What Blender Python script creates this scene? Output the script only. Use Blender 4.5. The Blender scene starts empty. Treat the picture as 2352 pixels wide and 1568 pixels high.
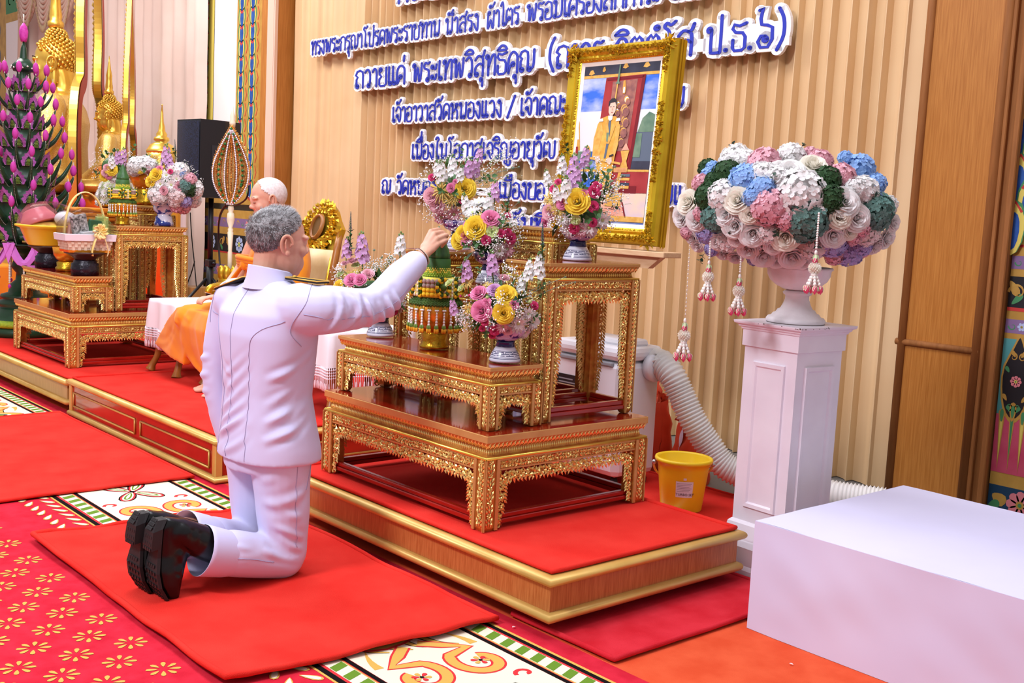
import bpy, math, random
import numpy as np
from mathutils import Matrix, Vector, Quaternion, noise
random.seed(7)
SC = bpy.context.scene
COL = SC.collection
PI = math.pi
# ------------------------------------------------------------------ camera
F_PX = 2562.0
CAM_H = 1.30
PITCH, ROLL, YAW = math.radians(6.786), math.radians(2.845), math.radians(-48.65)
def _rot():
    cp, sp, cr, sr = math.cos(PITCH), math.sin(PITCH), math.cos(ROLL), math.sin(ROLL)
    rx = np.array([[1, 0, 0], [0, cp, -sp], [0, sp, cp]])
    rz = np.array([[cr, -sr, 0], [sr, cr, 0], [0, 0, 1]])
    w = np.stack([[math.cos(YAW), 0, math.sin(YAW)], [-math.sin(YAW), 0, math.cos(YAW)], [0, -1, 0]], 1)
    return rz @ rx @ w
W2C = _rot()
cam = bpy.data.cameras.new('camera')
cam_o = bpy.data.objects.new('camera', cam)
COL.objects.link(cam_o)
rt, dn, fw = W2C[0], W2C[1], W2C[2]
m4 = Matrix.Identity(4)
for i in range(3):
    m4[i][0] = rt[i]; m4[i][1] = -dn[i]; m4[i][2] = -fw[i]
m4[2][3] = CAM_H
cam_o.matrix_world = m4
cam.sensor_width = 36.0
cam.lens = F_PX / 2352 * 36.0
cam.clip_end = 100
SC.camera = cam_o
# a sight line of the survey: the point at photo position (x, y) on the plane Y / X / Z = value
def _ray(x, y):
    return W2C.T @ np.array([(x - 1176) / F_PX, (y - 784) / F_PX, 1.0])
def atY(x, y, Y):
    d = _ray(x, y); t = Y / d[1]
    return Vector((d[0] * t, Y, CAM_H + d[2] * t))
def atX(x, y, X):
    d = _ray(x, y); t = X / d[0]
    return Vector((X, d[1] * t, CAM_H + d[2] * t))
def atZ(x, y, z):
    d = _ray(x, y); t = (z - CAM_H) / d[2]
    return Vector((d[0] * t, d[1] * t, z))
# ------------------------------------------------------------------ view, world, lamps
SC.view_settings.view_transform = 'Standard'
SC.view_settings.look = 'None'
SC.view_settings.gamma = 1.0
SC.view_settings.exposure = 0.0
SC.view_settings.use_curve_mapping = False
SC.cycles.max_bounces = 6
SC.cycles.diffuse_bounces = 2
SC.cycles.glossy_bounces = 3
SC.cycles.transmission_bounces = 6
SC.cycles.transparent_max_bounces = 8
SC.cycles.caustics_reflective = False
SC.cycles.caustics_refractive = False
SC.cycles.sample_clamp_indirect = 3.0
SC.cycles.use_denoising = True
wd = bpy.data.worlds.new('hall_light')
SC.world = wd
wd.use_nodes = True
_n = wd.node_tree.nodes; _l = wd.node_tree.links
_bg = _n['Background']
_tc = _n.new('ShaderNodeTexCoord'); _sx = _n.new('ShaderNodeSeparateXYZ'); _cr = _n.new('ShaderNodeValToRGB')
_mp = _n.new('ShaderNodeMapRange')
_mp.inputs[1].default_value = -1; _mp.inputs[2].default_value = 1
_l.new(_tc.outputs['Generated'], _sx.inputs[0]); _l.new(_sx.outputs['Z'], _mp.inputs[0])
_l.new(_mp.outputs[0], _cr.inputs[0]); _l.new(_cr.outputs[0], _bg.inputs[0])
_e = _cr.color_ramp.elements
_e[0].position = 0.0; _e[0].color = (0.36, 0.24, 0.24, 1)
_e[1].position = 1.0; _e[1].color = (1.0, 0.98, 1.0, 1)
for p, c in ((0.45, (0.5, 0.38, 0.36, 1)), (0.52, (0.78, 0.72, 0.72, 1)), (0.68, (0.9, 0.88, 0.92, 1))):
    k = _e.new(p); k.color = c
_bg.inputs[1].default_value = 0.52
def area(name, loc, target, sx, sy, power, col=(1, 1, 1)):
    l = bpy.data.lights.new(name, 'AREA'); l.shape = 'RECTANGLE'; l.size = sx; l.size_y = sy
    l.energy = power; l.color = col
    o = bpy.data.objects.new(name, l); COL.objects.link(o); o.location = loc
    o.rotation_euler = (Vector(target) - Vector(loc)).to_track_quat('-Z', 'Y').to_euler()
    return o
# ceiling spot bank over the guests, and the hall's ceiling panels
area('ceiling_spot_bank', (-3.0, -1.6, 4.3), (-3.9, 3.0, 0.6), 1.2, 0.8, 215, (0.90, 0.91, 1.0))
area('ceiling_lamp', (-5.4, 2.4, 4.6), (-5.4, 2.6, 0), 3.2, 1.6, 125, (0.90, 0.91, 1.0))
area('ceiling_lamp', (-2.3, 2.2, 4.6), (-2.3, 2.4, 0), 2.4, 1.6, 80, (0.88, 0.89, 1.0))
area('ceiling_lamp', (-10.5, 2.2, 4.8), (-10.8, 3.2, 1.0), 3.2, 1.6, 270, (1.0, 0.97, 0.95))
# ------------------------------------------------------------------ materials
def lin(c):
    if len(c) == 4: return c
    r = []
    for v in c:
        v = v / 255.0
        r.append(v / 12.92 if v <= 0.04045 else ((v + 0.055) / 1.055) ** 2.4)
    return (*r, 1.0)
MATS = {}
def mat(name, col, rough=0.6, metal=0.0, col2=None, nscale=8.0, stretch=(1, 1, 1), bump=0.0, bscale=60.0, detail=3.0,
        spec=0.5, emit=0.0, alpha=1.0, trans=0.0, sheen=0.0, sharp=(0.35, 0.65), coat=0.0, sss=0.0, btype='noise', bdist=0.01, ior=1.45):
    if name in MATS: return MATS[name]
    m = bpy.data.materials.new(name); m.use_nodes = True
    nt = m.node_tree; N = nt.nodes; L = nt.links
    b = N['Principled BSDF']
    b.inputs['Base Color'].default_value = lin(col)
    b.inputs['Roughness'].default_value = rough
    b.inputs['Metallic'].default_value = metal
    b.inputs['Specular IOR Level'].default_value = spec
    b.inputs['IOR'].default_value = ior
    if coat: b.inputs['Coat Weight'].default_value = coat; b.inputs['Coat Roughness'].default_value = 0.08
    if sheen: b.inputs['Sheen Weight'].default_value = sheen; b.inputs['Sheen Roughness'].default_value = 0.5
    if trans: b.inputs['Transmission Weight'].default_value = trans
    if alpha < 1: b.inputs['Alpha'].default_value = alpha
    if sss:
        b.inputs['Subsurface Weight'].default_value = sss
        b.inputs['Subsurface Radius'].default_value = (0.012, 0.005, 0.003)
        b.inputs['Subsurface Scale'].default_value = 1.0
    if emit:
        b.inputs['Emission Color'].default_value = lin(col); b.inputs['Emission Strength'].default_value = emit
    if col2 is not None or bump:
        tc = N.new('ShaderNodeTexCoord'); mp = N.new('ShaderNodeMapping'); mp.inputs['Scale'].default_value = stretch
        L.new(tc.outputs['Object'], mp.inputs['Vector'])
        if col2 is not None:
            nz = N.new('ShaderNodeTexNoise'); nz.inputs['Scale'].default_value = nscale; nz.inputs['Detail'].default_value = detail
            L.new(mp.outputs[0], nz.inputs['Vector'])
            rp = N.new('ShaderNodeValToRGB'); rp.color_ramp.elements[0].position = sharp[0]; rp.color_ramp.elements[1].position = sharp[1]
            rp.color_ramp.elements[0].color = lin(col); rp.color_ramp.elements[1].color = lin(col2)
            L.new(nz.outputs[0], rp.inputs[0]); L.new(rp.outputs[0], b.inputs['Base Color'])
        if bump:
            if btype == 'voronoi':
                bz = N.new('ShaderNodeTexVoronoi'); bz.inputs['Scale'].default_value = bscale
            else:
                bz = N.new('ShaderNodeTexNoise'); bz.inputs['Scale'].default_value = bscale; bz.inputs['Detail'].default_value = 2.0
            L.new(mp.outputs[0], bz.inputs['Vector'])
            bp = N.new('ShaderNodeBump'); bp.inputs['Strength'].default_value = bump; bp.inputs['Distance'].default_value = bdist
            L.new(bz.outputs[0], bp.inputs['Height']); L.new(bp.outputs[0], b.inputs['Normal'])
    MATS[name] = m
    return m
def wood(name, c1, c2, stretch=(14, 14, 1.2), rough=0.4, bump=0.05):
    return mat(name, c1, rough, 0, c2, 6.0, stretch, bump, 9.0, 5.0, sharp=(0.3, 0.7), bdist=0.003)
# ------------------------------------------------------------------ mesh building
class MB:
    def __init__(s):
        s.v = []; s.f = []; s.mi = []; s.sm = []; s.xf = None
    def add(s, vs, fs, mi=0, smooth=True):
        o = len(s.v)
        if s.xf is not None: vs = [s.xf @ Vector(p) for p in vs]
        s.v.extend([tuple(p) for p in vs])
        for f in fs:
            s.f.append([i + o for i in f]); s.mi.append(mi); s.sm.append(smooth)
        return s
    def box(s, x0, x1, y0, y1, z0, z1, mi=0, bev=0.0):
        if bev <= 0:
            v = [(x, y, z) for z in (z0, z1) for y in (y0, y1) for x in (x0, x1)]
            return s.add(v, [(0, 2, 3, 1), (4, 5, 7, 6), (0, 1, 5, 4), (2, 6, 7, 3), (0, 4, 6, 2), (1, 3, 7, 5)], mi, False)
        b = bev
        rings = []
        def ring(ins, z): 
            c = max(b - ins, 0) if False else b
            i = ins
            return [(x0 + i + (b - i), y0 + i, z), (x1 - b, y0 + i, z), (x1 - i, y0 + b, z), (x1 - i, y1 - b, z),
                    (x1 - b, y1 - i, z), (x0 + b, y1 - i, z), (x0 + i, y1 - b, z), (x0 + i, y0 + b, z)]
        R = [ring(b * .999, z0), ring(b * .3, z0 + b * .3), ring(0, z0 + b), ring(0, z1 - b), ring(b * .3, z1 - b * .3), ring(b * .999, z1)]
        return s.loft(R, mi, True, False)
    def loft(s, R, mi=0, cap=True, smooth=True, closed=True):
        n = len(R[0]); vs = [p for r in R for p in r]; fs = []
        for i in range(len(R) - 1):
            for j in range(n if closed else n - 1):
                a = i * n + j; b = i * n + (j + 1) % n
                fs.append((a, b, b + n, a + n))
        if cap:
            fs.append(tuple(range(n - 1, -1, -1))); fs.append(tuple(range((len(R) - 1) * n, len(R) * n)))
        return s.add(vs, fs, mi, smooth)
    def tube(s, pts, r, n=8, mi=0, cap=True, smooth=True, flat=1.0, up=None):
        P = [Vector(p) for p in pts]; m = len(P)
        rr = r if isinstance(r, (list, tuple)) else [r] * m
        T = []
        for i in range(m):
            t = P[min(i + 1, m - 1)] - P[max(i - 1, 0)]
            T.append(t.normalized() if t.length > 1e-9 else Vector((0, 0, 1)))
        u = Vector(up) if up else (Vector((0, 0, 1)) if abs(T[0].z) < 0.9 else Vector((1, 0, 0)))
        R = []
        for i in range(m):
            u = u - T[i] * u.dot(T[i])
            if u.length < 1e-6: u = T[i].orthogonal()
            u.normalize(); w = T[i].cross(u)
            R.append([P[i] + (u * math.cos(2 * PI * k / n) * flat + w * math.sin(2 * PI * k / n)) * rr[i] for k in range(n)])
        return s.loft(R, mi, cap, smooth)
    def lathe(s, prof, n=32, c=(0, 0, 0), mi=0, smooth=True, cap=True, flute=0, famp=0.0):
        R = []
        for r, z in prof:
            R.append([(c[0] + r * (1 + (famp * abs(math.sin(flute * k * PI / n)) if flute else 0)) * math.cos(2 * PI * k / n),
                       c[1] + r * (1 + (famp * abs(math.sin(flute * k * PI / n)) if flute else 0)) * math.sin(2 * PI * k / n), c[2] + z) for k in range(n)])
        return s.loft(R, mi, cap, smooth)
    def ell(s, c, r, n=10, m=7, mi=0, rot=None, smooth=True):
        if not isinstance(r, (tuple, list)): r = (r, r, r)
        vs = [Vector((0, 0, -r[2]))]; fs = []
        for i in range(1, m):
            a = -PI / 2 + PI * i / m
            for j in range(n):
                b = 2 * PI * j / n
                vs.append(Vector((r[0] * math.cos(a) * math.cos(b), r[1] * math.cos(a) * math.sin(b), r[2] * math.sin(a))))
        vs.append(Vector((0, 0, r[2])))
        for j in range(n):
            fs.append((0, 1 + (j + 1) % n, 1 + j))
            fs.append((len(vs) - 1, 1 + (m - 2) * n + j, 1 + (m - 2) * n + (j + 1) % n))
        for i in range(m - 2):
            for j in range(n):
                a = 1 + i * n + j; b = 1 + i * n + (j + 1) % n
                fs.append((a, b, b + n, a + n))
        c = Vector(c)
        vs = [c + (rot @ p if rot is not None else p) for p in vs]
        return s.add(vs, fs, mi, smooth)
    def octa(s, c, r, mi=0):
        x, y, z = c
        return s.add([(x - r, y, z), (x + r, y, z), (x, y - r, z), (x, y + r, z), (x, y, z - r), (x, y, z + r)],
                     [(0, 2, 5), (2, 1, 5), (1, 3, 5), (3, 0, 5), (2, 0, 4), (1, 2, 4), (3, 1, 4), (0, 3, 4)], mi, True)
    def grid(s, fn, nu, nv, mi=0, smooth=True, wrap=False):
        vs = [fn(i / nu, j / nv) for i in range(nu + 1) for j in range(nv + 1)]
        fs = [(i * (nv + 1) + j, (i + 1) * (nv + 1) + j, (i + 1) * (nv + 1) + j + 1, i * (nv + 1) + j + 1) for i in range(nu) for j in range(nv)]
        return s.add(vs, fs, mi, smooth)
    def poly(s, pts, mi=0):
        return s.add(pts, [tuple(range(len(pts)))], mi, False)
    def prism(s, pts, d, mi=0, mi_side=None, smooth=False):
        d = Vector(d); n = len(pts); P = [Vector(p) for p in pts]; Q = [p + d for p in P]
        s.add(P, [tuple(range(n - 1, -1, -1))], mi, False); s.add(Q, [tuple(range(n))], mi, False)
        return s.add(P + Q, [(i, (i + 1) % n, n + (i + 1) % n, n + i) for i in range(n)], mi if mi_side is None else mi_side, smooth)
    def mesh(s, name, mats):
        me = bpy.data.meshes.new(name)
        me.from_pydata(s.v, [], s.f)
        if not isinstance(mats, (list, tuple)): mats = [mats]
        for m in mats: me.materials.append(m)
        me.polygons.foreach_set('material_index', s.mi)
        me.polygons.foreach_set('use_smooth', s.sm)
        me.update()
        return me
    def obj(s, name, mats, parent=None, loc=None, rotz=0.0):
        return put(s.mesh(name, mats), name, parent, loc, rotz)
def put(me, name, parent=None, loc=None, rotz=0.0):
    o = bpy.data.objects.new(name, me); COL.objects.link(o)
    if parent is not None: o.parent = parent
    if loc is not None: o.location = loc
    if rotz: o.rotation_euler = (0, 0, rotz)
    return o
def tag(o, label, cat, group=None, kind=None):
    o['label'] = label; o['category'] = cat
    if group: o['group'] = group
    if kind: o['kind'] = kind
    return o
def thing(name, label, cat, loc=(0, 0, 0), rotz=0.0, group=None):
    o = bpy.data.objects.new(name, None); COL.objects.link(o)
    o.location = loc; o.rotation_euler = (0, 0, rotz); o.empty_display_size = 0.05
    return tag(o, label, cat, group)
def struct(o):
    o['kind'] = 'structure'; return o
def dup(root, loc, rotz=0.0, label=None):
    r = root.copy(); COL.objects.link(r); r.location = loc; r.rotation_euler = (0, 0, rotz)
    if label: r['label'] = label
    for ch in list(root.children):
        c = ch.copy(); COL.objects.link(c); c.parent = r
        for g in list(ch.children):
            d = g.copy(); COL.objects.link(d); d.parent = c
    return r
def rnd(a, b): return a + (b - a) * random.random()
def basis(n, spin=0.0):
    n = Vector(n).normalized()
    q = n.to_track_quat('Z', 'Y').to_matrix()
    return q @ Matrix.Rotation(spin, 3, 'Z')
def spline(P, k=6):
    P = [Vector(p) for p in P]; out = []
    for i in range(len(P) - 1):
        a = P[max(i - 1, 0)]; b = P[i]; c = P[i + 1]; d = P[min(i + 2, len(P) - 1)]
        for t in range(k):
            u = t / k
            out.append(0.5 * ((2 * b) + (c - a) * u + (2 * a - 5 * b + 4 * c - d) * u * u + (3 * b - a - 3 * c + d) * u ** 3))
    out.append(P[-1]); return out
def evald(me, mods):
    o = bpy.data.objects.new('work', me); COL.objects.link(o)
    for ty, kw in mods:
        md = o.modifiers.new(ty, ty)
        for a, b in kw.items(): setattr(md, a, b)
    dg = bpy.context.evaluated_depsgraph_get(); dg.update()
    out = bpy.data.meshes.new_from_object(o.evaluated_get(dg), depsgraph=dg)
    bpy.data.objects.remove(o); return out
def fuse(mb, name, mats, voxel=0.006, smooth=6, fac=0.5):
    """one continuous surface out of overlapping closed volumes"""
    me = mb.mesh(name, mats)
    r = evald(me, [('REMESH', dict(mode='VOXEL', voxel_size=voxel, use_smooth_shade=True)), ('SMOOTH', dict(factor=fac, iterations=smooth))])
    r.name = name
    r.materials.clear()
    for m in (mats if isinstance(mats, (list, tuple)) else [mats]): r.materials.append(m)
    return r
def coords(me):
    a = np.empty(len(me.vertices) * 3, np.float64); me.vertices.foreach_get('co', a); return a.reshape(-1, 3)
def normals(me):
    a = np.empty(len(me.vertices) * 3, np.float64); me.vertices.foreach_get('normal', a); return a.reshape(-1, 3)
def setco(me, c):
    me.vertices.foreach_set('co', c.reshape(-1)); me.update()
def folds(me, L):
    """push cloth out along ridges; each fold is (points, width, height)"""
    c = coords(me); n = normals(me); d = np.zeros(len(c))
    for pts, w, h in L:
        P = [np.array(p) for p in spline(pts, 5)]
        best = np.full(len(c), 1e9); tt = np.zeros(len(c))
        for i in range(len(P) - 1):
            ab = P[i + 1] - P[i]; t = np.clip(((c - P[i]) @ ab) / max(ab @ ab, 1e-12), 0, 1)
            q = np.linalg.norm(c - (P[i] + t[:, None] * ab), axis=1)
            k = q < best; best[k] = q[k]; tt[k] = ((i + t) / (len(P) - 1))[k]
        fade = np.clip(np.minimum(tt, 1 - tt) * 4 + 0.05, 0, 1)
        x = best / w
        d += h * fade * (np.exp(-x * x) - 0.45 * np.exp(-((x - 1.8) ** 2)))
    setco(me, c + n * d[:, None])
# ================================================================== palette
CRIM = mat('crimson_carpet', (196, 30, 50), 0.95, col2=(212, 42, 62), nscale=14, bump=0.25, bscale=420, bdist=0.004, spec=0.1)
REDC = mat('red_carpet', (224, 46, 38), 0.95, col2=(232, 58, 48), nscale=5, bump=0.35, bscale=380, bdist=0.005, spec=0.1)
ORNC = mat('orange_carpet', (214, 78, 44), 0.95, col2=(224, 92, 56), nscale=9, bump=0.25, bscale=300, bdist=0.004, spec=0.1)
MATC = mat('rose_red_carpet', (200, 32, 44), 0.95, col2=(214, 48, 60), nscale=7, bump=0.35, bscale=350, bdist=0.005, spec=0.1)
CREAM = mat('cream_wool', (234, 225, 200), 0.95, bump=0.2, bscale=400, bdist=0.003, spec=0.1)
OCHRE = mat('ochre_wool', (214, 170, 84), 0.95, spec=0.1)
BLACKW = mat('black_wool', (22, 16, 18), 0.95, spec=0.1)
GREENW = mat('green_wool', (104, 140, 46), 0.95, spec=0.1)
REDW = mat('red_wool', (214, 56, 60), 0.95, spec=0.1)
TAN = mat('tan_satin', (224, 186, 138), 0.55, col2=(230, 196, 150), nscale=2, spec=0.35)
PINKD = mat('blush_satin', (232, 204, 190), 0.5, col2=(238, 214, 202), nscale=2, spec=0.35)
WOODP = wood('oak_panel', (164, 100, 38), (190, 126, 58), (22, 22, 0.8), 0.35)
WOODT = wood('oak_trim', (136, 82, 34), (156, 98, 46), (10, 10, 1.0), 0.75)
WOODF = wood('stage_veneer', (168, 98, 46), (196, 128, 70), (26, 26, 2.2), 0.35)
WOODL = wood('stage_veneer_pale', (182, 138, 76), (200, 158, 94), (26, 26, 2.2), 0.35)
GOLDP = mat('gold_paint', (208, 164, 84), 0.38, 0.25, col2=(220, 180, 100), nscale=6, spec=0.5)
WALLW = mat('white_wall', (244, 238, 236), 0.8)
GREYF = mat('grey_floor', (120, 116, 112), 0.7)
REDL = mat('red_lacquer', (150, 22, 14), 0.22, 0, col2=(176, 34, 20), nscale=4, coat=0.6)
DARKW = mat('dark_block_wood', (74, 40, 22), 0.7)
# ------------------------------------------------------------------ floor with its woven pattern
def ribbon(mb, pts, w, z, mi, taper=None, closed=False):
    P = [Vector((p[0], p[1])) for p in pts]; n = len(P); vs = []
    for i in range(n):
        a = P[(i - 1) % n] if closed else P[max(i - 1, 0)]; b = P[(i + 1) % n] if closed else P[min(i + 1, n - 1)]
        t = (b - a); t = t.normalized() if t.length > 1e-9 else Vector((1, 0)); k = Vector((-t.y, t.x))
        h = (w if taper is None else w * taper(i / (n - 1))) / 2
        vs += [(P[i].x + k.x * h, P[i].y + k.y * h, z), (P[i].x - k.x * h, P[i].y - k.y * h, z)]
    m = n if closed else n - 1
    mb.add(vs, [(2 * i, 2 * i + 1, 2 * ((i + 1) % n) + 1, 2 * ((i + 1) % n)) for i in range(m)], mi, False)
def blob(mb, c, ang, l, w, z, mi, n=10, tip=0.6):
    ca, sa = math.cos(ang), math.sin(ang); pts = []
    for k in range(n):
        t = 2 * PI * k / n; x = math.cos(t) * l / 2; y = math.sin(t) * w / 2 * (1 + tip * math.cos(t)) / (1 + tip * .3)
        pts.append((c[0] + x * ca - y * sa, c[1] + x * sa + y * ca, z))
    mb.poly(pts, mi)
def spiral(c, r0, r1, a0, a1, n=26):
    return [(c[0] + (r0 + (r1 - r0) * i / n) * math.cos(a0 + (a1 - a0) * i / n), c[1] + (r0 + (r1 - r0) * i / n) * math.sin(a0 + (a1 - a0) * i / n)) for i in range(n + 1)]
fl = MB()
fl.box(-20, 1.5, -1.0, 2.305, -0.05, 0.0, 0)
fl.box(-20, 1.5, 2.305, 4.0, -0.05, 0.0, 5)
fl.box(-20, 1.5, 4.0, 6.5, -0.05, 0.0, 6)
for k in range(0, 10):
    y = 1.25 - 0.0782 * k
    for i in range(-12, 4):
        x = -3.022 + 0.2235 * i - (0.112 if k % 2 else 0)
        if not (-5.3 < x < -2.3): continue
        for a in range(8):
            t = PI / 8 + a * PI / 4
            blob(fl, (x + 0.031 * math.cos(t), y + 0.031 * math.sin(t)), t, 0.032, 0.0145, 0.0012, 2)
X0, X1 = -8.6, -1.35
def band(y0, y1, z, mi): fl.poly([(X0, y0, z), (X1, y0, z), (X1, y1, z), (X0, y1, z)], mi)
band(1.585, 2.225, 0.0008, 2); band(1.593, 1.612, 0.0014, 3); band(2.195, 2.213, 0.0014, 3)
band(1.612, 2.195, 0.0016, 4); band(1.622, 1.676, 0.002, 1); band(2.130, 2.186, 0.002, 1)
band(1.676, 2.130, 0.0022, 2); band(1.680, 2.124, 0.0024, 4)
band(1.683, 1.699, 0.0026, 3); band(2.105, 2.121, 0.0026, 3); band(1.700, 2.104, 0.0028, 1)
x = X0
while x < X1 - 0.1:
    for (ya, yb, s) in ((1.624, 1.674, 1), (2.132, 2.184, 1)):
        fl.poly([(x, ya, .0026), (x + .034, ya, .0026), (x + .034 - .018 * s, yb, .0026), (x - .018 * s, yb, .0026)], 5 + 2)
    x += 0.068
x = X0
while x < -2.4:
    for s in (-1, 1):
        c = (x, 1.517 + s * 0.035); a = 0.6 * s + (PI if False else 0)
        blob(fl, c, a, 0.075, 0.03, 0.0014, 2); blob(fl, c, a, 0.062, 0.02, 0.0018, 1)
    x += 0.075
def motif(cx, cy):
    z = 0.0032
    for a in range(4):
        t = PI / 4 + a * PI / 2
        for (l, w, m, dz) in ((0.165, 0.075, 3, 0), (0.155, 0.062, 4, .0002), (0.135, 0.045, 1, .0004), (0.11, 0.03, 7, .0006), (.08, .014, 1, .0008)):
            blob(fl, (cx + 0.075 * math.cos(t) * 1.25, cy + 0.075 * math.sin(t) * .8), math.atan2(.8 * math.sin(t), 1.25 * math.cos(t)), l, w, z + dz, m, 14, 0.3)
    blob(fl, (cx, cy), 0, 0.03, 0.03, z + .001, 3)
    for sx in (-1, 1):
        for sy in (-1, 1):
            c = (cx + sx * 0.31, cy + sy * 0.105)
            P = spiral(c, 0.03, 0.085, 0.5, 0.5 + 1.62 * PI, 28)
            P = [(c[0] + (p[0] - c[0]) * sx * 1.15, c[1] + (p[1] - c[1]) * sy) for p in P]
            P += [(cx + sx * (0.36 + .05 * k), cy + sy * (0.19 - 0.055 * k)) for k in range(1, 4)]
            ribbon(fl, P, 0.046, z, 4); ribbon(fl, P, 0.032, z + .0003, 2)
            for a in range(6):
                blob(fl, (c[0] + .017 * math.cos(a * PI / 3), c[1] + .017 * math.sin(a * PI / 3)), a * PI / 3, .024, .016, z + .0006, 2 if a % 2 else 4)
            blob(fl, c, 0, .014, .014, z + .0009, 3)
            d = (cx + sx * 0.17, cy + sy * 0.155)
            ribbon(fl, spiral(d, .006, .032, 0, 1.5 * PI, 12), 0.014, z, 4)
            ribbon(fl, [(cx + sx * (.42 + .03 * k), cy + sy * (.17 - .002 * k * k)) for k in range(5)], 0.03, z, 2, lambda t: 1 - t * .9)
    px = cx + 0.64
    for k, (l, w, m, dz) in enumerate(((0.34, .2, 4, 0), (0.32, .18, 2, .0002), (.2, .12, 1, .0005), (.16, .09, 3, .0007), (.12, .06, 7, .0009), (.07, .03, 2, .0011))):
        blob(fl, (px, cy - .01), PI / 2, l, w, z + dz, m, 16, -0.4)
    for s in (-1, 1):
        for k in range(4):
            P = [(px + s * .03, cy - .1 + .05 * k), (px + s * (.09 + .02 * k), cy - .13 + .07 * k), (px + s * (.14 + .02 * k), cy - .08 + .07 * k)]
            P = [(p.x, p.y) for p in spline([(*q, 0) for q in P], 5)]
            ribbon(fl, P, .04, z - .0004, 4, lambda t: 1 - .8 * t); ribbon(fl, P, .026, z - .0002, 2, lambda t: 1 - .8 * t)
for k in range(-3, 2): motif(-3.32 + 1.28 * k, 1.902)
struct(fl.obj('floor', [CRIM, CREAM, OCHRE, BLACKW, REDW, ORNC, GREYF, GREENW]))
# ------------------------------------------------------------------ loose rugs
def rug(name, label, x0, x1, y0, y1, z0, th, m, rough=0.0, edge=0.012, seed=0, skew=0.0, hole=None, rc=0.03):
    cx, cy = (x0 + x1) / 2, (y0 + y1) / 2; w, d = (x1 - x0) / 2, (y1 - y0) / 2
    t = thing(name, label, 'carpet', (cx, cy, z0))
    def wav(x, y): return rough * (noise.noise(Vector((x * 2.2 + seed, y * 5.0, seed))) + 0.35 * noise.noise(Vector((x * 6, y * 14, seed + 3))))
    def wob(x, y):
        return (x + skew * (y / d if d else 0) + rough * 1.2 * noise.noise(Vector((y * 3, seed + 9, 1))) * (abs(x) / w) ** 6,
                y + rough * 2.0 * noise.noise(Vector((x * 2.6, seed + 5, 0))) * (abs(y) / d) ** 6)
    mb = MB(); nu, nv = max(8, int(w * 24)), max(8, int(d * 24))
    def top(u, v):
        x, y = (2 * u - 1) * w, (2 * v - 1) * d; a, b = wob(x, y); return (a, b, th + max(-th * .5, wav(x, y) + rough * .7))
    mb.grid(top, nu, nv, 0)
    mb.obj('pile', m, t)
    P = []
    for i in range(121):
        s = i / 120 * 4; k = int(s) % 4; f = s - int(s)
        x, y = [((2 * f - 1) * w, -d), (w, (2 * f - 1) * d), ((1 - 2 * f) * w, d), (-w, (1 - 2 * f) * d)][k]
        a, b = wob(x, y); P.append((a, b, max(edge, th * .6) + max(0, wav(x, y) + rough * .7)))
    e = MB(); e.tube(P, edge, 8, 0, False); e.obj('bound_edge', m, t)
    return t
rug('carpet_runner', 'wide plain red carpet runner in front of the panelled platform at left', -6.42, -4.69, 0.7, 2.225, 0.003, 0.009, REDC, 0.004, 0.008, 2)
rug('carpet', 'crumpled bright red carpet under the kneeling man', -4.10, -2.57, 1.335, 2.232, 0.005, 0.012, REDC, 0.013, 0.010, 5, 0.03)
rug('carpet', 'darker red carpet laid beneath the right end of the wooden platform', -2.56, -2.115, 2.315, 3.25, 0.003, 0.010, MATC, 0.003, 0.009, 8)
rug('carpet', 'red carpet on the floor behind the platform, under the yellow bucket', -3.9, -2.5, 3.26, 4.2, 0.002, 0.008, REDC, 0.003, 0.008, 11)
# ------------------------------------------------------------------ platforms
def moulding(mb, x0, x1, y0, y1, z, r, sides='frbl', out=0.012, mi=0):
    """half-round gold nosing around a platform"""
    prof = [(-0.02, r)] + [(out * 0.2 + (out + r * .6) * math.cos(a), r * math.sin(a)) for a in [PI / 2 - PI * k / 8 for k in range(9)]] + [(-0.02, -r)]
    C4 = [(x0, y0), (x1, y0), (x1, y1), (x0, y1)]; D4 = [(-1, -1), (1, -1), (1, 1), (-1, 1)]
    R = [[(c[0] + d[0] * p[0], c[1] + d[1] * p[0], z + p[1]) for p in prof] for c, d in zip(C4 + C4[:1], D4 + D4[:1])]
    mb.loft(R, mi, False, True, False)
def platform(name, label, x0, x1, y0, y1, z0, z1, wmat, blocks=True, rz=0.0):
    t = thing(name, label, 'platform', (x0, y0, 0)); w, d = x1 - x0, y1 - y0
    b = MB(); b.box(0.012, w - 0.012, 0.012, d - 0.012, z0 + .004, z1 - .004); b.obj('panel_body', wmat, t)
    a = MB(); moulding(a, 0.012, w - .012, .012, d - .012, z1 - .017, .017); a.obj('top_moulding', GOLDP, t)
    a = MB(); moulding(a, 0.012, w - .012, .012, d - .012, z0 + .017, .017, out=.008); a.obj('base_moulding', GOLDP, t)
    if blocks:
        for bx in (0.25, w * .5, w - .14):
            for by in (.2, d - .2):
                k = MB(); k.box(bx - .06, bx + .06, by - .045, by + .045, 0, z0 + .004); k.obj('support_block', DARKW, t)
    return t
platform('stage_platform', 'low wood-veneer platform with gold nosing under the right altar tables', -3.93, -2.352, 2.275, 3.215, 0.048, 0.198, WOODF)
rug('platform_carpet', 'red carpet fitted on the wood-veneer platform under the right altar tables', -3.925, -2.372, 2.297, 3.195, 0.198, 0.008, REDC, 0.0015, 0.009, 3)
platform('stage_platform', 'low pale-wood platform with gold nosing under the left altar tables', -10.4, -6.425, 2.262, 4.4, 0.048, 0.196, WOODL)
rug('platform_carpet', 'red carpet fitted on the pale-wood platform under the left altar tables', -10.39, -6.42, 2.285, 4.38, 0.196, 0.008, REDC, 0.001, 0.008, 4)
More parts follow.
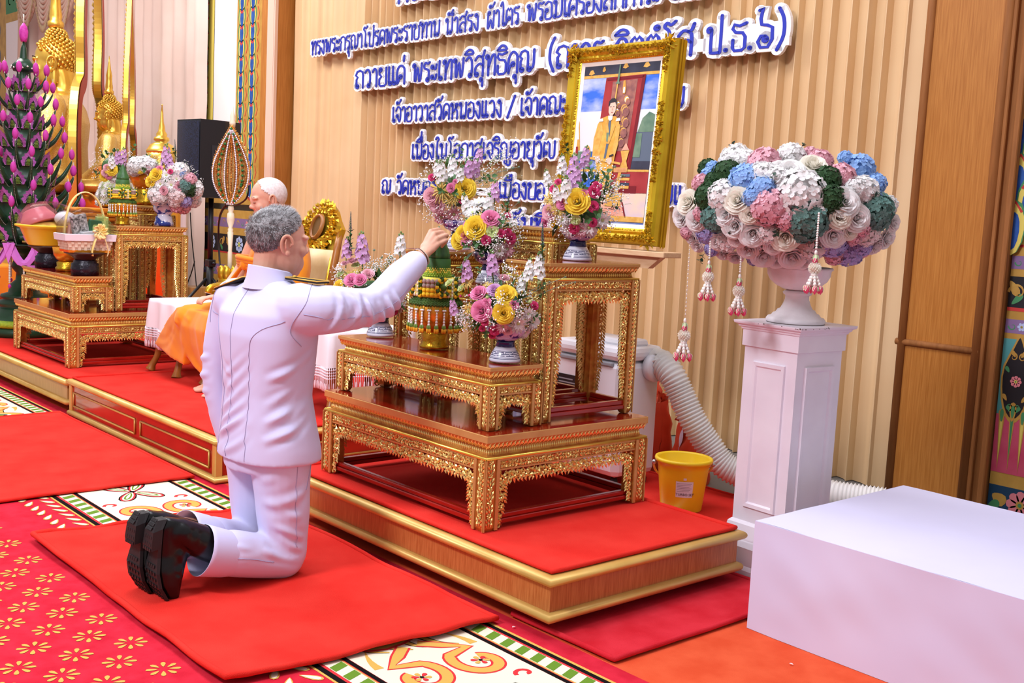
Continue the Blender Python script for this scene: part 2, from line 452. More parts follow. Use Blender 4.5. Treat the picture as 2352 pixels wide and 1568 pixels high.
pl = platform('stage_platform', 'red-panelled platform with gold frames carrying the seated monk', -6.385, -4.545, 2.262, 4.4, 0.0, 0.212, REDL, False)
g = MB()
for (a, b) in ((0.06, 0.92), (0.99, 1.76)):
    for (z, ) in ((.062,), (.138,)): g.tube([(a, .008, z), (b, .008, z)], .005, 8)
    for xx in (a, b): g.tube([(xx, .008, .062), (xx, .008, .138)], .005, 8)
for yy in ((.1, .9), (1.0, 1.8)):
    for z in (.062, .138): g.tube([(1.832, yy[0], z), (1.832, yy[1], z)], .005, 8)
g.obj('inset_frame', GOLDP, pl)
for xx in (.004, 1.80):
    g = MB(); g.box(xx, xx + .034, .002, .04, .03, .18, 0, .004); g.obj('corner_post', GOLDP, pl)
rug('platform_carpet', 'red carpet under the monk\'s chair on the red-panelled platform', -6.375, -4.56, 2.285, 4.38, 0.212, 0.005, REDC, 0.001, 0.007, 6)
# ------------------------------------------------------------------ walls, curtain, pillars
TW = math.tan(math.radians(2.15))
def wy(x, off=0.0): return 5.06 + (-2.84 - x) * TW - off
w = MB(); w.add([(-9.3, wy(-9.3, -.2), 0), (-0.2, wy(-0.2, -.2), 0), (-.2, wy(-.2, -.2), 4.2), (-9.3, wy(-9.3, -.2), 4.2)], [(0, 1, 2, 3)], 0, False)
struct(w.obj('wall_back', WALLW))
w = MB(); w.box(-19, -9.3, 5.62, 5.8, 0, 4.6); struct(w.obj('wall_left', WALLW))
cu = MB(); prof = []; x = -9.19; k = 0
rs = random.Random(3)
while x < -2.93:
    wd_ = rs.uniform(.085, .12) if x > -8.1 else rs.uniform(.10, .2)
    d = rs.uniform(.75, 1.1) * (.055 if x > -8.1 else .035)
    if x > -8.1:
        prof += [(x, 0), (x + wd_ * .5, .25 * d), (x + wd_ * .84, .75 * d), (x + wd_ * .9, d), (x + wd_ * .94, .98 * d), (x + wd_ * .98, .45 * d)]
    else:
        prof += [(x + wd_ * q, d * (0.5 - 0.5 * math.cos(2 * PI * q)) ** 1.4) for q in (0, .15, .3, .42, .5, .58, .7, .85)]
    x += wd_
prof.append((-2.808, 0))
R = []
for iz in range(13):
    z = 0.004 + 4.1 * iz / 12
    R.append([(px_ + .012 * noise.noise(Vector((px_ * 3, z * .7, 0))) * (1 - z / 6), wy(px_, .02 + dd * (1 + .35 * noise.noise(Vector((px_ * 4, z * .8, 4))))), z) for px_, dd in prof])
cu.loft(R, 0, False, True, False)
co = cu.obj('backdrop_curtain', TAN)
tag(co, 'floor-length tan pleated backdrop curtain carrying the blue lettering', 'curtain')
md = co.modifiers.new('e', 'EDGE_SPLIT'); md.split_angle = math.radians(38)
# right pillar
pr_ = MB(); yb = 4.985
pr_.box(-2.80, -2.425, yb, 5.3, 0, 4.2, 0)
for (xx, r) in ((-2.80, .022), (-2.425, .024)): pr_.tube([(xx, yb + .004, 0), (xx, yb + .004, 4.2)], r, 10, 1)
pr_.tube([(-2.83, yb, .752), (-2.41, yb, .752)], .016, 10, 1)
struct(pr_.obj('trim_1', [WOODP, WOODT]))
t2 = MB(); t2.box(-2.40, -2.34, 5.0, 5.3, 0, 4.2, 0); t2.box(-2.405, -2.385, 4.975, 5.01, 0, 4.2, 0, .004); t2.box(-2.352, -2.325, 4.975, 5.01, 0, 4.2, 0, .004)
struct(t2.obj('trim_2', WOODT))
# left pillar: front face and side face
lx0 = atY(597, 250, 5.08).x
p = MB(); p.box(lx0, -9.2, 5.08, 5.6, 0, 4.6, 0); p.box(lx0 + .12, -9.21, 5.072, 5.09, 0, 4.6, 1); p.box(-9.21, -9.19, 5.075, 5.105, 0, 4.6, 1)
struct(p.obj('trim_3', [WOODP, mat('pale_panel', (226, 190, 170), .5)]))  # paler pink of the pillar front is reflected light put into the colour
# ------------------------------------------------------------------ painted walls
MG = mat('mural_gold', (206, 162, 78), .5, .15, col2=(186, 142, 64), nscale=9)
MBK = mat('mural_black', (26, 24, 30), .6); MPK = mat('mural_pink', (196, 62, 96), .6, col2=(210, 84, 112), nscale=8)
MTL = mat('mural_teal', (84, 158, 158), .6); MVI = mat('mural_violet', (136, 106, 150), .6); MBL = mat('mural_blue', (28, 70, 150), .6, col2=(40, 92, 170), nscale=20)
MFB = mat('mural_pale_blue', (176, 190, 226), .6); MFP = mat('mural_rose', (228, 132, 140), .6); MGR = mat('mural_green', (70, 140, 90), .6)
MRD = mat('mural_red', (200, 58, 52), .6); MYE = mat('mural_yellow', (226, 206, 98), .6); MDB = mat('mural_dark_blue', (20, 62, 92), .6)
MUR = [MG, MBK, MPK, MTL, MVI, MBL, MFB, MFP, MGR, MRD, MYE, MDB]
class WallArt:
    """flat painting on an upright wall: u runs along the wall, v up"""
    def __init__(s, o, d, nrm): s.mb = MB(); s.o = Vector(o); s.d = Vector(d).normalized(); s.n = Vector(nrm).normalized(); s.k = 0
    def P(s, u, v, lay): return s.o + s.d * u + Vector((0, 0, v)) + s.n * (0.0006 * lay)
    def poly(s, pts, m, lay): s.mb.poly([s.P(u, v, lay) for u, v in pts], m)
    def rect(s, u0, u1, v0, v1, m, lay=0): s.poly([(u0, v0), (u1, v0), (u1, v1), (u0, v1)], m, lay)
    def blob(s, u, v, a, l, w, m, lay, tip=.4, n=12):
        q = []
        for k in range(n):
            t = 2 * PI * k / n; x = math.cos(t) * l / 2; y = math.sin(t) * w / 2 * (1 + tip * math.cos(t))
            q.append((u + x * math.cos(a) - y * math.sin(a), v + x * math.sin(a) + y * math.cos(a)))
        s.poly(q, m, lay)
    def flower(s, u, v, r, m, lay, n=8, mc=0, dark=1):
        s.blob(u, v, 0, 2.15 * r, 2.15 * r, dark, lay, 0)
        for k in range(n):
            a = 2 * PI * k / n; s.blob(u + .58 * r * math.cos(a), v + .58 * r * math.sin(a), a, .95 * r, .62 * r, m, lay + 1)
        s.blob(u, v, 0, .62 * r, .62 * r, mc, lay + 2, 0); s.blob(u, v, 0, .3 * r, .3 * r, 8, lay + 3, 0)
    def curl(s, pts, w, m, lay, taper=True):
        P = [Vector((a, b)) for a, b in pts]; n = len(P); vs = []
        for i in range(n):
            t = (P[min(i + 1, n - 1)] - P[max(i - 1, 0)]).normalized(); k = Vector((-t.y, t.x)); h = w / 2 * (1 - .85 * i / (n - 1) if taper else 1)
            vs += [s.P(P[i].x + k.x * h, P[i].y + k.y * h, lay), s.P(P[i].x - k.x * h, P[i].y - k.y * h, lay)]
        s.mb.add(vs, [(2 * i, 2 * i + 1, 2 * i + 3, 2 * i + 2) for i in range(n - 1)], m, False)
def mural(A, u0, u1, z, rep, peacock=True, rows=8):
    """bands of a Thai wall painting; z holds the band borders from the top down"""
    A.rect(u0, u1, -.02, z[0], 0, 0)
    A.rect(u0, u1, z[2], z[1], 4, 1); A.rect(u0, u1, z[4], z[3], 1, 1); A.rect(u0, u1, z[4] - .012, z[4] + .004, 9, 2)
    A.rect(u0, u1, z[6], z[5], 4, 1); A.rect(u0, u1, z[9], z[7], 3, 1); A.rect(u0, u1, z[10], z[9] + .02, 2, 2); A.rect(u0, u1, 0, z[11], 11, 1)
    n = int((u1 - u0) / rep) + 1
    for i in range(n):
        u = u0 + (i + .5) * rep
        for (a, b) in ((z[1], z[2]), (z[5], z[6])):
            c = (a + b) / 2; r = (a - b) * .3
            for q in (-.25, .25):
                A.flower(u + rep * q, c, r, 6 if q < 0 else 7, 2, 6, 0, 4)
                A.curl(spiral((u + rep * (q + .18), c), r * 1.1, r * .3, 0, 1.6 * PI, 12), r * .5, 0, 2)
                A.curl(spiral((u + rep * (q - .14), c), r * 1.0, r * .3, PI, 2.6 * PI, 12), r * .4, 8, 2)
        c = (z[3] + z[4]) / 2; r = (z[3] - z[4]) * .42
        A.flower(u, c, r, 6, 3, 8, 10)
        for s in (-1, 1):
            A.blob(u + s * rep * .42, c + .3 * r, s * 1.0, r * 1.3, r * .6, 0, 3); A.blob(u + s * rep * .36, c - .5 * r, -s * .8, r * 1.1, r * .45, 8, 3)
            A.curl(spiral((u + s * rep * .36, c), r * .7, r * .2, 0 if s > 0 else PI, (1.6 if s > 0 else -.6) * PI, 14), r * .22, 0, 4)
        # pointed medallions on teal, flame points on pink
        for (uu, fm) in ((u - rep * .25, 7), (u + rep * .25, 6)):
            h = z[7] - z[9]; cy = z[9] + h * .52; ww = rep * .235
            ptsO = [(uu + ww * math.sin(t) * (1 if math.cos(t) < 0.2 else (1 - (math.cos(t) - .2) * .9)), cy + h * .56 * math.cos(t)) for t in [2 * PI * k / 24 for k in range(24)]]
            A.poly(ptsO, 0, 3); A.poly([(uu + (a - uu) * .88, cy + (b - cy) * .9) for a, b in ptsO], 1, 4)
            A.flower(uu, cy - .04 * h, ww * .36, fm, 5, 8, 10)
            for s in (-1, 1):
                for q, (dv, L) in enumerate(((.3, .5), (.1, .45), (-.25, .5), (-.38, .4))):
                    A.blob(uu + s * ww * (.32 if q in (0, 3) else .62), cy + dv * h, PI / 2 - s * .6, ww * L, ww * .24, 0 if q % 2 == 0 else 8, 5)
                A.curl(spiral((uu + s * ww * .3, cy + h * .26), ww * .28, ww * .06, PI / 2, PI / 2 + s * 1.7 * PI, 14), ww * .1, 0, 6)
                A.curl(spiral((uu + s * ww * .3, cy - h * .36), ww * .28, ww * .06, -PI / 2, -PI / 2 - s * 1.7 * PI, 14), ww * .1, 8, 6)
            A.flower(uu + rep * .125 * 2, z[7] - h * .12, ww * .26, 7, 3, 6, 0, 3)
            for q in range(3):
                x = uu + (q - 1) * rep * .16; pk = z[9] + (.10 if q == 1 else .04) * h
                A.poly([(x - rep * .045, pk), (x, z[10] + .012), (x + rep * .045, pk)], 0, 4)
                A.poly([(x - rep * .026, pk), (x, z[10] + .05), (x + rep * .026, pk)], 8 if q == 1 else 10, 5)
                A.blob(x, pk, PI / 2, .09 if q == 1 else .06, rep * .1, 0, 6); A.blob(x, pk, PI / 2, .06, rep * .055, 8, 7)
        c = z[11] * .5
        A.flower(u, c, z[11] * .42, 7, 3, 8, 0, 11)
        for s in (-1, 1): A.blob(u + s * rep * .33, c + .01, s * .5, rep * .24, z[11] * .4, 0, 3); A.blob(u + s * rep * .4, c - .02, -s * .5, rep * .2, z[11] * .25, 8, 4)
    if peacock:
        A.rect(u0, u1, z[0], z[0] + .5 * rows * .21 + .4, 10, 0); A.rect(u0, u1, z[0] - .006, z[0] + .006, 9, 1)
        cw = rep * .36
        for r_ in range(rows, -1, -1):
            for i in range(int((u1 - u0) / cw) + 2):
                u = u0 + i * cw + (cw / 2 if r_ % 2 else 0); v = z[0] + .02 + r_ * .105; L = 3 * (rows - r_) % 9 + 2 + 3 * (rows - r_)
                L = 2 + (rows - r_) * 4
                A.blob(u, v + .06, PI / 2, .25, cw * 1.02, 8, L, .1); A.blob(u, v + .052, PI / 2, .232, cw * .9, 10, L + 1, .1)
                A.blob(u, v + .045, PI / 2, .17, cw * .52, 5, L + 2, .1); A.curl([(u - cw * .3, v + .13), (u, v + .175), (u + cw * .3, v + .13)], .012, 9, L + 3, False)
zy = [562, 585, 615, 632, 705, 730, 762, 775, 0, 960, 1085, 1115]
zz = [atY(2300, y, 5.045).z for y in zy]
A = WallArt((-2.33, 5.045, 0), (1, 0, 0), (0, -1, 0))
mural(A, 0, 1.0, zz, .30)
mo = A.mb.obj('wall_right', MUR); struct(mo)
# left painted wall behind the monk: dado, peacock columns, white panels
YL = 5.45
def uL(x, y=250): return atY(x, y, YL).x
ztop = atY(505, 462, YL).z
xs = [uL(455, 560), uL(600, 560)]
zl = [atY(480, y, YL).z for y in (478, 496, 517, 533, 573, 602, 626, 640, 0, 700, 770, 790)]
A = WallArt((xs[0], YL, 0), (1, 0, 0), (0, -1, 0)); mural(A, -.6, xs[1] - xs[0] + .3, zl, .62, False)
struct(A.mb.obj('wall_dado', MUR))
B = WallArt((0, YL, 0), (1, 0, 0), (0, -1, 0))
za = ztop + .04
B.rect(uL(470), uL(600), za - .06, za + .02, 0, 3)
B.rect(uL(490), uL(545), za, 4.5, 12, 0)
B.rect(uL(541), uL(603), za, 4.5, 0, 1); B.rect(uL(468), uL(489), za, 4.5, 10, 1)
for (cxp, lo) in ((552, 1), (577, 1), (474, 0)):
    c = uL(cxp); v = za + .05
    while v < 4.4:
        B.blob(c, v + .06, PI / 2, .24, .15 if lo else .09, 8, 2, .1); B.blob(c, v + .05, PI / 2, .21, .115 if lo else .07, 10, 3, .1); B.blob(c, v + .045, PI / 2, .17, .075 if lo else .045, 5, 4, .1)
        B.curl([(c - .03, v - .035), (c, v - .06), (c + .03, v - .035)], .02, 9, 5, False)
        if lo: B.curl([(c + .1, v), (c + .13, v + .06), (c + .1, v + .13)], .012, 9, 4, False)
        v += .155
struct(B.mb.obj('trim_4', MUR + [WALLW]))
# ================================================================== gilded altar tables
GILT = mat('gilt_carving', (255, 226, 140), .3, .62, col2=(226, 110, 60), nscale=55, sharp=(.62, .69))
GILTG = mat('gilt_ground', (196, 112, 48), .42, .5, col2=(214, 150, 66), nscale=30)
GOLDB = mat('gold_bead', (240, 208, 96), .28, .8)
GOLDM = mat('gold_matte_edge', (206, 154, 88), .42, .35, col2=(214, 166, 98), nscale=12)
LACQ = mat('lacquer_top', (158, 24, 12), .16, 0, col2=(136, 18, 10), nscale=3, stretch=(1, 6, 1), coat=.8)
class Face:
    """a carved face: u runs along it, v down from its top, w out of it"""
    def __init__(s, mb, o, du, dv, dw): s.mb = mb; s.o = Vector(o); s.du = Vector(du); s.dv = Vector(dv); s.dw = Vector(dw)
    def P(s, u, v, w): return s.o + s.du * u + s.dv * v + s.dw * w
    def leaf(s, u, v, a, L, W, h=.006, w0=0.0, mi=0, tip=.4):
        ca, sa = math.cos(a), math.sin(a)
        def q(x, y, w): return s.P(u + x * ca - y * sa, v + x * sa + y * ca, w0 + w)
        vs = [q(-L / 2, 0, 0), q(-L * .05, W / 2, h * .25), q(-L * .05, -W / 2, h * .25), q(-L * .1, 0, h), q(L / 2, 0, h * tip)]
        s.mb.add(vs, [(0, 1, 3), (0, 3, 2), (1, 4, 3), (3, 4, 2), (0, 2, 4, 1)], mi, False)
    def rosette(s, u, v, r, h=.007, w0=0.0, n=7):
        a0 = random.random() * 6
        for k in range(n):
            a = a0 + 2 * PI * k / n
            s.leaf(u + r * .62 * math.cos(a), v + r * .62 * math.sin(a), a, r * .95, r * .62, h, w0, 0, .25)
        for k in range(5):
            a = a0 + 2 * PI * k / 5; s.leaf(u + r * .25 * math.cos(a), v + r * .25 * math.sin(a), a, r * .5, r * .35, h * .8, w0 + h * .7)
    def scroll(s, u, v, r, a0, sgn, w, h=.006, w0=0.0):
        n = 11; vs = []
        for i in range(n):
            t = i / (n - 1); rr = r * (1 - .72 * t); a = a0 + sgn * t * 1.75 * PI; ww = w * (1 - .45 * t) / 2
            for (dr, hh) in ((-ww, 0), (0, h), (ww, 0)):
                vs.append(s.P(u + (rr + dr) * math.cos(a), v + (rr + dr) * math.sin(a), w0 + hh))
        fs = []
        for i in range(n - 1):
            for j in range(2): fs.append((3 * i + j, 3 * i + j + 1, 3 * i + j + 4, 3 * i + j + 3))
            fs.append((3 * i, 3 * i + 3, 3 * i + 5, 3 * i + 2))
        s.mb.add(vs, fs, 0, False)
    def frieze(s, u0, u1, v0, v1):
        hgt = v1 - v0; rows = max(2, int(hgt / .012)); p = .0125
        n = int((u1 - u0) / p)
        for r in range(rows):
            for i in range(n):
                u = u0 + (i + .5) * (u1 - u0) / n; v = v0 + (r + .5) * hgt / rows
                if (i + r) % 4 == 0: s.rosette(u, v, .0085, .005, 0, 6)
                else:
                    for k in range(2): s.leaf(u + rnd(-.004, .004), v + rnd(-.004, .004), rnd(0, 2 * PI), rnd(.012, .018), rnd(.006, .009), rnd(.004, .008))
    def cord(s, u0, u1, v0, v1, sgn=1, p=.0185):
        n = int((u1 - u0) / p)
        for i in range(n):
            u = u0 + (i + .5) * (u1 - u0) / n
            s.leaf(u, (v0 + v1) / 2, sgn * 2.15, (v1 - v0) * 1.25, p * .75, .007, 0, 0, .7)
            s.leaf(u + p * .4, (v0 + v1) / 2 + .003, sgn * 2.15, (v1 - v0) * .6, p * .3, .004, .001)
    def teeth(s, u0, u1, v0, v1, p=.0105):
        n = int((u1 - u0) / p)
        for i in range(n):
            u = u0 + (i + .5) * (u1 - u0) / n; s.leaf(u, (v0 + v1) / 2, PI / 2, (v1 - v0) * 1.0, p * .8, .005)
    def fret(s, u0, u1, v0, dmid, dend, ends, w0=-.006):
        """pierced apron with leafy lower edge, deeper beside the legs"""
        L = u1 - u0; n = max(2, int(round(L / .052)))
        def dep(u):
            e = min(u - u0, u1 - u); return dmid + (dend - dmid) * math.exp(-(e / .035) ** 2)
        for i in range(n):
            u = u0 + (i + .5) * L / n; d = dep(u); c = v0 + d * .52
            s.rosette(u, c, min(.021, d * .42), .009, w0)
            for sg in (-1, 1):
                uu = u + sg * L / n * .43
                s.scroll(uu - sg * .004, v0 + dep(uu) * .42, .0125, PI / 2, sg, .0065, .006, w0)
                s.leaf(u + sg * .022, v0 + d * .22, sg * .5 + (0 if sg > 0 else PI), .03, .009, .006, w0)
                s.leaf(u + sg * .026, v0 + d * .72, sg * 1.0 + (0 if sg > 0 else PI), .026, .011, .007, w0)
                s.leaf(u + sg * .012, v0 + .006, -PI / 2 + sg * .7, .02, .005, .004, w0)
            for q_ in range(5): s.leaf(u + rnd(-.5, .5) * L / n, v0 + d * rnd(.1, .8), rnd(0, 6.3), rnd(.015, .024), rnd(.006, .010), rnd(.006, .011), w0)
            m = int(L / n / .0135)
            for k in range(m):
                uk = u0 + i * L / n + (k + .5) * L / n / m
                s.leaf(uk, v0 + dep(uk) - .004, PI / 2 + rnd(-.7, .7), rnd(.017, .025), rnd(.009, .012), .007, w0)
        for (ue, sg) in ((u0, 1), (u1, -1)):
            if not ends: continue
            v = v0 + dend * .8; ve = v0 + ends[0]; bw = ends[1]
            while v < ve:
                f = 1 - max(0, (v - v0) / (ve - v0) - .6) * 1.4
                s.rosette(ue + sg * bw * .42 * f, v, bw * .36 * f, .008, w0)
                s.scroll(ue + sg * bw * .4 * f, v + .022, .011, 0, sg, .006, .006, w0)
                for q in range(3):
                    s.leaf(ue + sg * bw * (.82 * f), v + q * .0125 - .008, (0.75 if sg > 0 else PI - .75), .024, .011, .007, w0)
                s.leaf(ue + sg * .008, v + .016, PI / 2, .026, .009, .005, w0)
                v += .037
            s.leaf(ue + sg * .012, ve, PI / 2 - sg * .3, .03, .014, .007, w0)
def altar_table(name, label, loc, W, D, Hh, cor, lw, fmid, fend, ends, stretch=True, group=None):
    """cor = heights of board, cord, teeth, bead, frieze from the top down"""
    t = thing(name, label, 'altar table', loc, 0, group)
    hb, hc, ht, hd, hf = cor; z = Hh
    b = MB(); b.box(0, W, 0, D, z - hb, z - .0008, 1, .002); b.box(.004, W - .004, .004, D - .004, z - .002, z, 0, 0)
    b.obj('tabletop', [LACQ, GOLDM], t)
    ins = .022
    c = MB(); z1 = z - hb; z2 = z1 - hc; z3 = z2 - ht; z4 = z3 - hd
    def ring(i, zz): return [(i, i, zz), (W - i, i, zz), (W - i, D - i, zz), (i, D - i, zz)]
    c.loft([ring(.004, z1), ring(.006, z1 - hc * .3), ring(ins, z2), ring(ins + .002, z2 - .001), ring(ins - .002, z3 + .002), ring(ins - .008, z3), ring(.004, z3 - .001), ring(.002, z3 - hd * .5), ring(.006, z4), ring(.02, z4)], 1, True, False)
    ends_ = []
    for o, du, dw, L in (((0, 0, 0), (1, 0, 0), (0, -1, 0), W), ((W, 0, 0), (0, 1, 0), (1, 0, 0), D), ((W, D, 0), (-1, 0, 0), (0, 1, 0), W), ((0, D, 0), (0, -1, 0), (-1, 0, 0), D)):
        o = Vector(o); du = Vector(du); dw = Vector(dw)
        k = (ins - .005) / hc
        fc = Face(c, o + Vector((0, 0, z1)) - dw * .004, du, Vector((0, 0, -1)) - dw * k, dw); fc.cord(.006, L - .006, 0, hc, 1)
        fc = Face(c, o + Vector((0, 0, z2)) - dw * (ins + .001), du, (0, 0, -1), dw); fc.teeth(ins, L - ins, .002, ht)
        ends_.append((o, du, dw, L))
    bead = [(W - .003, .003, z3 - hd / 2), (W - .003, D - .003, z3 - hd / 2), (.003, D - .003, z3 - hd / 2), (.003, .003, z3 - hd / 2), (W - .003, .003, z3 - hd / 2)]
    for i in range(4): c.tube([bead[i], bead[i + 1]], hd * .6, 8, 2)
    c.obj('cornice', [GILT, GILTG, GOLDB], t)
    for (o, du, dw, L) in ends_:
        f = MB(); q = .006
        O = o - dw * q
        def bx(u0, u1, za, zb, th, mi, out=0.0):
            P = [O + du * u + dw * (d + out) + Vector((0, 0, zz)) for zz in (za, zb) for d in (-th, 0) for u in (u0, u1)]
            f.add(P, [(0, 2, 3, 1), (4, 5, 7, 6), (0, 1, 5, 4), (2, 6, 7, 3), (0, 4, 6, 2), (1, 3, 7, 5)], mi, False)
        bx(lw * .5, L - lw * .5, z4 - hf, z4, .018, 1)
        bx(lw, L - lw, z4 - .006, z4 + .001, .01, 2, .003); bx(lw - .004, L - lw + .004, z4 - hf, z4 - hf + .006, .012, 2, .003)
        Face(f, O + Vector((0, 0, z4)), du, (0, 0, -1), dw).frieze(lw + .004, L - lw - .004, .007, hf - .007)
        f.obj('frieze', [GILT, GILTG, GOLDM], t)
        g = MB(); Face(g, O + Vector((0, 0, z4 - hf)), du, (0, 0, -1), dw).fret(lw, L - lw, 0, fmid, fend, ends)
        bx2 = MB()
        g.obj('fretwork', [GILT], t)
    for (x, y, sx, sy) in ((0, 0, 1, 1), (W, 0, -1, 1), (0, D, 1, -1), (W, D, -1, -1)):
        l = MB(); zt = z4; i = .003
        xa, xb = sorted((x + sx * i, x + sx * lw)); ya, yb = sorted((y + sy * i, y + sy * lw))
        l.loft([[(xa, ya, zt), (xb, ya, zt), (xb, yb, zt), (xa, yb, zt)][::-1], [(xa, ya, .012), (xb, ya, .012), (xb, yb, .012), (xa, yb, .012)][::-1],
                [(xa + .006, ya + .006, 0), (xb - .006, ya + .006, 0), (xb - .006, yb - .006, 0), (xa + .006, yb - .006, 0)][::-1]], 1, True, False)
        # carved outer faces with plain inner borders
        for (o, du, dw, flip) in (((x, y, 0), (sx, 0, 0), (0, -sy, 0), 0), ((x, y, 0), (0, sy, 0), (-sx, 0, 0), 1)):
            o = Vector(o); du = Vector(du); dw = Vector(dw)
            fc = Face(l, o - dw * i + Vector((0, 0, zt)), du, (0, 0, -1), dw)
            v = .008
            while v < zt - .012:
                uu = lw * .40
                if int(v / .016) % 3 == 0: fc.rosette(uu, v, .0115, .006, 0, 6)
                else:
                    for s_ in (-1, 1): fc.leaf(uu + s_ * lw * .17, v, PI / 2 + s_ * .55 + rnd(-.2, .2), .022, .010, .006)
                    fc.leaf(uu, v - .004, PI / 2, .02, .008, .006)
                v += .0155
            for (ua, ub, hh) in ((lw * .78, lw, .005), (-.004, lw * .06, .003)):
                P = [fc.P(u, vv, w) for vv in (0, zt - .004) for w in (0, hh) for u in (ua, ub)]
                l.add(P, [(0, 2, 3, 1), (4, 5, 7, 6), (0, 1, 5, 4), (2, 6, 7, 3), (0, 4, 6, 2), (1, 3, 7, 5)], 2, False)
        l.obj('leg', [GILT, GILTG, GOLDM], t)
        if stretch:
            pass
    if stretch:
        q = lw * .5
        for (a, b) in (((lw, q, .03), (W - lw, q, .03)), ((W - q, lw, .03), (W - q, D - lw, .03)), ((lw, D - q, .03), (W - lw, D - q, .03)), ((q, lw, .03), (q, D - lw, .03))):
            s_ = MB()
            if a[1] == b[1]:
                s_.box(a[0] - .01, b[0] + .01, q * 0 + a[1] - .016, a[1] + .016, .018, .034, 0, .003); s_.box(a[0] - .01, b[0] + .01, a[1] - .011, a[1] + .011, .034, .052, 0, .004)
            else:
                s_.box(a[0] - .016, a[0] + .016, a[1] - .01, b[1] + .01, .018, .034, 0, .003); s_.box(a[0] - .011, a[0] + .011, a[1] - .01, b[1] + .01, .034, .052, 0, .004)
            s_.obj('stretcher', REDL, t)
    # dark lacquered inside of the aprons
    k = MB(); e = .026
    for (xa, xb, ya, yb) in ((lw, W - lw, e - .004, e), (lw, W - lw, D - e, D - e + .004), (e - .004, e, lw, D - lw), (W - e, W - e + .004, lw, D - lw)):
        k.box(xa, xb, ya, yb, z4 - hf - .002, z4)
    k.obj('apron_lining', REDL, t)
    return t
def altar_set(x0, y0, zb, side, dz_side=0.0, center=True):
    G = 'gilded altar tables of the %s set' % side
    C1 = (.026, .024, .025, .009, .040); C2 = (.015, .026, .018, .007, .033); C3 = (.013, .022, .020, .007, .038)
    A = altar_table('altar_table', 'broad low gilded table at the bottom of the %s altar set' % side, (x0, y0, zb), 1.028, .80, .333, C1, .062, .048, .075, (.175, .05), True, G)
    zt = zb + .334
    T = []
    T.append((altar_table, ('altar_table', 'long narrow gilded table in front, standing on the %s broad low table' % side, (x0 + .018, y0 + .045, zt), .955, .245, .221, C2, .046, .040, .062, (.098, .036), False, G)))
    T.append((altar_table, ('altar_table', 'tall gilded side table at the right end of the %s altar set' % side, (x0 + .71, y0 + .318, zt), .24, .47, .575 + dz_side, C3, .040, .046, .07, (.40, .046), True, G)))
    return A, T
FR = altar_set(-3.821, 2.370, .207, 'right')
F_low = altar_table(*FR[1][0][1]); F_tall = altar_table(*FR[1][1][1])
zt = .541
F_tall2 = dup(F_tall, (-3.803, 2.688, zt), 0, 'tall gilded side table behind the blue bowl at the left of the right altar set')
F_mid = altar_table('altar_table', 'mid-height gilded table in the middle of the right altar set, mostly hidden by flowers', (-3.50, 2.70, zt), .32, .24, .46, (.013, .022, .02, .007, .038), .04, .046, .07, (.28, .046), False, 'gilded altar tables of the right set')
F_back = altar_table('altar_table', 'tallest gilded table at the rear of the right altar set', (-3.50, 2.958, zt), .35, .24, .692, (.013, .022, .02, .007, .038), .04, .046, .07, (.46, .046), True, 'gilded altar tables of the right set')
# left set: the same pieces again
L_low = None
def left_copy(src, dx, dy, z, label):
    o = dup(src, (src.location.x + dx, src.location.y + dy, z), 0, label); o['group'] = 'gilded altar tables of the left set'; return o
DX = -3.99; DY = .035
L_base = left_copy(FR[0], DX, DY, .205, 'broad low gilded table at the bottom of the left altar set')
L_low = left_copy(F_low, DX, DY, .539, 'long narrow gilded table carrying the dark footed stands in the left altar set')
L_tall = left_copy(F_tall, DX, DY, .539, 'tall gilded side table carrying the blue and white vase in the left altar set')
L_tall.scale = (1, 1, .93)
L_tall2 = left_copy(F_tall2, DX, DY, .539, 'tall gilded side table behind the yellow basin in the left altar set'); L_tall2.scale = (1, 1, .93)
L_mid = left_copy(F_mid, DX, DY, .539, 'mid-height gilded table in the middle of the left altar set')
L_back = left_copy(F_back, DX, DY, .539, 'tallest gilded table at the rear of the left altar set'); L_back.scale = (1, 1, .95)
# ================================================================== flowers
def fm(name, c, c2=None, rough=.6):
    m = mat('petal_' + name, c, rough, 0, c2, 25, sheen=.1, spec=.25); nt = m.node_tree; b = nt.nodes['Principled BSDF']
    tl = nt.nodes.new('ShaderNodeBsdfTranslucent'); mx = nt.nodes.new('ShaderNodeMixShader'); mx.inputs[0].default_value = .3
    nt.links.new(b.inputs['Base Color'].links[0].from_socket, tl.inputs[0]); nt.links.new(b.outputs[0], mx.inputs[1]); nt.links.new(tl.outputs[0], mx.inputs[2])
    nt.links.new(mx.outputs[0], nt.nodes['Material Output'].inputs[0]); return m
PWHITE = fm('white', (252, 250, 248), (246, 242, 240)); PYEL = fm('yellow', (255, 228, 84), (252, 214, 60)); PPINK = fm('pink', (246, 160, 196), (238, 136, 180))
PPALE = fm('pale_pink', (246, 196, 204), (240, 178, 192)); PLIL = fm('lilac', (226, 180, 222), (212, 160, 208)); PHOT = fm('hot_pink', (232, 84, 140), (218, 64, 120))
PCRE = fm('cream', (254, 250, 238), (248, 240, 222)); PGRN = fm('pale_green', (220, 228, 166), (200, 214, 140)); PSPI = fm('straw_yellow', (248, 222, 140), (242, 208, 110))
PBLU = fm('sky_blue', (164, 200, 244), (146, 184, 238)); PTEAL = fm('teal', (122, 160, 150), (88, 128, 120)); PVIO = fm('violet', (196, 188, 232), (178, 168, 222))
PBLUSH = fm('blush', (248, 236, 234), (242, 226, 224)); PDG = fm('box_green', (62, 96, 56), (44, 76, 42))
LEAFM = mat('leaf_green', (70, 110, 56), .5, 0, (48, 88, 42), 30, spec=.4); LEAFD = mat('leaf_dark', (44, 74, 52), .45, 0, (30, 58, 40), 30, spec=.5)
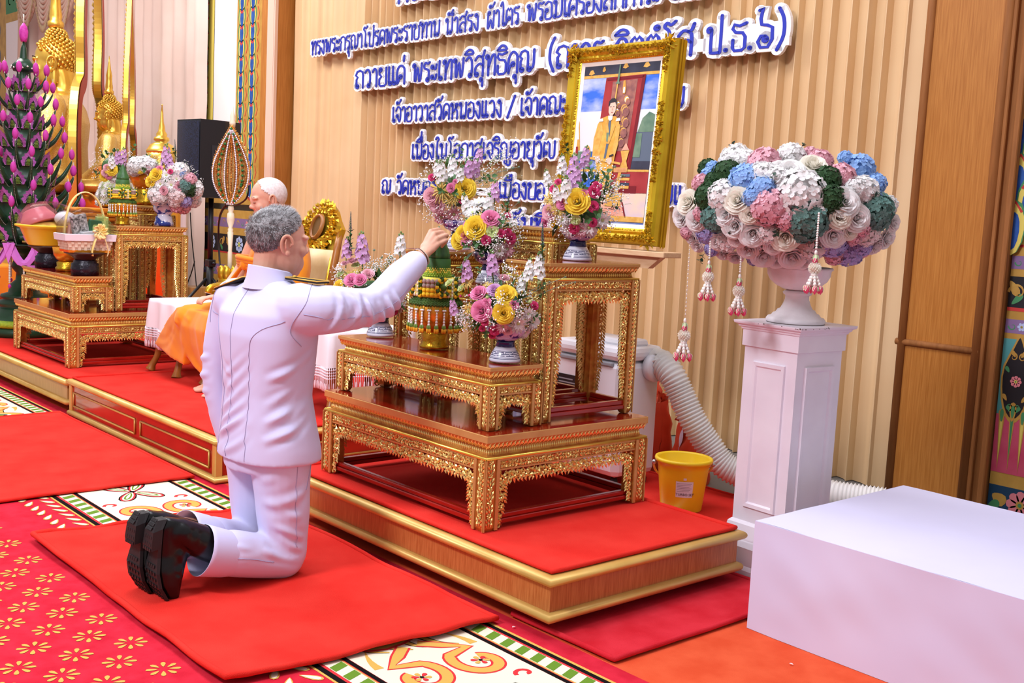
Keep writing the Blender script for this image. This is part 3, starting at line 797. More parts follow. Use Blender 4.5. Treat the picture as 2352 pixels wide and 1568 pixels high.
STEMM = mat('stem_green', (104, 136, 70), .6); THIS = mat('thistle_grey', (126, 140, 126), .7); VERO = mat('veronica_blue', (74, 84, 108), .7)
BREATH = mat('gypsophila_white', (252, 250, 248), .7)
SRCM = {}
def src(key, fn, mats):
    if key not in SRCM:
        st = random.getstate(); random.seed(hash(key) % 1000 if False else sum(map(ord, key)))
        m = MB(); fn(m); SRCM[key] = m.mesh(key, mats); random.setstate(st)
    return SRCM[key]
def petal(m, a, span, r0, r1, z0, z1, curl, nu=4, nv=4, mi=0, wave=0.0, ph=0.0, notch=.3):
    def fn(u, v):
        s = 2 * u - 1; w = math.sin(min(1, v * 1.3 + .25) * PI / 2)
        ang = a + s * span * w; e = 1 - notch * s * s
        rr = r0 + (r1 - r0) * v ** 1.1 + curl * v ** 4 + wave * math.sin(s * 5 + ph) * v * v
        zz = z0 + (z1 - z0) * v * e - curl * .7 * v ** 5 + wave * math.cos(s * 7 + ph) * v * v
        return (rr * math.cos(ang), rr * math.sin(ang), zz)
    m.grid(fn, nu, nv, mi)
def rose_mesh(m):
    m.ell((0, 0, .1), (.14, .14, .55), 8, 6)
    for (n, sp, r0, r1, z1, cu, of) in ((2, 1.5, .12, .20, .82, .0, 0), (3, 1.1, .18, .32, .84, .04, .5), (4, .95, .22, .48, .80, .10, 1), (5, .9, .26, .62, .74, .14, .2), (6, .86, .30, .80, .62, .20, .6), (6, .84, .3, .94, .46, .24, 1.1)):
        for k in range(n): petal(m, of + 2 * PI * k / n + rnd(-.1, .1), sp, r0, r1 + rnd(-.03, .03), -.15, z1 + rnd(-.04, .04), cu, 5, 5, 0, .02, rnd(0, 6))
def ruffle_mesh(m):
    for (n, r1, z1) in ((4, .4, .7), (6, .75, .5), (7, .98, .22)):
        for k in range(n): petal(m, 2 * PI * k / n + rnd(-.3, .3), .62, .05, r1, -.1, z1, .08, 4, 3, 0, .07, rnd(0, 6))
def hyd_mesh(m, nfl=104, low=-.3):
    g = PI * (3 - 5 ** .5)
    m.ell((0, 0, 0), (.78, .78, .7), 10, 7)
    for i in range(nfl):
        z = 1 - (1 - low) * (i + .5) / nfl; r = math.sqrt(max(0, 1 - z * z)); th = g * i
        n = Vector((r * math.cos(th), r * math.sin(th), z)) + Vector((rnd(-.12, .12), rnd(-.12, .12), rnd(-.12, .12))); n.normalize()
        B = basis(n + Vector((rnd(-.3, .3), rnd(-.3, .3), rnd(-.3, .3))), rnd(0, 6)); c = n * rnd(.82, .96); s = rnd(.155, .20)
        for k in range(4):
            a = PI / 2 * k; ca, sa = math.cos(a), math.sin(a); up = rnd(.05, .4)
            q = [Vector((0, 0, 0)), Vector((s * .3, s * .36, s * .16)), Vector((s * .75, s * .56, s * up * .8)), Vector((s * 1.12, s * .34, s * up * 1.1)), Vector((s * 1.2, 0, s * up)), Vector((s * 1.12, -s * .34, s * up * 1.1)), Vector((s * .75, -s * .56, s * up * .8)), Vector((s * .3, -s * .36, s * .16)), Vector((s * .62, 0, s * .08))]
            q = [c + B @ Vector((p.x * ca - p.y * sa, p.x * sa + p.y * ca, p.z)) for p in q]
            m.add(q, [(j, 8, (j + 1) % 8) for j in range(8)], 0, True)
def mum_mesh(m):
    m.ell((0, 0, .12), (.16, .16, .14), 8, 5, 1)
    for (n, L, up) in ((13, 1.0, .10), (12, .85, .28), (10, .62, .45)):
        for k in range(n):
            a = 2 * PI * (k + rnd(-.3, .3)) / n; u = up + rnd(-.06, .06); l = L * rnd(.88, 1.05)
            def fn(s, v):
                x = l * v; w = .14 * math.sin(PI * min(.93, v * .85 + .12)); y = (2 * s - 1) * w; z = u * v + .12 * (abs(2 * s - 1) ** 2) * v - .12 * v ** 3
                return (x * math.cos(a) - y * math.sin(a), x * math.sin(a) + y * math.cos(a), z)
            m.grid(fn, 2, 4, 0)
def spider_mesh(m):
    for k in range(34):
        a = 2 * PI * k * .381966 * 2.0; e = rnd(.1, 1.1); L = rnd(.7, 1.05)
        d = Vector((math.cos(a) * math.cos(e), math.sin(a) * math.cos(e), math.sin(e) * .7))
        P = [d * L * t + Vector((0, 0, .12 * math.sin(t * 3) - .15 * t ** 3)) for t in (0, .35, .7, .92, 1.0)]
        m.tube(P, [.05, .04, .04, .05, .02], 5)
    m.ell((0, 0, .1), .16, 8, 5, 1)
def stock_mesh(m):
    """upright spike, height 1"""
    m.tube([(0, 0, -.5), (0.02, 0, 0), (0, .01, .5), (0, 0, .95)], [.025, .025, .02, .01], 6, 1)
    n = 26
    for i in range(n):
        t = (i + .5) / n; z = t * .95; rr = .17 * (1 - .75 * t ** 2.2); a = 2.4 * i
        c = Vector((rr * math.cos(a), rr * math.sin(a), z)); B = basis(Vector((math.cos(a), math.sin(a), .35)), rnd(0, 6)); s = .115 * (1 - .55 * t ** 2)
        if t > .86:
            m.ell(c, (s * .6, s * .6, s * .8), 6, 4, 1); continue
        for k in range(5):
            q = 2 * PI * k / 5 + rnd(-.2, .2); ca, sa = math.cos(q), math.sin(q)
            P = [(0, 0, 0), (s * .6, s * .55, s * .3), (s * 1.15, .3 * s, s * rnd(.2, .5)), (s * 1.15, -.3 * s, s * rnd(.1, .5)), (s * .6, -s * .55, s * .3)]
            m.add([c + B @ Vector((x * ca - y * sa, x * sa + y * ca, zz)) for x, y, zz in P], [(0, 4, 3, 2, 1)], 0, True)
        if i % 3 == 0: m.ell(c * .8 + Vector((0, 0, .02)), .03, 5, 4, 1)
def vero_mesh(m):
    m.tube([(0, 0, -.9), (.02, .01, -.3), (0, 0, .3), (0, 0, 1)], [.03, .03, .02, .01], 6, 1)
    for i in range(60):
        t = i / 60; a = 2.4 * i; rr = .075 * (1 - .8 * t)
        m.octa((rr * math.cos(a), rr * math.sin(a), t), .035 * (1 - .5 * t), 0)
    for k in range(9):
        a = 2.4 * k; z = -.75 + k * .085
        leaf_blade(m, Vector((0, 0, z)), Vector((math.cos(a), math.sin(a), .9)), .32, .07, 1)
def leaf_blade(m, o, d, L, W, mi=0, droop=.15):
    d = Vector(d).normalized(); s = d.cross(Vector((0, 0, 1))); s = s.normalized() if s.length > 1e-4 else Vector((1, 0, 0)); n = s.cross(d)
    def fn(u, v):
        w = W * math.sin(PI * min(1, v ** .8)) ; x = (2 * u - 1)
        return o + d * (L * v) + s * (w * x) + n * (abs(x) * w * .35) - Vector((0, 0, droop * L * v * v))
    m.grid(fn, 2, 5, mi)
def rosebud_mesh(m):
    m.ell((0, 0, .4), (.42, .42, .62), 8, 7)
    for k in range(4): petal(m, k * PI / 2, .9, .2, .46, -.1, .95, .06, 4, 4)
    for k in range(5): petal(m, k * 1.256, .3, .12, .5, -.15, .3, .1, 2, 3, 1)
def thistle_mesh(m):
    m.ell((0, 0, 0), .5, 8, 6)
    for k in range(40):
        z = 1 - 2 * (k + .5) / 40; r = math.sqrt(1 - z * z); a = 2.4 * k; d = Vector((r * math.cos(a), r * math.sin(a), z))
        o = d.orthogonal().normalized() * .07
        m.add([d * .45 + o, d * .45 - o, d * .85], [(0, 1, 2)], 0, False)
    for k in range(8): leaf_blade(m, Vector((0, 0, -.3)), (math.cos(k * .785), math.sin(k * .785), .1), 1.2, .12, 1)
def leafsprig_mesh(m):
    m.tube([(0, 0, 0), (0, 0, .5), (.05, 0, 1)], [.02, .015, .01], 5, 0)
    for k in range(5): leaf_blade(m, Vector((0, 0, .2 + .18 * k)), (math.cos(2.2 * k), math.sin(2.2 * k), .7), .55, .17, 0)
KIND = {'rose': (rose_mesh, 'rose'), 'ruffle': (ruffle_mesh, 'lisianthus'), 'hyd': (hyd_mesh, 'hydrangea_head'), 'mum': (mum_mesh, 'chrysanthemum'), 'spider': (spider_mesh, 'spider_chrysanthemum'),
        'stock': (stock_mesh, 'stock_spike'), 'vero': (vero_mesh, 'veronica_spike'), 'bud': (rosebud_mesh, 'rosebud'), 'thistle': (thistle_mesh, 'thistle'), 'leaf': (leafsprig_mesh, 'leaf_sprig')}
def flower(kind, m1, parent, loc, n, r, spin=None, m2=None):
    fn, nm = KIND[kind]
    me = src(nm + '_' + m1.name, fn, [m1, m2 or {'stock': STEMM, 'vero': LEAFM, 'mum': PGRN, 'spider': PGRN, 'bud': STEMM, 'thistle': STEMM}.get(kind, m1)])
    o = put(me, nm, parent)
    o.matrix_local = Matrix.Translation(loc) @ basis(n, rnd(0, 6) if spin is None else spin).to_4x4() @ Matrix.Diagonal((r, r, r, 1))
    return o
FWD = Vector(fw)
def depth(P): return (Vector(P) - Vector((0, 0, CAM_H))).dot(FWD)
def atD(x, y, d):
    r = Vector(_ray(x, y)); return Vector((0, 0, CAM_H)) + r * (d / r.dot(FWD))
CAMP = Vector((0, 0, CAM_H))
def on_ell(x, y, c, R, back=0.0):
    """where the sight line meets an ellipsoid (or passes closest to it)"""
    d = Vector(_ray(x, y)); o = CAMP - Vector(c)
    S = lambda v: Vector((v.x / R[0], v.y / R[1], v.z / R[2]))
    D, O = S(d), S(o); a = D.dot(D); b = O.dot(D); q = b * b - a * (O.dot(O) - 1)
    t = (-b - math.sqrt(q)) / a if q > 0 else -b / a
    P = CAMP + d * t
    n = S(S(P - Vector(c)))
    return P, n.normalized()
def place(t, root, spec, ox, oy, sc, c, R):
    """flowers seen at zoomed photo spots, set on the round of the bunch"""
    for (k, m1, x, y, r) in spec:
        X, Y = ox + x / sc, oy + y / sc
        P, n = on_ell(X, Y, c, R); s = r / sc * depth(P) / F_PX
        L = P - Vector(root)
        if k == 'thistle':
            sm = MB(); q = Vector(c) - Vector(root); sm.tube(spline([q + (L - q) * .35, q.lerp(L, .7) + Vector((0, 0, .006)), L], 4), .0009, 4); sm.obj('thistle_stem', THIS, t)
        if k in ('stock', 'vero'):
            up = Vector((n.x * .25, n.y * .25, 1)); base = P - Vector((0, 0, s)); flower(k, m1, t, base - Vector(root), up + Vector((rnd(-.1, .1), rnd(-.1, .1), 0)), s * 2)
        elif k == 'leaf': flower(k, m1, t, L - n * s * .5, n + Vector((rnd(-.5, .5), rnd(-.5, .5), rnd(0, .6))), s * 1.6)
        else:
            o = flower(k, m1, t, L - n * s * (.62 if k == 'hyd' else .42), n * .75 - FWD * .5 + Vector((rnd(-.12, .12), rnd(-.12, .12), .12)), s * (1.22 if k == 'hyd' else 1.1))
def filler(t, root, c, R, n, nleaf, zmin=-.5, sprays=()):
    c = Vector(c) - Vector(root); st = MB(); wh = MB(); gr = MB()
    for i in range(nleaf):
        a = rnd(0, 2 * PI); z = rnd(zmin, .9); r = math.sqrt(1 - z * z) * rnd(.5, .95)
        d = Vector((r * math.cos(a), r * math.sin(a), z)); p = c + Vector((d.x * R[0], d.y * R[1], d.z * R[2])) * .75
        leaf_blade(gr, p, d + Vector((rnd(-.5, .5), rnd(-.5, .5), rnd(-.1, .5))), rnd(.03, .06), rnd(.008, .014), 0)
    gr.ell(c, (R[0] * .5, R[1] * .5, R[2] * .5), 14, 9, 0)
    gr.obj('foliage', [LEAFM], t)
    for i in range(int(n * 1.7)):
        a = rnd(0, 2 * PI); z = rnd(zmin, .95); r = math.sqrt(1 - z * z)
        if sprays and random.random() < .5:
            s_ = random.choice(sprays); P = Vector(s_[:3]) - Vector(root) + Vector((random.gauss(0, s_[3]), random.gauss(0, s_[3]), random.gauss(0, s_[3])))
        else: P = c + Vector((r * math.cos(a) * R[0], r * math.sin(a) * R[1], z * R[2])) * rnd(.88, 1.05)
        wh.ell(P, rnd(.0016, .0034), 5, 4)
        if i % 5 == 0: st.tube([c + (P - c) * .7, P], .0006, 3, 0)
    o = wh.obj('gypsophila_sprays', [BREATH], t); o['kind'] = 'stuff'
    o = st.obj('stems', [STEMM], t); o['kind'] = 'stuff'
# ------------------------------------------------------------------ blue and white footed bowls
PORC = mat('porcelain', (226, 228, 242), .12, 0, spec=.6, coat=.4)
COBALT = mat('cobalt_glaze', (26, 32, 92), .15, spec=.6, coat=.4)
PORV = mat('violet_porcelain', (196, 170, 208), .15, 0, col2=(58, 44, 120), nscale=42, sharp=(.50, .56), spec=.6, coat=.4)
def footed_bowl(t, s=1.0):
    b = MB(); b.lathe([(.02, .071), (.036, .076), (.058, .088), (.069, .106), (.073, .122), (.070, .122), (.062, .106), (.03, .09), (.002, .088)], 40)
    b.v = [(x * s, y * s, z * s) for x, y, z in b.v]; b.obj('bowl', PORV, t)
    f = MB(); f.lathe([(.001, 0), (.055, 0), (.056, .006), (.054, .012), (.047, .03), (.037, .046), (.033, .052)], 48, mi=0)
    f.lathe([(.033, .052), (.0335, .056), (.031, .066), (.034, .072), (.02, .073)], 40, mi=1)
    def rz(z): 
        P = [(.056, .006), (.054, .012), (.047, .03), (.037, .046)]
        for (a, za), (b_, zb) in zip(P, P[1:]):
            if za <= z <= zb: return a + (b_ - a) * (z - za) / (zb - za)
        return .05
    def strip(a0, a1, z0, z1):
        n = max(2, int((a1 - a0) / .1) + 1)
        f.grid(lambda u, v: ((rz(z0 + (z1 - z0) * v) + .0005) * math.cos(a0 + (a1 - a0) * u), (rz(z0 + (z1 - z0) * v) + .0005) * math.sin(a0 + (a1 - a0) * u), z0 + (z1 - z0) * v), n, 1, 1)
    for z0, z1 in ((.0125, .0145), (.017, .018), (.039, .040)): strip(0, 2 * PI, z0, z1)
    nk = 9
    for k in range(nk):
        a = 2 * PI * k / nk; w = 2 * PI / nk
        strip(a, a + w * .82, .0345, .0365); strip(a + w * .02, a + w * .45, .0285, .0305); strip(a + w * .55, a + w * .98, .0285, .0305); strip(a + w * .1, a + w * .95, .0225, .0245)
        strip(a + w * .78, a + w * .84, .0285, .0365); strip(a + w * .42, a + w * .47, .0245, .0305); strip(a, a + w * .05, .0285, .0345)
    f.v = [(x * s, y * s, z * s) for x, y, z in f.v]; f.obj('foot', [PORC, COBALT], t)
G_V = 'bowl arrangements on the right altar set'
def vase(label, pos, bowl_px, cpx, R, spec, ox, oy, sc, nb=330, nl=60, sprays=(), s=1.0):
    t = thing('flower_bowl', label, 'flower arrangement', pos, rnd(0, 6) * 0, G_V)
    footed_bowl(t, s)
    c = atD(cpx[0], cpx[1], depth(Vector(pos)))
    SP = []
    for (x, y, r) in sprays:
        P, n = on_ell(ox + x / sc, oy + y / sc, c, R); SP.append((P.x, P.y, P.z, r / sc * depth(P) / F_PX))
    filler(t, pos, c, R, nb, nl, -.6, SP)
    place(t, pos, spec, ox, oy, sc, c, R)
    return t
v1 = vase('footed blue-and-white bowl of roses at the front right of the low altar table', (-2.934, 2.552, .767), None, (1150, 712), (.135, .135, .105), [
    ('rose', PYEL, 675, 800, 84), ('rose', PYEL, 648, 990, 84), ('rose', PPINK, 400, 782, 66), ('rose', PPINK, 425, 968, 86), ('rose', PLIL, 560, 755, 60), ('rose', PPINK, 745, 905, 42), ('rose', PPINK, 480, 880, 40),
    ('rose', PHOT, 465, 1075, 34), ('rose', PHOT, 560, 1160, 44), ('rose', PHOT, 535, 1208, 28), ('rose', PHOT, 950, 915, 36), ('rose', PHOT, 440, 1140, 26), ('rose', PPALE, 650, 640, 44), ('rose', PPALE, 690, 1165, 36),
    ('mum', PBLUSH, 800, 1105, 100), ('mum', PWHITE, 955, 1080, 95), ('mum', PBLUSH, 860, 1190, 70), ('mum', PPALE, 640, 1130, 70), ('mum', PBLUSH, 900, 1000, 70), ('ruffle', PGRN, 118, 690, 40), ('ruffle', PGRN, 235, 740, 36), ('bud', PGRN, 490, 840, 30), ('bud', PGRN, 895, 880, 34), ('bud', PGRN, 985, 700, 34), ('bud', PHOT, 325, 820, 26), ('bud', PHOT, 240, 825, 22),
    ('stock', PLIL, 185, 915, 90), ('stock', PLIL, 310, 560, 120), ('stock', PLIL, 555, 500, 130), ('stock', PWHITE, 985, 520, 130), ('stock', PWHITE, 880, 560, 110), ('stock', PWHITE, 810, 690, 100),
    ('spider', PSPI, 290, 950, 80), ('spider', PSPI, 290, 680, 80), ('spider', PSPI, 490, 710, 60), ('vero', VERO, 1020, 230, 110), ('leaf', LEAFM, 910, 1020, 70), ('leaf', LEAFM, 980, 850, 70), ('leaf', LEAFM, 250, 590, 60), ('leaf', LEAFM, 480, 1160, 60), ('leaf', LEAFD, 780, 900, 60), ('leaf', LEAFM, 1000, 770, 60), ('leaf', LEAFM, 430, 600, 60),
    ('thistle', THIS, 1088, 685, 14), ('thistle', THIS, 1240, 640, 14), ('thistle', THIS, 1330, 690, 13)],
    1000, 480, 4.127, 420, 90, [(600, 870, 40), (540, 1060, 50), (290, 1080, 50), (250, 1020, 40), (780, 960, 40), (700, 600, 50)])
v2 = vase('footed blue-and-white bowl at the left of the low table, behind the reaching arm', (-3.704, 2.551, .767), None, (855, 672), (.15, .15, .10), [
    ('stock', PLIL, 475, 370, 130), ('stock', PLIL, 345, 375, 90), ('stock', PWHITE, 780, 350, 105), ('vero', VERO, 375, 170, 80), ('ruffle', PGRN, 415, 520, 34), ('ruffle', PGRN, 280, 597, 30), ('spider', PSPI, 345, 590, 70), ('spider', PSPI, 420, 575, 60),
    ('rose', PPINK, 375, 640, 50), ('rose', PPINK, 450, 640, 46), ('rose', PPALE, 515, 592, 44), ('rose', PPALE, 385, 490, 36), ('rose', PPALE, 320, 510, 26), ('rose', PYEL, 262, 700, 46), ('rose', PHOT, 690, 808, 36), ('rose', PHOT, 575, 875, 34), ('rose', PHOT, 725, 920, 34),
    ('mum', PPALE, 640, 880, 84), ('mum', PBLUSH, 520, 905, 70), ('mum', PBLUSH, 785, 895, 70), ('mum', PWHITE, 590, 760, 70), ('mum', PWHITE, 790, 730, 60), ('leaf', LEAFM, 740, 840, 60), ('leaf', LEAFM, 350, 440, 60), ('leaf', LEAFM, 450, 500, 60), ('leaf', LEAFM, 680, 510, 50), ('thistle', THIS, 568, 400, 14), ('thistle', THIS, 630, 460, 14)],
    700, 460, 3.563, 420, 80, [(535, 545, 40), (270, 640, 30), (600, 540, 40), (710, 490, 30), (280, 560, 20)])
v3 = vase('footed blue-and-white bowl with one big yellow rose, on the tall right side table', (-3.03, 2.975, 1.118), None, (1335, 475), (.15, .15, .16), [
    ('rose', PYEL, 1555, 385, 66), ('rose', PHOT, 1665, 322, 34), ('rose', PHOT, 1682, 290, 28), ('rose', PPINK, 1460, 397, 34), ('rose', PHOT, 1660, 418, 30), ('rose', PHOT, 1405, 305, 22), ('rose', PHOT, 1535, 557, 28), ('rose', PPALE, 1378, 455, 44), ('rose', PPINK, 1350, 510, 30), ('rose', PHOT, 1655, 520, 24), ('rose', PPINK, 1600, 335, 24), ('rose', PHOT, 1435, 262, 18),
    ('ruffle', PGRN, 1545, 502, 30), ('spider', PSPI, 1430, 452, 66), ('spider', PSPI, 1370, 375, 60), ('spider', PSPI, 1385, 420, 50), ('mum', PBLUSH, 1635, 560, 64), ('mum', PWHITE, 1725, 510, 60), ('mum', PBLUSH, 1500, 570, 50), ('mum', PPALE, 1580, 575, 50), ('mum', PWHITE, 1460, 500, 44),
    ('stock', PLIL, 1535, 175, 100), ('stock', PLIL, 1605, 105, 75), ('stock', PLIL, 1560, 230, 70), ('stock', PWHITE, 1490, 300, 90), ('stock', PWHITE, 1380, 235, 60), ('stock', PWHITE, 1465, 150, 70), ('stock', PWHITE, 1440, 330, 60), ('vero', VERO, 1735, 250, 55), ('leaf', LEAFM, 1690, 470, 50), ('leaf', LEAFM, 1720, 250, 55), ('leaf', LEAFM, 1650, 210, 50), ('leaf', LEAFM, 1600, 300, 40), ('leaf', LEAFM, 1610, 500, 44), ('leaf', LEAFM, 1500, 80, 40), ('leaf', LEAFM, 1760, 310, 50), ('leaf', LEAFD, 1770, 430, 40),
    ('thistle', THIS, 1840, 222, 15), ('thistle', THIS, 1795, 165, 12), ('thistle', THIS, 1855, 225, 12), ('thistle', THIS, 1835, 380, 12), ('thistle', THIS, 1820, 290, 12)],
    750, 320, 2.704, 460, 80, [(1700, 180, 40), (1780, 360, 45), (1480, 545, 40), (1690, 330, 40), (1420, 500, 30), (1790, 290, 30)])
v4 = vase('footed bowl of flowers on the tall left side table, against the backdrop lettering', (-3.672, 2.905, 1.118), None, (1045, 435), (.155, .155, .15), [
    ('rose', PYEL, 862, 306, 58), ('rose', PPALE, 682, 417, 42), ('rose', PPALE, 645, 358, 46), ('rose', PPINK, 775, 302, 26), ('rose', PHOT, 842, 380, 18), ('rose', PHOT, 650, 235, 20), ('rose', PPINK, 800, 262, 14), ('spider', PSPI, 705, 318, 84), ('spider', PSPI, 775, 385, 66), ('spider', PSPI, 800, 360, 50), ('mum', PPALE, 790, 480, 56), ('mum', PPALE, 705, 500, 54), ('mum', PBLUSH, 745, 520, 50),
    ('stock', PWHITE, 720, 190, 75), ('stock', PWHITE, 785, 160, 75), ('stock', PWHITE, 690, 180, 60), ('stock', PLIL, 880, 175, 80), ('stock', PLIL, 940, 90, 60), ('stock', PLIL, 925, 170, 60), ('stock', PWHITE, 830, 210, 60), ('vero', VERO, 770, 60, 44), ('vero', VERO, 690, 110, 40), ('leaf', LEAFM, 785, 345, 36), ('leaf', LEAFM, 720, 330, 36), ('leaf', LEAFM, 1010, 270, 50), ('leaf', LEAFM, 960, 250, 40), ('leaf', LEAFM, 830, 100, 40),
    ('thistle', THIS, 1165, 175, 16), ('thistle', THIS, 1200, 170, 12), ('thistle', THIS, 820, 30, 14), ('thistle', THIS, 985, 90, 12), ('thistle', THIS, 1130, 225, 14)],
    750, 320, 2.704, 420, 80, [(700, 455, 40), (765, 440, 40), (1060, 190, 60), (1000, 150, 50), (640, 440, 30), (1100, 100, 40), (960, 230, 50)])
v5 = vase('footed bowl of flowers with three yellow roses on the middle altar table', (-3.35, 2.815, 1.004), None, (1118, 545), (.14, .14, .135), [
    ('rose', PPINK, 1020, 487, 50), ('rose', PYEL, 922, 547, 62), ('rose', PYEL, 845, 590, 48), ('rose', PYEL, 812, 632, 46), ('ruffle', PGRN, 1030, 572, 40), ('rose', PPINK, 862, 612, 44), ('rose', PHOT, 1150, 615, 32), ('rose', PHOT, 1085, 585, 24), ('rose', PHOT, 1132, 575, 20), ('rose', PHOT, 990, 627, 26), ('rose', PHOT, 1130, 470, 18), ('rose', PPINK, 870, 530, 22),
    ('mum', PWHITE, 945, 375, 74), ('mum', PPALE, 1135, 690, 56), ('mum', PBLUSH, 1080, 700, 50), ('mum', PWHITE, 900, 440, 50), ('stock', PWHITE, 880, 390, 70), ('stock', PWHITE, 1010, 400, 80), ('stock', PLIL, 1045, 310, 70), ('spider', PSPI, 945, 485, 60), ('spider', PSPI, 900, 500, 50), ('vero', VERO, 1130, 335, 60), ('leaf', LEAFM, 1080, 540, 44), ('leaf', LEAFM, 930, 660, 44), ('leaf', LEAFM, 1100, 420, 40), ('leaf', LEAFM, 880, 660, 40), ('thistle', THIS, 1205, 425, 14), ('thistle', THIS, 1200, 385, 12), ('thistle', THIS, 1225, 465, 12)],
    750, 320, 2.704, 460, 80, [(1060, 640, 40), (1160, 560, 40), (920, 625, 30), (1020, 660, 40), (1090, 470, 40), (1150, 500, 30)])
# ------------------------------------------------------------------ offering tray with garland and banana-leaf cone
GOLDO = mat('gold_orange', (222, 140, 34), .3, .55, col2=(236, 164, 52), nscale=30)
GOLDV = mat('gold_vessel', (216, 172, 50), .25, .85, col2=(190, 140, 30), nscale=50, bump=.4, bscale=160, bdist=.003)
BRAID = mat('green_braid', (70, 104, 32), .6, 0, (52, 84, 24), 60)
WEAVY = mat('woven_yellow', (240, 214, 84), .6); WEAVG = mat('woven_green', (150, 180, 60), .6); WEAVD = mat('woven_dark_green', (50, 96, 36), .55)
JAS = mat('jasmine_white', (248, 244, 236), .6); JASC = mat('bud_cream', (240, 232, 196), .6); BUDY = mat('bud_yellow', (240, 176, 40), .55); BUDG = mat('bud_green', (110, 146, 60), .55)
SAGE = mat('dried_flower_mauve', (176, 150, 140), .7); MARI = mat('marigold_yellow', (250, 206, 40), .65)
def tassel(parent, x, y, z0, L, k=1.0, name='tassel', bud=BUDY):
    m = MB(); z = z0
    m.tube([(x, y, z0 + .02), (x, y, z0)], .0008, 4, 2)
    n = int(L / .0105)
    for i in range(n):
        z = z0 - .0105 * i; s = (.0042 + .0018 * i / n) * k
        m.ell((x, y, z - .005), (s, s, .0062 * k), 6, 4, 0)
    for q in range(3):
        a = 2 * PI * q / 3; m.ell((x + .004 * math.cos(a), y + .004 * math.sin(a), z - .016), (.0055 * k, .0055 * k, .011 * k), 6, 5, 2); m.ell((x + .005 * math.cos(a), y + .005 * math.sin(a), z - .026), (.006 * k, .006 * k, .011 * k), 6, 5, 1)
    return m.obj(name, [JAS, bud, BUDG], parent)
def braid(m, c, r, z, rr, n, mi, mi2, tw=14):
    for s in range(2):
        P = [(c[0] + (r + rr * .55 * math.cos(tw * a + s * PI)) * math.cos(a), c[1] + (r + rr * .55 * math.cos(tw * a + s * PI)) * math.sin(a), z + rr * .55 * math.sin(tw * a + s * PI)) for a in [2 * PI * k / n for k in range(n + 1)]]
        m.tube(P, rr * .62, 5, (mi, mi2)[s], False)
def offering_tray(label, pos, s=1.0, group=None):
    t = thing('offering_tray', label, 'offering tray', pos, .4, group)
    def S(m): m.v = [(x * s, y * s, z * s) for x, y, z in m.v]; return m
    m = MB(); m.lathe([(.001, 0), (.053, 0), (.055, .008), (.05, .014), (.047, .03), (.05, .052), (.046, .062), (.04, .07)], 24, flute=12, famp=.03); S(m).obj('pedestal', GOLDV, t)
    m = MB(); m.lathe([(.04, .068), (.072, .085), (.088, .115), (.094, .165), (.088, .17), (.02, .165)], 28, flute=14, famp=.04); S(m).obj('bowl', GOLDO, t)
    m = MB()
    for k in range(4): braid(m, (0, 0), .088 + .006 * (k < 2) - .003 * k, .168 + .0065 * k, .0075, 90, 0, 0, 26)
    S(m).obj('braided_ring', [BRAID], t)
    m = MB()
    m.lathe([(.084, .194), (.09, .2), (.088, .262), (.05, .268)], 24, mi=2)
    for k in range(36):
        a = 2 * PI * k / 36
        if k % 9 in (0, 1, 2, 3):                                    # mauve dried-flower squares
            for q in range(4): m.ell((.091 * math.cos(a), .091 * math.sin(a), .206 + .016 * q), .0095, 6, 4, 3 if q > 1 else 4)
        elif k % 9 in (5, 6, 7):
            for q in range(5): m.ell((.09 * math.cos(a), .09 * math.sin(a), .203 + .014 * q), (.006, .006, .0085), 5, 4, 0)
            for q in range(4): m.ell((.09 * math.cos(a + .087), .09 * math.sin(a + .087), .208 + .014 * q), (.005, .005, .007), 5, 4, 2)
        else:
            for q in range(6):
                m.ell((.093 * math.cos(a), .093 * math.sin(a), .200 + .013 * q), .0085, 6, 4, 1 if q % 2 else 4); m.octa((.1 * math.cos(a), .1 * math.sin(a), .206 + .013 * q), .005, 1)
    S(m).obj('garland_band', [JASC, BRAID, WEAVY, SAGE, MARI], t)
    for k in range(4):
        a = 2 * PI * (k * 9 + 4.5) / 36; g = MB()
        for q in range(14):
            b = 2 * PI * q / 14; g.ell((.096 * math.cos(a) - .024 * math.cos(b) * math.sin(a), .096 * math.sin(a) + .024 * math.cos(b) * math.cos(a), .234 + .03 * math.sin(b)), .0085, 6, 4, 0 if q % 2 else 1)
        g.ell((.1 * math.cos(a), .1 * math.sin(a), .234), (.012, .012, .014), 8, 6, 1); S(g).obj('garland_rosette', [MARI, BRAID], t)
    m = MB()
    for k in range(10):
        z = .266 + .0068 * k; r = .052 - .0009 * k - .008 * (k / 10) ** 3; n = 34
        for q in range(n):
            a = 2 * PI * (q + .5 * (k % 2)) / n
            m.ell((r * math.cos(a), r * math.sin(a), z), (.0052, .0052, .0042), 5, 4, 2 if k < 1 else (1 if k < 3 else (0 if (q + k) % 3 else 1)))
    m.lathe([(.05, .258), (.05, .335), (.03, .34)], 20, mi=2); S(m).obj('woven_collar', [WEAVY, WEAVG, WEAVD], t)
    m = MB(); m.lathe([(.045, .332), (.046, .352), (.043, .356), (.041, .372), (.036, .378), (.028, .40), (.018, .425), (.008, .445), (.002, .455)], 24); S(m).obj('leaf_cone', [mat('banana_leaf', (44, 84, 40), .4, 0, (60, 106, 52), 3, (30, 30, 1))], t)
    m = MB()
    for k in range(22):
        a = 2 * PI * k / 22; b = a + PI / 22; c2 = a + 2 * PI / 22
        for (p, q) in ((a, b), (c2, b)): m.tube([(.095 * math.cos(p), .095 * math.sin(p), .172), (.0975 * math.cos(q), .0975 * math.sin(q), .142)], .0011, 4, 0)
        for s_ in (-1, 1): m.ell((.098 * math.cos(b + s_ * .03), .098 * math.sin(b + s_ * .03), .148), (.006, .006, .004), 5, 4, 1)
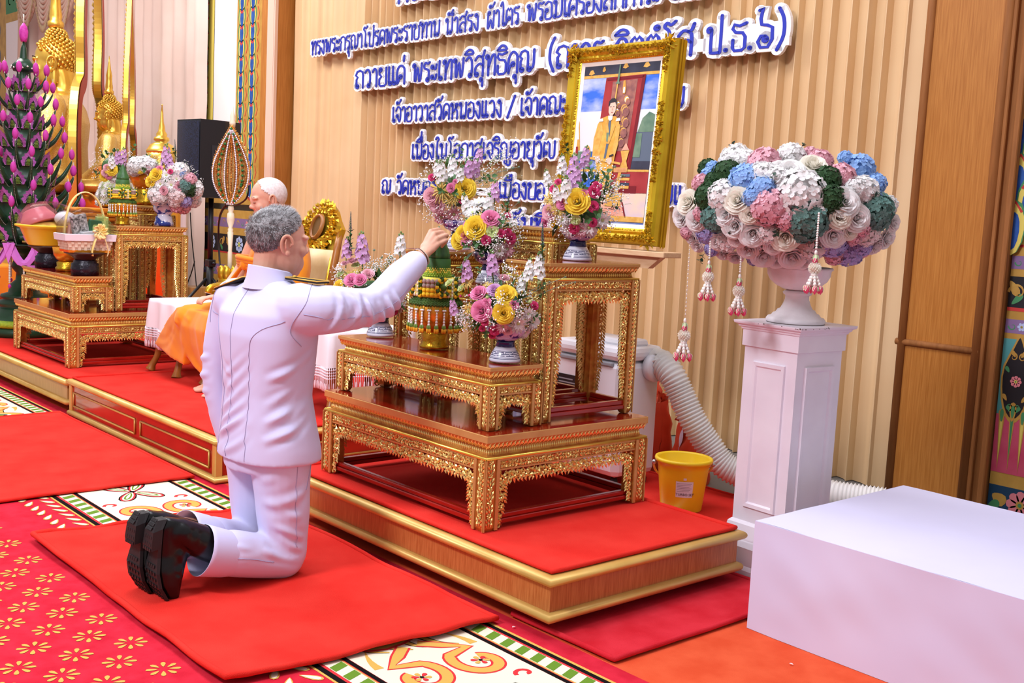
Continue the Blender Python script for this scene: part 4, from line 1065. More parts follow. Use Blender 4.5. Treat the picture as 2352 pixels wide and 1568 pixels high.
    S(m).obj('string_net', [WEAVG, JAS], t)
    for k in range(22):
        b = 2 * PI * (k + .5) / 22
        o = tassel(t, .0985 * s * math.cos(b), .0985 * s * math.sin(b), .142 * s, .062 * s, s)
    return t
offering_tray('gold tray with jasmine tassels and a banana-leaf cone under the man\'s hand', (-3.323, 2.535, .7665), 1.0)
# ================================================================== backdrop lettering
SIGNB = mat('letter_blue', (34, 50, 176), .5); SIGNW = mat('foam_board_white', (250, 248, 250), .6)
def oL(x, y, r=.075): return [(x + r * math.cos(a), y + r * math.sin(a) * 1.15) for a in [2 * PI * k / 12 for k in range(13)]]
GL = {
 'ก': (.62, [[(.1, 0), (.1, .5), (.18, .62), (.05, .74), (.14, .94), (.33, 1), (.51, .9), (.55, .7), (.55, 0)]]),
 'ข': (.62, [oL(.12, .9), [(.2, .92), (.22, .76), (.12, .6), (.12, .12), (.2, 0), (.48, 0), (.55, .1), (.55, 1)]]),
 'ค': (.62, [[(.1, 0), (.07, .35), (.11, .75), (.3, 1), (.5, .86), (.55, .6), (.55, 0)], oL(.31, .42), [(.1, .05), (.16, .3), (.26, .36)]]),
 'ง': (.46, [oL(.22, .9), [(.29, .92), (.36, .72), (.36, .06), (.26, .02), (.05, .42)]]),
 'จ': (.54, [[(.05, .74), (.2, .99), (.38, .95), (.47, .7), (.47, .25), (.4, .03), (.3, .12), (.24, .34)], oL(.17, .4)]),
 'ช': (.64, [oL(.12, .9), [(.2, .92), (.22, .76), (.12, .6), (.12, .12), (.2, 0), (.46, 0), (.53, .1), (.53, .72), (.47, .86), (.56, .9), (.64, 1.08)]]),
 'ญ': (.86, [[(.1, 0), (.1, .5), (.17, .62), (.05, .74), (.14, .94), (.3, 1), (.46, .9), (.49, .7), (.49, .1), (.56, 0), (.7, .02), (.78, .15), (.78, 1)], oL(.44, -.2), [(.46, -.27), (.62, -.42), (.76, -.36), (.78, -.14)]]),
 'ฒ': (.86, [oL(.2, .32), [(.13, .3), (.08, .05), (.06, .6), (.13, .96), (.24, .84), (.34, .98), (.44, .84), (.46, .1), (.54, 0), (.7, .03), (.78, .18), (.78, 1)]]),
 'ณ': (.86, [oL(.17, .1), [(.1, .14), (.1, .5), (.17, .62), (.05, .74), (.14, .94), (.3, 1), (.45, .9), (.48, .7), (.48, .06)], oL(.57, .1), [(.64, .1), (.74, .2), (.78, .4), (.78, 1)]]),
 'ด': (.6, [oL(.29, .4), [(.23, .34), (.09, .02), (.06, .5), (.12, .86), (.3, 1), (.48, .88), (.53, .65), (.53, 0)]]),
 'ต': (.6, [oL(.29, .4), [(.23, .34), (.09, .02), (.06, .5), (.1, .86), (.2, .99), (.29, .86), (.38, .99), (.48, .86), (.53, .6), (.53, 0)]]),
 'ถ': (.62, [oL(.17, .1), [(.1, .14), (.1, .5), (.18, .62), (.05, .74), (.14, .94), (.33, 1), (.51, .9), (.55, .7), (.55, 0)]]),
 'ท': (.64, [oL(.12, .9), [(.19, .94), (.2, .78), (.2, 0)], [(.2, .38), (.38, .9), (.5, .99), (.56, .84), (.56, 0)]]),
 'ธ': (.58, [[(.55, 1.02), (.3, .93), (.1, 1), (.05, .84), (.16, .7), (.42, .66), (.52, .5), (.52, .1), (.42, 0), (.15, 0), (.08, .12), (.08, .42)]]),
 'น': (.66, [oL(.12, .9), [(.19, .94), (.2, .78), (.2, .02)], [(.2, .12), (.32, .1)], oL(.42, .1), [(.49, .12), (.56, .3), (.56, 1)]]),
 'บ': (.64, [oL(.12, .9), [(.2, .9), (.2, .1), (.26, 0), (.5, 0), (.56, .1), (.56, 1)]]),
 'ป': (.64, [oL(.12, .9), [(.2, .9), (.2, .1), (.26, 0), (.5, 0), (.56, .1), (.56, 1.42)]]),
 'ผ': (.66, [oL(.2, .9), [(.12, .88), (.1, .1), (.18, .01), (.33, .48), (.48, .01), (.56, .1), (.57, 1)]]),
 'พ': (.72, [oL(.12, .9), [(.2, .9), (.17, .5), (.22, .03), (.36, .78), (.5, .03), (.6, .5), (.62, 1)]]),
 'ม': (.66, [oL(.12, .9), oL(.14, .1), [(.2, .9), (.2, .12)], [(.2, .08), (.4, .04), (.56, .22), (.56, 1)]]),
 'ย': (.62, [oL(.16, .9), [(.09, .86), (.1, .66), (.24, .52), (.1, .38), (.1, .1), (.18, 0), (.46, 0), (.54, .1), (.54, 1)]]),
 'ร': (.48, [oL(.3, .09), [(.37, .12), (.37, .5), (.3, .62), (.1, .7), (.07, .86), (.17, .99), (.3, .92), (.42, 1)]]),
 'ล': (.62, [[(.08, .8), (.24, 1), (.44, .95), (.53, .75), (.53, 0)], [(.53, .5), (.36, .62), (.16, .5), (.08, .3), (.1, .12)], oL(.18, .1)]),
 'ว': (.52, [oL(.32, .09), [(.39, .12), (.42, .5), (.37, .86), (.22, 1), (.06, .84)]]),
 'ส': (.64, [[(.08, .8), (.24, 1), (.44, .93), (.53, .75), (.53, 0)], [(.53, .5), (.36, .62), (.16, .5), (.08, .3), (.1, .12)], oL(.18, .1), [(.4, .95), (.52, 1.0), (.6, 1.25)]]),
 'ห': (.68, [oL(.12, .9), [(.19, .94), (.2, .78), (.2, 0)], [(.2, .38), (.4, .62), (.52, .76)], oL(.5, .88), [(.44, .84), (.46, .62), (.57, .46), (.57, 0)]]),
 'อ': (.58, [[(.06, .84), (.25, 1), (.45, .9), (.5, .6), (.5, .12), (.4, 0), (.15, 0), (.08, .12), (.08, .46)], oL(.16, .5)]),
 'า': (.42, [[(.06, .82), (.18, 1), (.31, .88), (.33, .6), (.33, 0)]]),
 'ำ': (.42, [oL(-.1, 1.24), [(.06, .82), (.18, 1), (.31, .88), (.33, .6), (.33, 0)]]),
 'ะ': (.46, [oL(.12, .72, .07), [(.18, .68), (.32, .6), (.38, .84)], oL(.12, .2, .07), [(.18, .16), (.32, .08), (.38, .32)]]),
 'เ': (.3, [oL(.19, .1), [(.12, .12), (.1, .3), (.1, 1)]]), 'แ': (.56, [oL(.19, .1), [(.12, .12), (.1, .3), (.1, 1)], oL(.45, .1), [(.38, .12), (.36, .3), (.36, 1)]]),
 'โ': (.5, [oL(.34, .1), [(.27, .12), (.26, .3), (.26, 1.0), (.08, 1.24), (.16, 1.4), (.3, 1.3), (.46, 1.44)]]),
 'ไ': (.4, [oL(.3, .1), [(.23, .12), (.22, .3), (.22, 1.1), (.12, 1.42), (.02, 1.2)]]),
 'ใ': (.42, [oL(.3, .1), [(.23, .12), (.22, .3), (.22, 1.08), (.34, 1.28), (.22, 1.44), (.08, 1.3)]]),
 '(': (.4, [[(.34, 1.42), (.18, 1.0), (.16, .4), (.34, -.12)]]), ')': (.4, [[(.06, 1.42), (.24, 1.0), (.26, .4), (.06, -.12)]]),
 '/': (.44, [[(.04, -.1), (.4, 1.2)]]), '.': (.3, [oL(.13, .06, .03)]), ' ': (.4, []),
 '๖': (.72, [[(.1, 1.42), (.22, 1.5), (.16, 1.1), (.2, .88), (.4, .84), (.58, .74), (.6, .3), (.46, .02), (.2, .03), (.1, .25), (.2, .46), (.36, .44)], oL(.36, .32)]),
}
MK = {  # marks over or under the letter before them, measured from that letter's right edge
 'ิ': [[(-.5, 1.16), (-.3, 1.36), (-.1, 1.32), (-.04, 1.15), (-.5, 1.16)]], 'ี': [[(-.5, 1.16), (-.3, 1.36), (-.1, 1.32), (-.04, 1.15), (-.5, 1.16)], [(-.04, 1.15), (-.04, 1.5)]],
 'ื': [[(-.5, 1.16), (-.3, 1.36), (-.14, 1.32), (-.04, 1.15), (-.5, 1.16)], [(-.04, 1.15), (-.04, 1.5)], [(-.17, 1.2), (-.17, 1.48)]],
 'ั': [oL(-.34, 1.24), [(-.27, 1.2), (-.1, 1.26), (.0, 1.5)]], 'ํ': [oL(-.16, 1.26)], '่': [[(-.1, 1.22), (-.08, 1.52)]], '้': [oL(-.36, 1.28, .06), [(-.3, 1.24), (-.18, 1.26), (-.02, 1.5)]],
 'ุ': [oL(-.15, -.17, .06), [(-.09, -.17), (-.07, -.28), (-.07, -.5)]], 'ฺ': [oL(-.2, -.2, .03)], '์': [oL(-.2, 1.25, .05), [(-.14, 1.3), (.02, 1.5)]]}
UP = 'ิีืั'
def clusters(s):
    out = []
    for ch in s:
        if ch in MK: out[-1][1].append(ch)
        else: out.append((ch, []))
    return out
def strokes_of(ch, marks):
    w, S = GL[ch]; S = [list(k) for k in S]; hi = any(m in UP for m in marks)
    for m in marks:
        dy = .32 if (m in '่้' and hi) else 0
        for k in MK[m]: S.append([(w + x - .04, y + dy) for x, y in k])
    return w, S
def stroke_mesh(mb, pts, hw, fx, y0, y1, mi, caps=True):
    """one pen stroke cut from flat board between depths y0 (front) and y1"""
    P = [Vector((p[0], p[1])) for p in (pts if len(pts) > 8 else [(q.x, q.y) for q in spline([(a, b, 0) for a, b in pts], 4)])]
    n = len(P); L = []; Rr = []
    for i in range(n):
        t = P[min(i + 1, n - 1)] - P[max(i - 1, 0)]; t = t.normalized() if t.length > 1e-9 else Vector((0, 1)); k = Vector((-t.y, t.x))
        h = hw * (0.8 + .35 * abs(t.y)) if caps is None else hw
        L.append(P[i] + k * h); Rr.append(P[i] - k * h)
    A = [fx(p.x, p.y, y0) for p in L]; B = [fx(p.x, p.y, y0) for p in Rr]; A2 = [fx(p.x, p.y, y1) for p in L]; B2 = [fx(p.x, p.y, y1) for p in Rr]
    vs = A + B + A2 + B2; fs = []
    for i in range(n - 1):
        fs += [(i, n + i, n + i + 1, i + 1), (i, i + 1, 2 * n + i + 1, 2 * n + i), (n + i, 3 * n + i, 3 * n + i + 1, n + i + 1)]
    mb.add(vs, fs, mi, False)
    for c in (P[0], P[-1]):
        q = [(c.x + hw * .95 * math.cos(2 * PI * k / 14), c.y + hw * .95 * math.sin(2 * PI * k / 14)) for k in range(14)]
        F = [fx(x, y, y0) for x, y in q]; G = [fx(x, y, y1) for x, y in q]
        mb.add(F + G, [tuple(range(13, -1, -1))] + [(k, (k + 1) % 14, 14 + (k + 1) % 14, 14 + k) for k in range(14)], mi, False)
def on_wall(x, y, off=.12):
    d = _ray(x, y); n = np.array([TW, 1.0, 0]); p0 = np.array([-2.84, 5.06 - off, 0]); t = (n @ p0 - n[2] * 0) / 1.0
    t = (n @ p0) / (n @ d); return Vector((d[0] * t, d[1] * t, CAM_H + d[2] * t))
def sign_line(label, base, xh, pieces):
    (bx0, by0), (bx1, by1) = base
    z0 = on_wall(bx0, by0).z; z1 = on_wall(bx1, by1).z; zb = (z0 + z1) / 2
    P0 = on_wall(pieces[0][1], by0); t = thing('sign_lettering', label, 'sign', (P0.x, wy(P0.x, .12), zb), math.atan(-TW), 'lines of blue lettering on the backdrop')
    def U(px_): yy = by0 + (by1 - by0) / (bx1 - bx0) * (px_ - bx0); q = on_wall(px_, yy); return (q.x - P0.x) / math.cos(math.atan(TW))
    bk = MB(); band_ = []
    for (s, xa, xb) in pieces:
        ua, ub = U(xa), U(xb); C = clusters(s); tot = sum(GL[c][0] for c, m in C); k = (ub - ua) / tot / xh; u = ua
        for c, m in C:
            w, S = strokes_of(c, m)
            fx = lambda x, y, d, u=u, k=k: (u + x * xh * k, d, y * xh)
            if S:
                lt = MB()
                for st in S:
                    stroke_mesh(lt, st, .056, fx, -.019, -.013, 0)
                    stroke_mesh(bk, st, .205, fx, -.0145, .006, 0)
                lt.obj('letter', SIGNB, t)
            u += w * xh * k
        band_.append((ua, ub))
    for i, (ua, ub) in enumerate(band_):
        bk.box(ua - .02, ub + .01, -.0144, .0059, xh * .02, xh * .95, 0)
        if i and ua - band_[i - 1][1] < 1.2: bk.box(band_[i - 1][1] - .02, ua + .02, -.0144, .0059, xh * .1, xh * .6, 0)
    bk.obj('backing_board', SIGNW, t)
    return t
sign_line('topmost line of blue lettering, cut off by the upper edge of the photo', ((918, 8), (1000, -6)), .125, [('กระบาท', 916, 1066)])
sign_line('second line of blue lettering from the top, the longest small line', ((724.6, 126), (1403, 23.7)), .112, [('ทรงพระกรุณาโปรดพระราชทาน', 718, 1015), ('น้ำสรง', 1026, 1104), ('ผ้าไตร', 1121, 1197), ('พร้อมเครื่องสักการะ', 1213, 1521), ('และ', 1545, 1640)])
sign_line('third and largest line of blue lettering, ending to the right of the portrait', ((825, 204), (1701, 115.6)), .140, [('ถวายแด่', 819, 935), ('พระเทพวิสุทธิคุณ', 950, 1233), ('(ถาวร จิตฺตํโส', 1258, 1598), ('ป.ธ.๖)', 1624, 1812)])
sign_line('fourth line of blue lettering, with a slash in it', ((908, 280.7), (1563.6, 246.8)), .113, [('เจ้าอาวาสวัดหนองแวง', 904, 1157), ('/', 1168, 1187), ('เจ้าคณะจังหวัดขอนแก่น', 1198, 1577)])
sign_line('fifth line of blue lettering, running behind the portrait frame', ((952.7, 365), (1263.7, 363.6)), .110, [('เนื่องในโอกาสเจริญอายุวัฒ', 949, 1280)])
sign_line('sixth line of blue lettering, partly hidden by flowers', ((884, 444), (1536.8, 468.8)), .106, [('ณ', 880, 902), ('วัดหนองแวง', 914, 1050), ('เมืองขอ', 1148, 1256), ('นแ', 1524, 1572)])
sign_line('lowest scrap of blue lettering just above the rear gilded table', ((1185, 532), (1250, 536)), .10, [('วันที่', 1178, 1256)])
# ================================================================== portrait on an easel
FRG = mat('frame_gold', (222, 186, 40), .32, .6, col2=(206, 164, 28), nscale=8, spec=.6)
FRO = mat('frame_ornament', (216, 176, 48), .3, .7); LINER = mat('linen_liner', (244, 236, 222), .7)
PY_ = 3.75
bl, br = atY(1268, 553, PY_), atY(1502, 563, PY_); tr_ = atX(1545, 80, br.x)
fw_ = br.x - bl.x; lean = math.atan2(tr_.y - PY_, tr_.z - br.z) + .03; fh = math.hypot(tr_.z - br.z, tr_.y - PY_)
pf = thing('framed_portrait', 'large gold-framed portrait of a person in a golden robe, leaning on the easel', 'portrait', ((bl.x + br.x) / 2, PY_ + .02, 1.163))
pf.rotation_euler = (-lean, 0, 0)
W2 = fw_ / 2
def frame_ring(x, z0, z1, y): return [(-x, y, z0), (x, y, z0), (x, y, z1), (-x, y, z1)]
m = MB(); prof = [(0, .055), (0, .0), (.004, -.022), (.012, -.034), (.03, -.036), (.046, -.022), (.058, -.026), (.066, -.016), (.074, -.012)]
m.loft([frame_ring(W2 - a, a, fh - a, y) for a, y in prof] + [frame_ring(W2 - .074, .074, fh - .074, .03)], 0, False, False)
for s_ in (.012, .03): m.loft([frame_ring(W2 + .006, -.006, fh + .006, y) for y in (s_, s_ + .01)], 0, False, False)
m.obj('frame', FRG, pf)
m = MB(); m.loft([frame_ring(W2 - .074, .074, fh - .074, -.010), frame_ring(W2 - .092, .092, fh - .092, -.004), frame_ring(W2 - .092, .092, fh - .092, .02)], 0, False, False); m.obj('liner', LINER, pf)
m = MB()
fc = Face(m, (0, -.034, 0), (1, 0, 0), (0, 0, 1), (0, -1, 0))
def orn(u, v, R, sx=1, sz=1, n=26):
    for k in range(n):
        a = rnd(0, 2 * PI); r = R * math.sqrt(random.random()); fc.leaf(u + r * math.cos(a) * sx, v + r * math.sin(a) * sz, a + rnd(-.6, .6), R * rnd(.5, .8), R * rnd(.2, .34), .016, rnd(-.006, .004))
    fc.rosette(u, v, R * .5, .014, .008)
for sx in (-1, 1):
    for vz in (.03, fh - .03):
        orn(sx * (W2 - .03), vz, .045); s = 1 if vz < .5 else -1
        for k in range(4): orn(sx * (W2 - .035 - .035 * k), vz, .03 - .004 * k, 1, .7, 12); orn(sx * (W2 - .03), vz + s * .035 * k, .03 - .004 * k, .7, 1, 12)
    for k in range(-4, 5): orn(sx * (W2 - .03), fh / 2 + k * .042, .036 - .0045 * abs(k), .7, 1, 13)
for vz in (.03, fh - .03):
    for k in range(-4, 5): orn(k * .038, vz, .034 - .0045 * abs(k), 1, .7, 13)
for (a, b) in (((-W2 + .066, .066), (W2 - .066, .066)), ((-W2 + .066, fh - .066), (W2 - .066, fh - .066)), ((-W2 + .066, .066), (-W2 + .066, fh - .066)), ((W2 - .066, .066), (W2 - .066, fh - .066))):
    n = int(max(abs(b[0] - a[0]), abs(b[1] - a[1])) / .012)
    for k in range(n): fc.leaf(a[0] + (b[0] - a[0]) * (k + .5) / n, a[1] + (b[1] - a[1]) * (k + .5) / n, rnd(0, 6), .016, .009, .006, -.018)
m.obj('ornament', FRO, pf)
iw, ih = W2 - .092, fh - .184
PM = [mat('paint_sky', (58, 110, 214), .35, col2=(226, 232, 240), nscale=4.5, stretch=(1, 1, 2.2), sharp=(.44, .72), detail=6), mat('paint_navy', (52, 52, 66), .35, col2=(66, 68, 84), nscale=10), mat('paint_red', (150, 40, 44), .35, col2=(172, 58, 60), nscale=9), mat('paint_mauve', (170, 112, 96), .35, col2=(134, 86, 84), nscale=40),
      mat('paint_gold', (214, 158, 70), .35, col2=(232, 184, 96), nscale=40), mat('paint_robe', (222, 160, 62), .35, col2=(236, 184, 86), nscale=30), mat('paint_skin', (238, 196, 172), .35), mat('paint_hair', (52, 48, 52), .35), mat('paint_white', (244, 240, 236), .35), mat('paint_green', (82, 116, 96), .35, col2=(120, 146, 120), nscale=16),
      mat('paint_rose', (240, 176, 146), .35, col2=(226, 150, 130), nscale=16), mat('paint_lilac', (222, 196, 200), .35, col2=(236, 208, 180), nscale=12), mat('paint_deep_red', (122, 26, 36), .35), mat('paint_grey', (96, 108, 124), .35), mat('paint_pale', (232, 226, 226), .35)]
A = WallArt((-iw, -.003, .092), (1, 0, 0), (0, -1, 0)); A.n = Vector((0, -1, 0))
S2 = lambda x, y: ((x - 100) / 625 * 2 * iw, (1385 - y) / 1290 * ih)       # from zoomed photo spots to the canvas
def rc(x0, x1, y0, y1, mi, lay):
    a, b = S2(x0, y1); c, d = S2(x1, y0); A.rect(max(0, a), min(2 * iw, c), max(0, b), min(ih, d), mi, lay)
def pg(pts, mi, lay): A.poly([S2(*p) for p in pts], mi, lay)
rc(90, 740, 60, 1400, 0, 0); rc(90, 740, 470, 800, 14, .5); rc(90, 740, 440, 520, 0, .4); rc(90, 740, 80, 175, 1, 1); rc(90, 740, 172, 196, 4, 2)
for (x, y, w) in ((165, 140, 26), (450, 105, 24), (620, 110, 28), (270, 120, 14)): pg([(x - w, y + 22), (x - w * .4, y - 10), (x + w * .3, y - 14), (x + w, y + 16), (x, y + 30)], 4, 3)
pg([(296, 200), (620, 190), (575, 945), (330, 945), (270, 700)], 2, 3); pg([(355, 235), (560, 225), (528, 800), (350, 800)], 3, 4); pg([(305, 205), (612, 196), (608, 215), (308, 224)], 12, 5); pg([(596, 200), (622, 194), (577, 945), (552, 945)], 12, 5)
for (x, y, r) in ((490, 390, 26), (415, 480, 24), (480, 470, 40), (490, 560, 36), (480, 640, 40), (470, 720, 34), (420, 420, 20)):
    for k in range(5): pg([(x + r * math.cos(q) * .7 + (k - 2) * 6, y + r * math.sin(q) + (k - 2) * 9) for q in [2 * PI * j / 9 for j in range(9)]], 4 if k % 2 else 8 if k == 2 and r < 30 else 3, 5 + k)
pg([(448, 235), (462, 228), (474, 300), (470, 338), (452, 338), (446, 300)], 4, 9); pg([(454, 285), (466, 285), (468, 330), (452, 330)], 8, 10)
pg([(404, 100), (414, 100), (412, 235), (420, 255), (384, 255), (396, 235)], 9, 11); pg([(404, 100), (412, 100), (396, 480), (384, 480)], 4, 10)
pg([(60, 740), (100, 545), (118, 700), (128, 790), (60, 800)], 4, 3); pg([(72, 700), (98, 600), (112, 700)], 8, 4); pg([(60, 760), (110, 760), (115, 830), (60, 830)], 2, 5); rc(90, 230, 800, 880, 9, 3); pg([(170, 800), (205, 750), (225, 800), (215, 830), (160, 830)], 4, 5)
pg([(630, 540), (680, 490), (740, 520), (740, 650), (600, 650)], 9, 3); rc(560, 740, 650, 900, 13, 2); rc(570, 640, 660, 850, 9, 4); rc(575, 740, 880, 950, 1, 5)
rc(90, 740, 948, 968, 4, 5); rc(330, 740, 965, 1140, 2, 5); rc(410, 640, 1080, 1140, 12, 6); rc(90, 740, 1135, 1345, 11, 5); pg([(320, 1215), (540, 1210), (575, 1335), (290, 1340)], 10, 7); pg([(532, 1210), (544, 1210), (582, 1335), (570, 1335)], 12, 8); rc(90, 740, 1325, 1368, 4, 8)
for k, y in enumerate((985, 1015, 1055, 1080)): rc(492, 580, y, y + 22, (13, 4, 1, 4)[k], 8)
# golden stand with tray and urn
pg([(440, 935), (556, 928), (552, 972), (446, 972)], 4, 9); pg([(484, 972), (508, 972), (500, 1130), (462, 1134)], 4, 9); pg([(400, 1140), (530, 1136), (524, 1245), (396, 1250)], 4, 9); pg([(486, 800), (556, 795), (540, 880), (552, 928), (492, 930), (506, 880)], 4, 10); pg([(492, 796), (524, 735), (554, 792)], 10, 11)
for k in range(6): rc(448 + 0, 552, 938 + 6 * k, 940 + 6 * k, 10, 12)
# standing person in a long golden robe
pg([(300, 530), (352, 512), (420, 520), (448, 560), (462, 640), (448, 800), (440, 880), (425, 1130), (310, 1130), (285, 880), (250, 860), (248, 700), (270, 580)], 5, 13)
pg([(250, 690), (300, 545), (322, 640), (300, 780), (320, 800), (296, 870), (250, 850)], 4, 14); pg([(425, 560), (462, 590), (458, 760), (440, 860), (400, 830), (430, 720)], 4, 14)
pg([(362, 530), (382, 530), (384, 720), (368, 860), (352, 860), (364, 720)], 13, 15); pg([(330, 560), (352, 540), (384, 690), (410, 570), (424, 600), (386, 740), (366, 740)], 4, 16); pg([(356, 650), (376, 650), (372, 730), (360, 720)], 9, 17)
for s_, x in ((-1, 298), (1, 442)): pg([(x - 20, 560), (x - 14, 536), (x + 14, 534), (x + 20, 556)], 8, 17)
pg([(356, 512), (394, 514), (392, 545), (374, 556), (358, 540)], 8, 17)
pg([(352, 430), (360, 400), (404, 398), (416, 430), (412, 480), (392, 512), (372, 514), (356, 486)], 6, 18); pg([(350, 436), (352, 396), (372, 374), (400, 372), (418, 398), (416, 432), (404, 404), (366, 410), (358, 440)], 7, 19)
for x in (372, 396): pg([(x - 7, 440), (x + 6, 439), (x + 6, 443), (x - 7, 444)], 7, 20)
pg([(378, 484), (394, 483), (392, 488), (380, 489)], 2, 20); pg([(384, 446), (388, 446), (391, 466), (381, 468)], 10, 20)
for x, y in ((302, 865), (406, 878)): pg([(x - 22, y - 20), (x + 16, y - 28), (x + 22, y + 10), (x + 4, y + 36), (x - 18, y + 20)], 6, 19)
pg([(398, 838), (434, 824), (436, 838), (402, 852)], 7, 20); pg([(222, 850), (232, 846), (500, 895), (498, 912), (224, 864)], 4, 18)
A.mb.obj('canvas', PM, pf)
b_ = MB(); b_.box(-W2 + .01, W2 - .01, .035, .055, .01, fh - .01); b_.obj('backing', DARKW, pf)
EASEL = wood('easel_wood', (214, 172, 128), (228, 190, 148), (3, 12, 12), .5)
es = thing('easel', 'plain wooden easel whose ledge holds the framed portrait', 'easel', ((bl.x + br.x) / 2, 3.75, 0))
lb = MB(); lb.box(-W2 - .05, W2 + .10, -.045, .075, 1.118, 1.142, 0, .003); lb.obj('ledge', EASEL, es)
lb = MB(); lb.prism([(-W2, -.02, 1.117), (W2 + .06, -.02, 1.117), (W2 - .01, -.02, 1.065), (-W2 + .1, -.02, 1.065)], (0, .035, 0)); lb.obj('ledge_apron', EASEL, es)
for x in (-.30, -.05): lb = MB(); lb.box(x - .02, x + .02, -.038, -.004, 0, 1.117); lb.obj('leg', EASEL, es)
lb = MB(); lb.tube([(-.25, .06, 1.11), (-.36, .55, .0)], .02, 6); lb.obj('leg', EASEL, es)
lb = MB(); lb.box(-.025, .025, .04, .07, 1.09, 1.118); lb.obj('mast', EASEL, es)
# ================================================================== pedestal, urn, great flower bunch
PAINTW = mat('pedestal_white', (240, 232, 240), .45, col2=(232, 222, 232), nscale=5); CHIP = mat('chipped_edge', (90, 80, 70), .8)
PLAST = mat('urn_plaster', (240, 230, 232), .6, col2=(226, 214, 216), nscale=9, bump=.15, bscale=60)
pd = thing('pedestal', 'tall white panelled pedestal under the large flower urn', 'pedestal', (-2.247, 3.309, 0.0), math.radians(-3.2))
WX, WY = .236, .256
def ringb(e, z): return [(e, -e, z), (e, WY + e, z), (-WX - e, WY + e, z), (-WX - e, -e, z)]
m = MB(); m.loft([ringb(.052, 0), ringb(.052, .035), ringb(.044, .05), ringb(.044, .115), ringb(.022, .135), ringb(.012, .19), ringb(.002, .2)], 0, True, False); m.obj('base', PAINTW, pd)
m = MB(); m.loft([ringb(0, .19), ringb(0, .85)], 0, False, False)
def panel(o, du, dw, L, z0, z1):
    o = Vector(o); du = Vector(du); dw = Vector(dw)
    def q(u, z, w): return o + du * u + Vector((0, 0, z)) + dw * w
    R = [[q(a, z0 + c - .045, w), q(L - a, z0 + c - .045, w), q(L - a, z1 - c + .045, w), q(a, z1 - c + .045, w)] for a, c, w in ((.045, .045, 0), (.047, .047, .009), (.06, .06, .008), (.066, .066, .001))]
    m.loft(R, 0, False, False); m.add(R[-1], [(0, 1, 2, 3)], 0, False)
for (o, du, dw, L) in (((-WX, 0, 0), (1, 0, 0), (0, -1, 0), WX), ((0, 0, 0), (0, 1, 0), (1, 0, 0), WY), ((0, WY, 0), (-1, 0, 0), (0, 1, 0), WX), ((-WX, WY, 0), (0, -1, 0), (-1, 0, 0), WY)): panel(o, du, dw, L, .255, .795)
m.obj('shaft', PAINTW, pd)
m = MB(); m.loft([ringb(.0, .845), ringb(.008, .848), ringb(.008, .906), ringb(.012, .908), ringb(.014, .914), ringb(.02, .918), ringb(.022, .924), ringb(.032, .929), ringb(.034, .935), ringb(.034, .939)], 0, True, False)
for k in range(15):
    s_ = random.random(); e = .0345
    p = (-WX - e + (WX + 2 * e) * s_, -e) if k % 2 else (e, -e + (WY + 2 * e) * s_ * .5)
    m.ell((p[0], p[1], .936 + rnd(-.002, .002)), (rnd(.0015, .005), rnd(.0008, .0015), rnd(.001, .002)), 6, 4, 1)
m.obj('cap', [PAINTW, CHIP], pd)
uc = Vector((-2.247 - WX / 2 + .01, 3.309 + WY / 2, .939))
un = thing('urn', 'fluted white plaster urn on the tall pedestal, holding the big pastel flowers', 'urn', uc)
m = MB(); m.lathe([(.001, 0), (.100, 0), (.104, .004), (.106, .02), (.100, .033), (.09, .036), (.082, .052), (.074, .056), (.066, .074), (.058, .078), (.05, .1), (.043, .13), (.042, .15), (.05, .158), (.053, .168), (.046, .176), (.04, .18)], 40); m.lathe([(.1025, -.0005), (.1045, .0035), (.101, .0036)], 40, mi=1); m.v = [(x, y, z * .66) for x, y, z in m.v]; m.obj('foot', [PLAST, CHIP], un)
m = MB(); m.lathe([(.03, .178), (.05, .186), (.075, .205), (.096, .232), (.106, .262), (.108, .29), (.115, .3), (.112, .31), (.09, .31)], 56, flute=14, famp=.05); m.v = [(x, y, z * .66) for x, y, z in m.v]; m.obj('bowl', PLAST, un)
bc = atD(1810, 480, depth(uc + Vector((0, 0, .4)))); BR = (.39, .39, .212)
bq = thing('flower_bunch', 'huge round bunch of white, pink, blue and green hydrangeas and roses in the urn', 'flower arrangement', bc)
m = MB(); m.ell((0, 0, 0), (BR[0] * .86, BR[1] * .86, BR[2] * .84), 24, 14); m.obj('foam_core', LEAFD, bq)
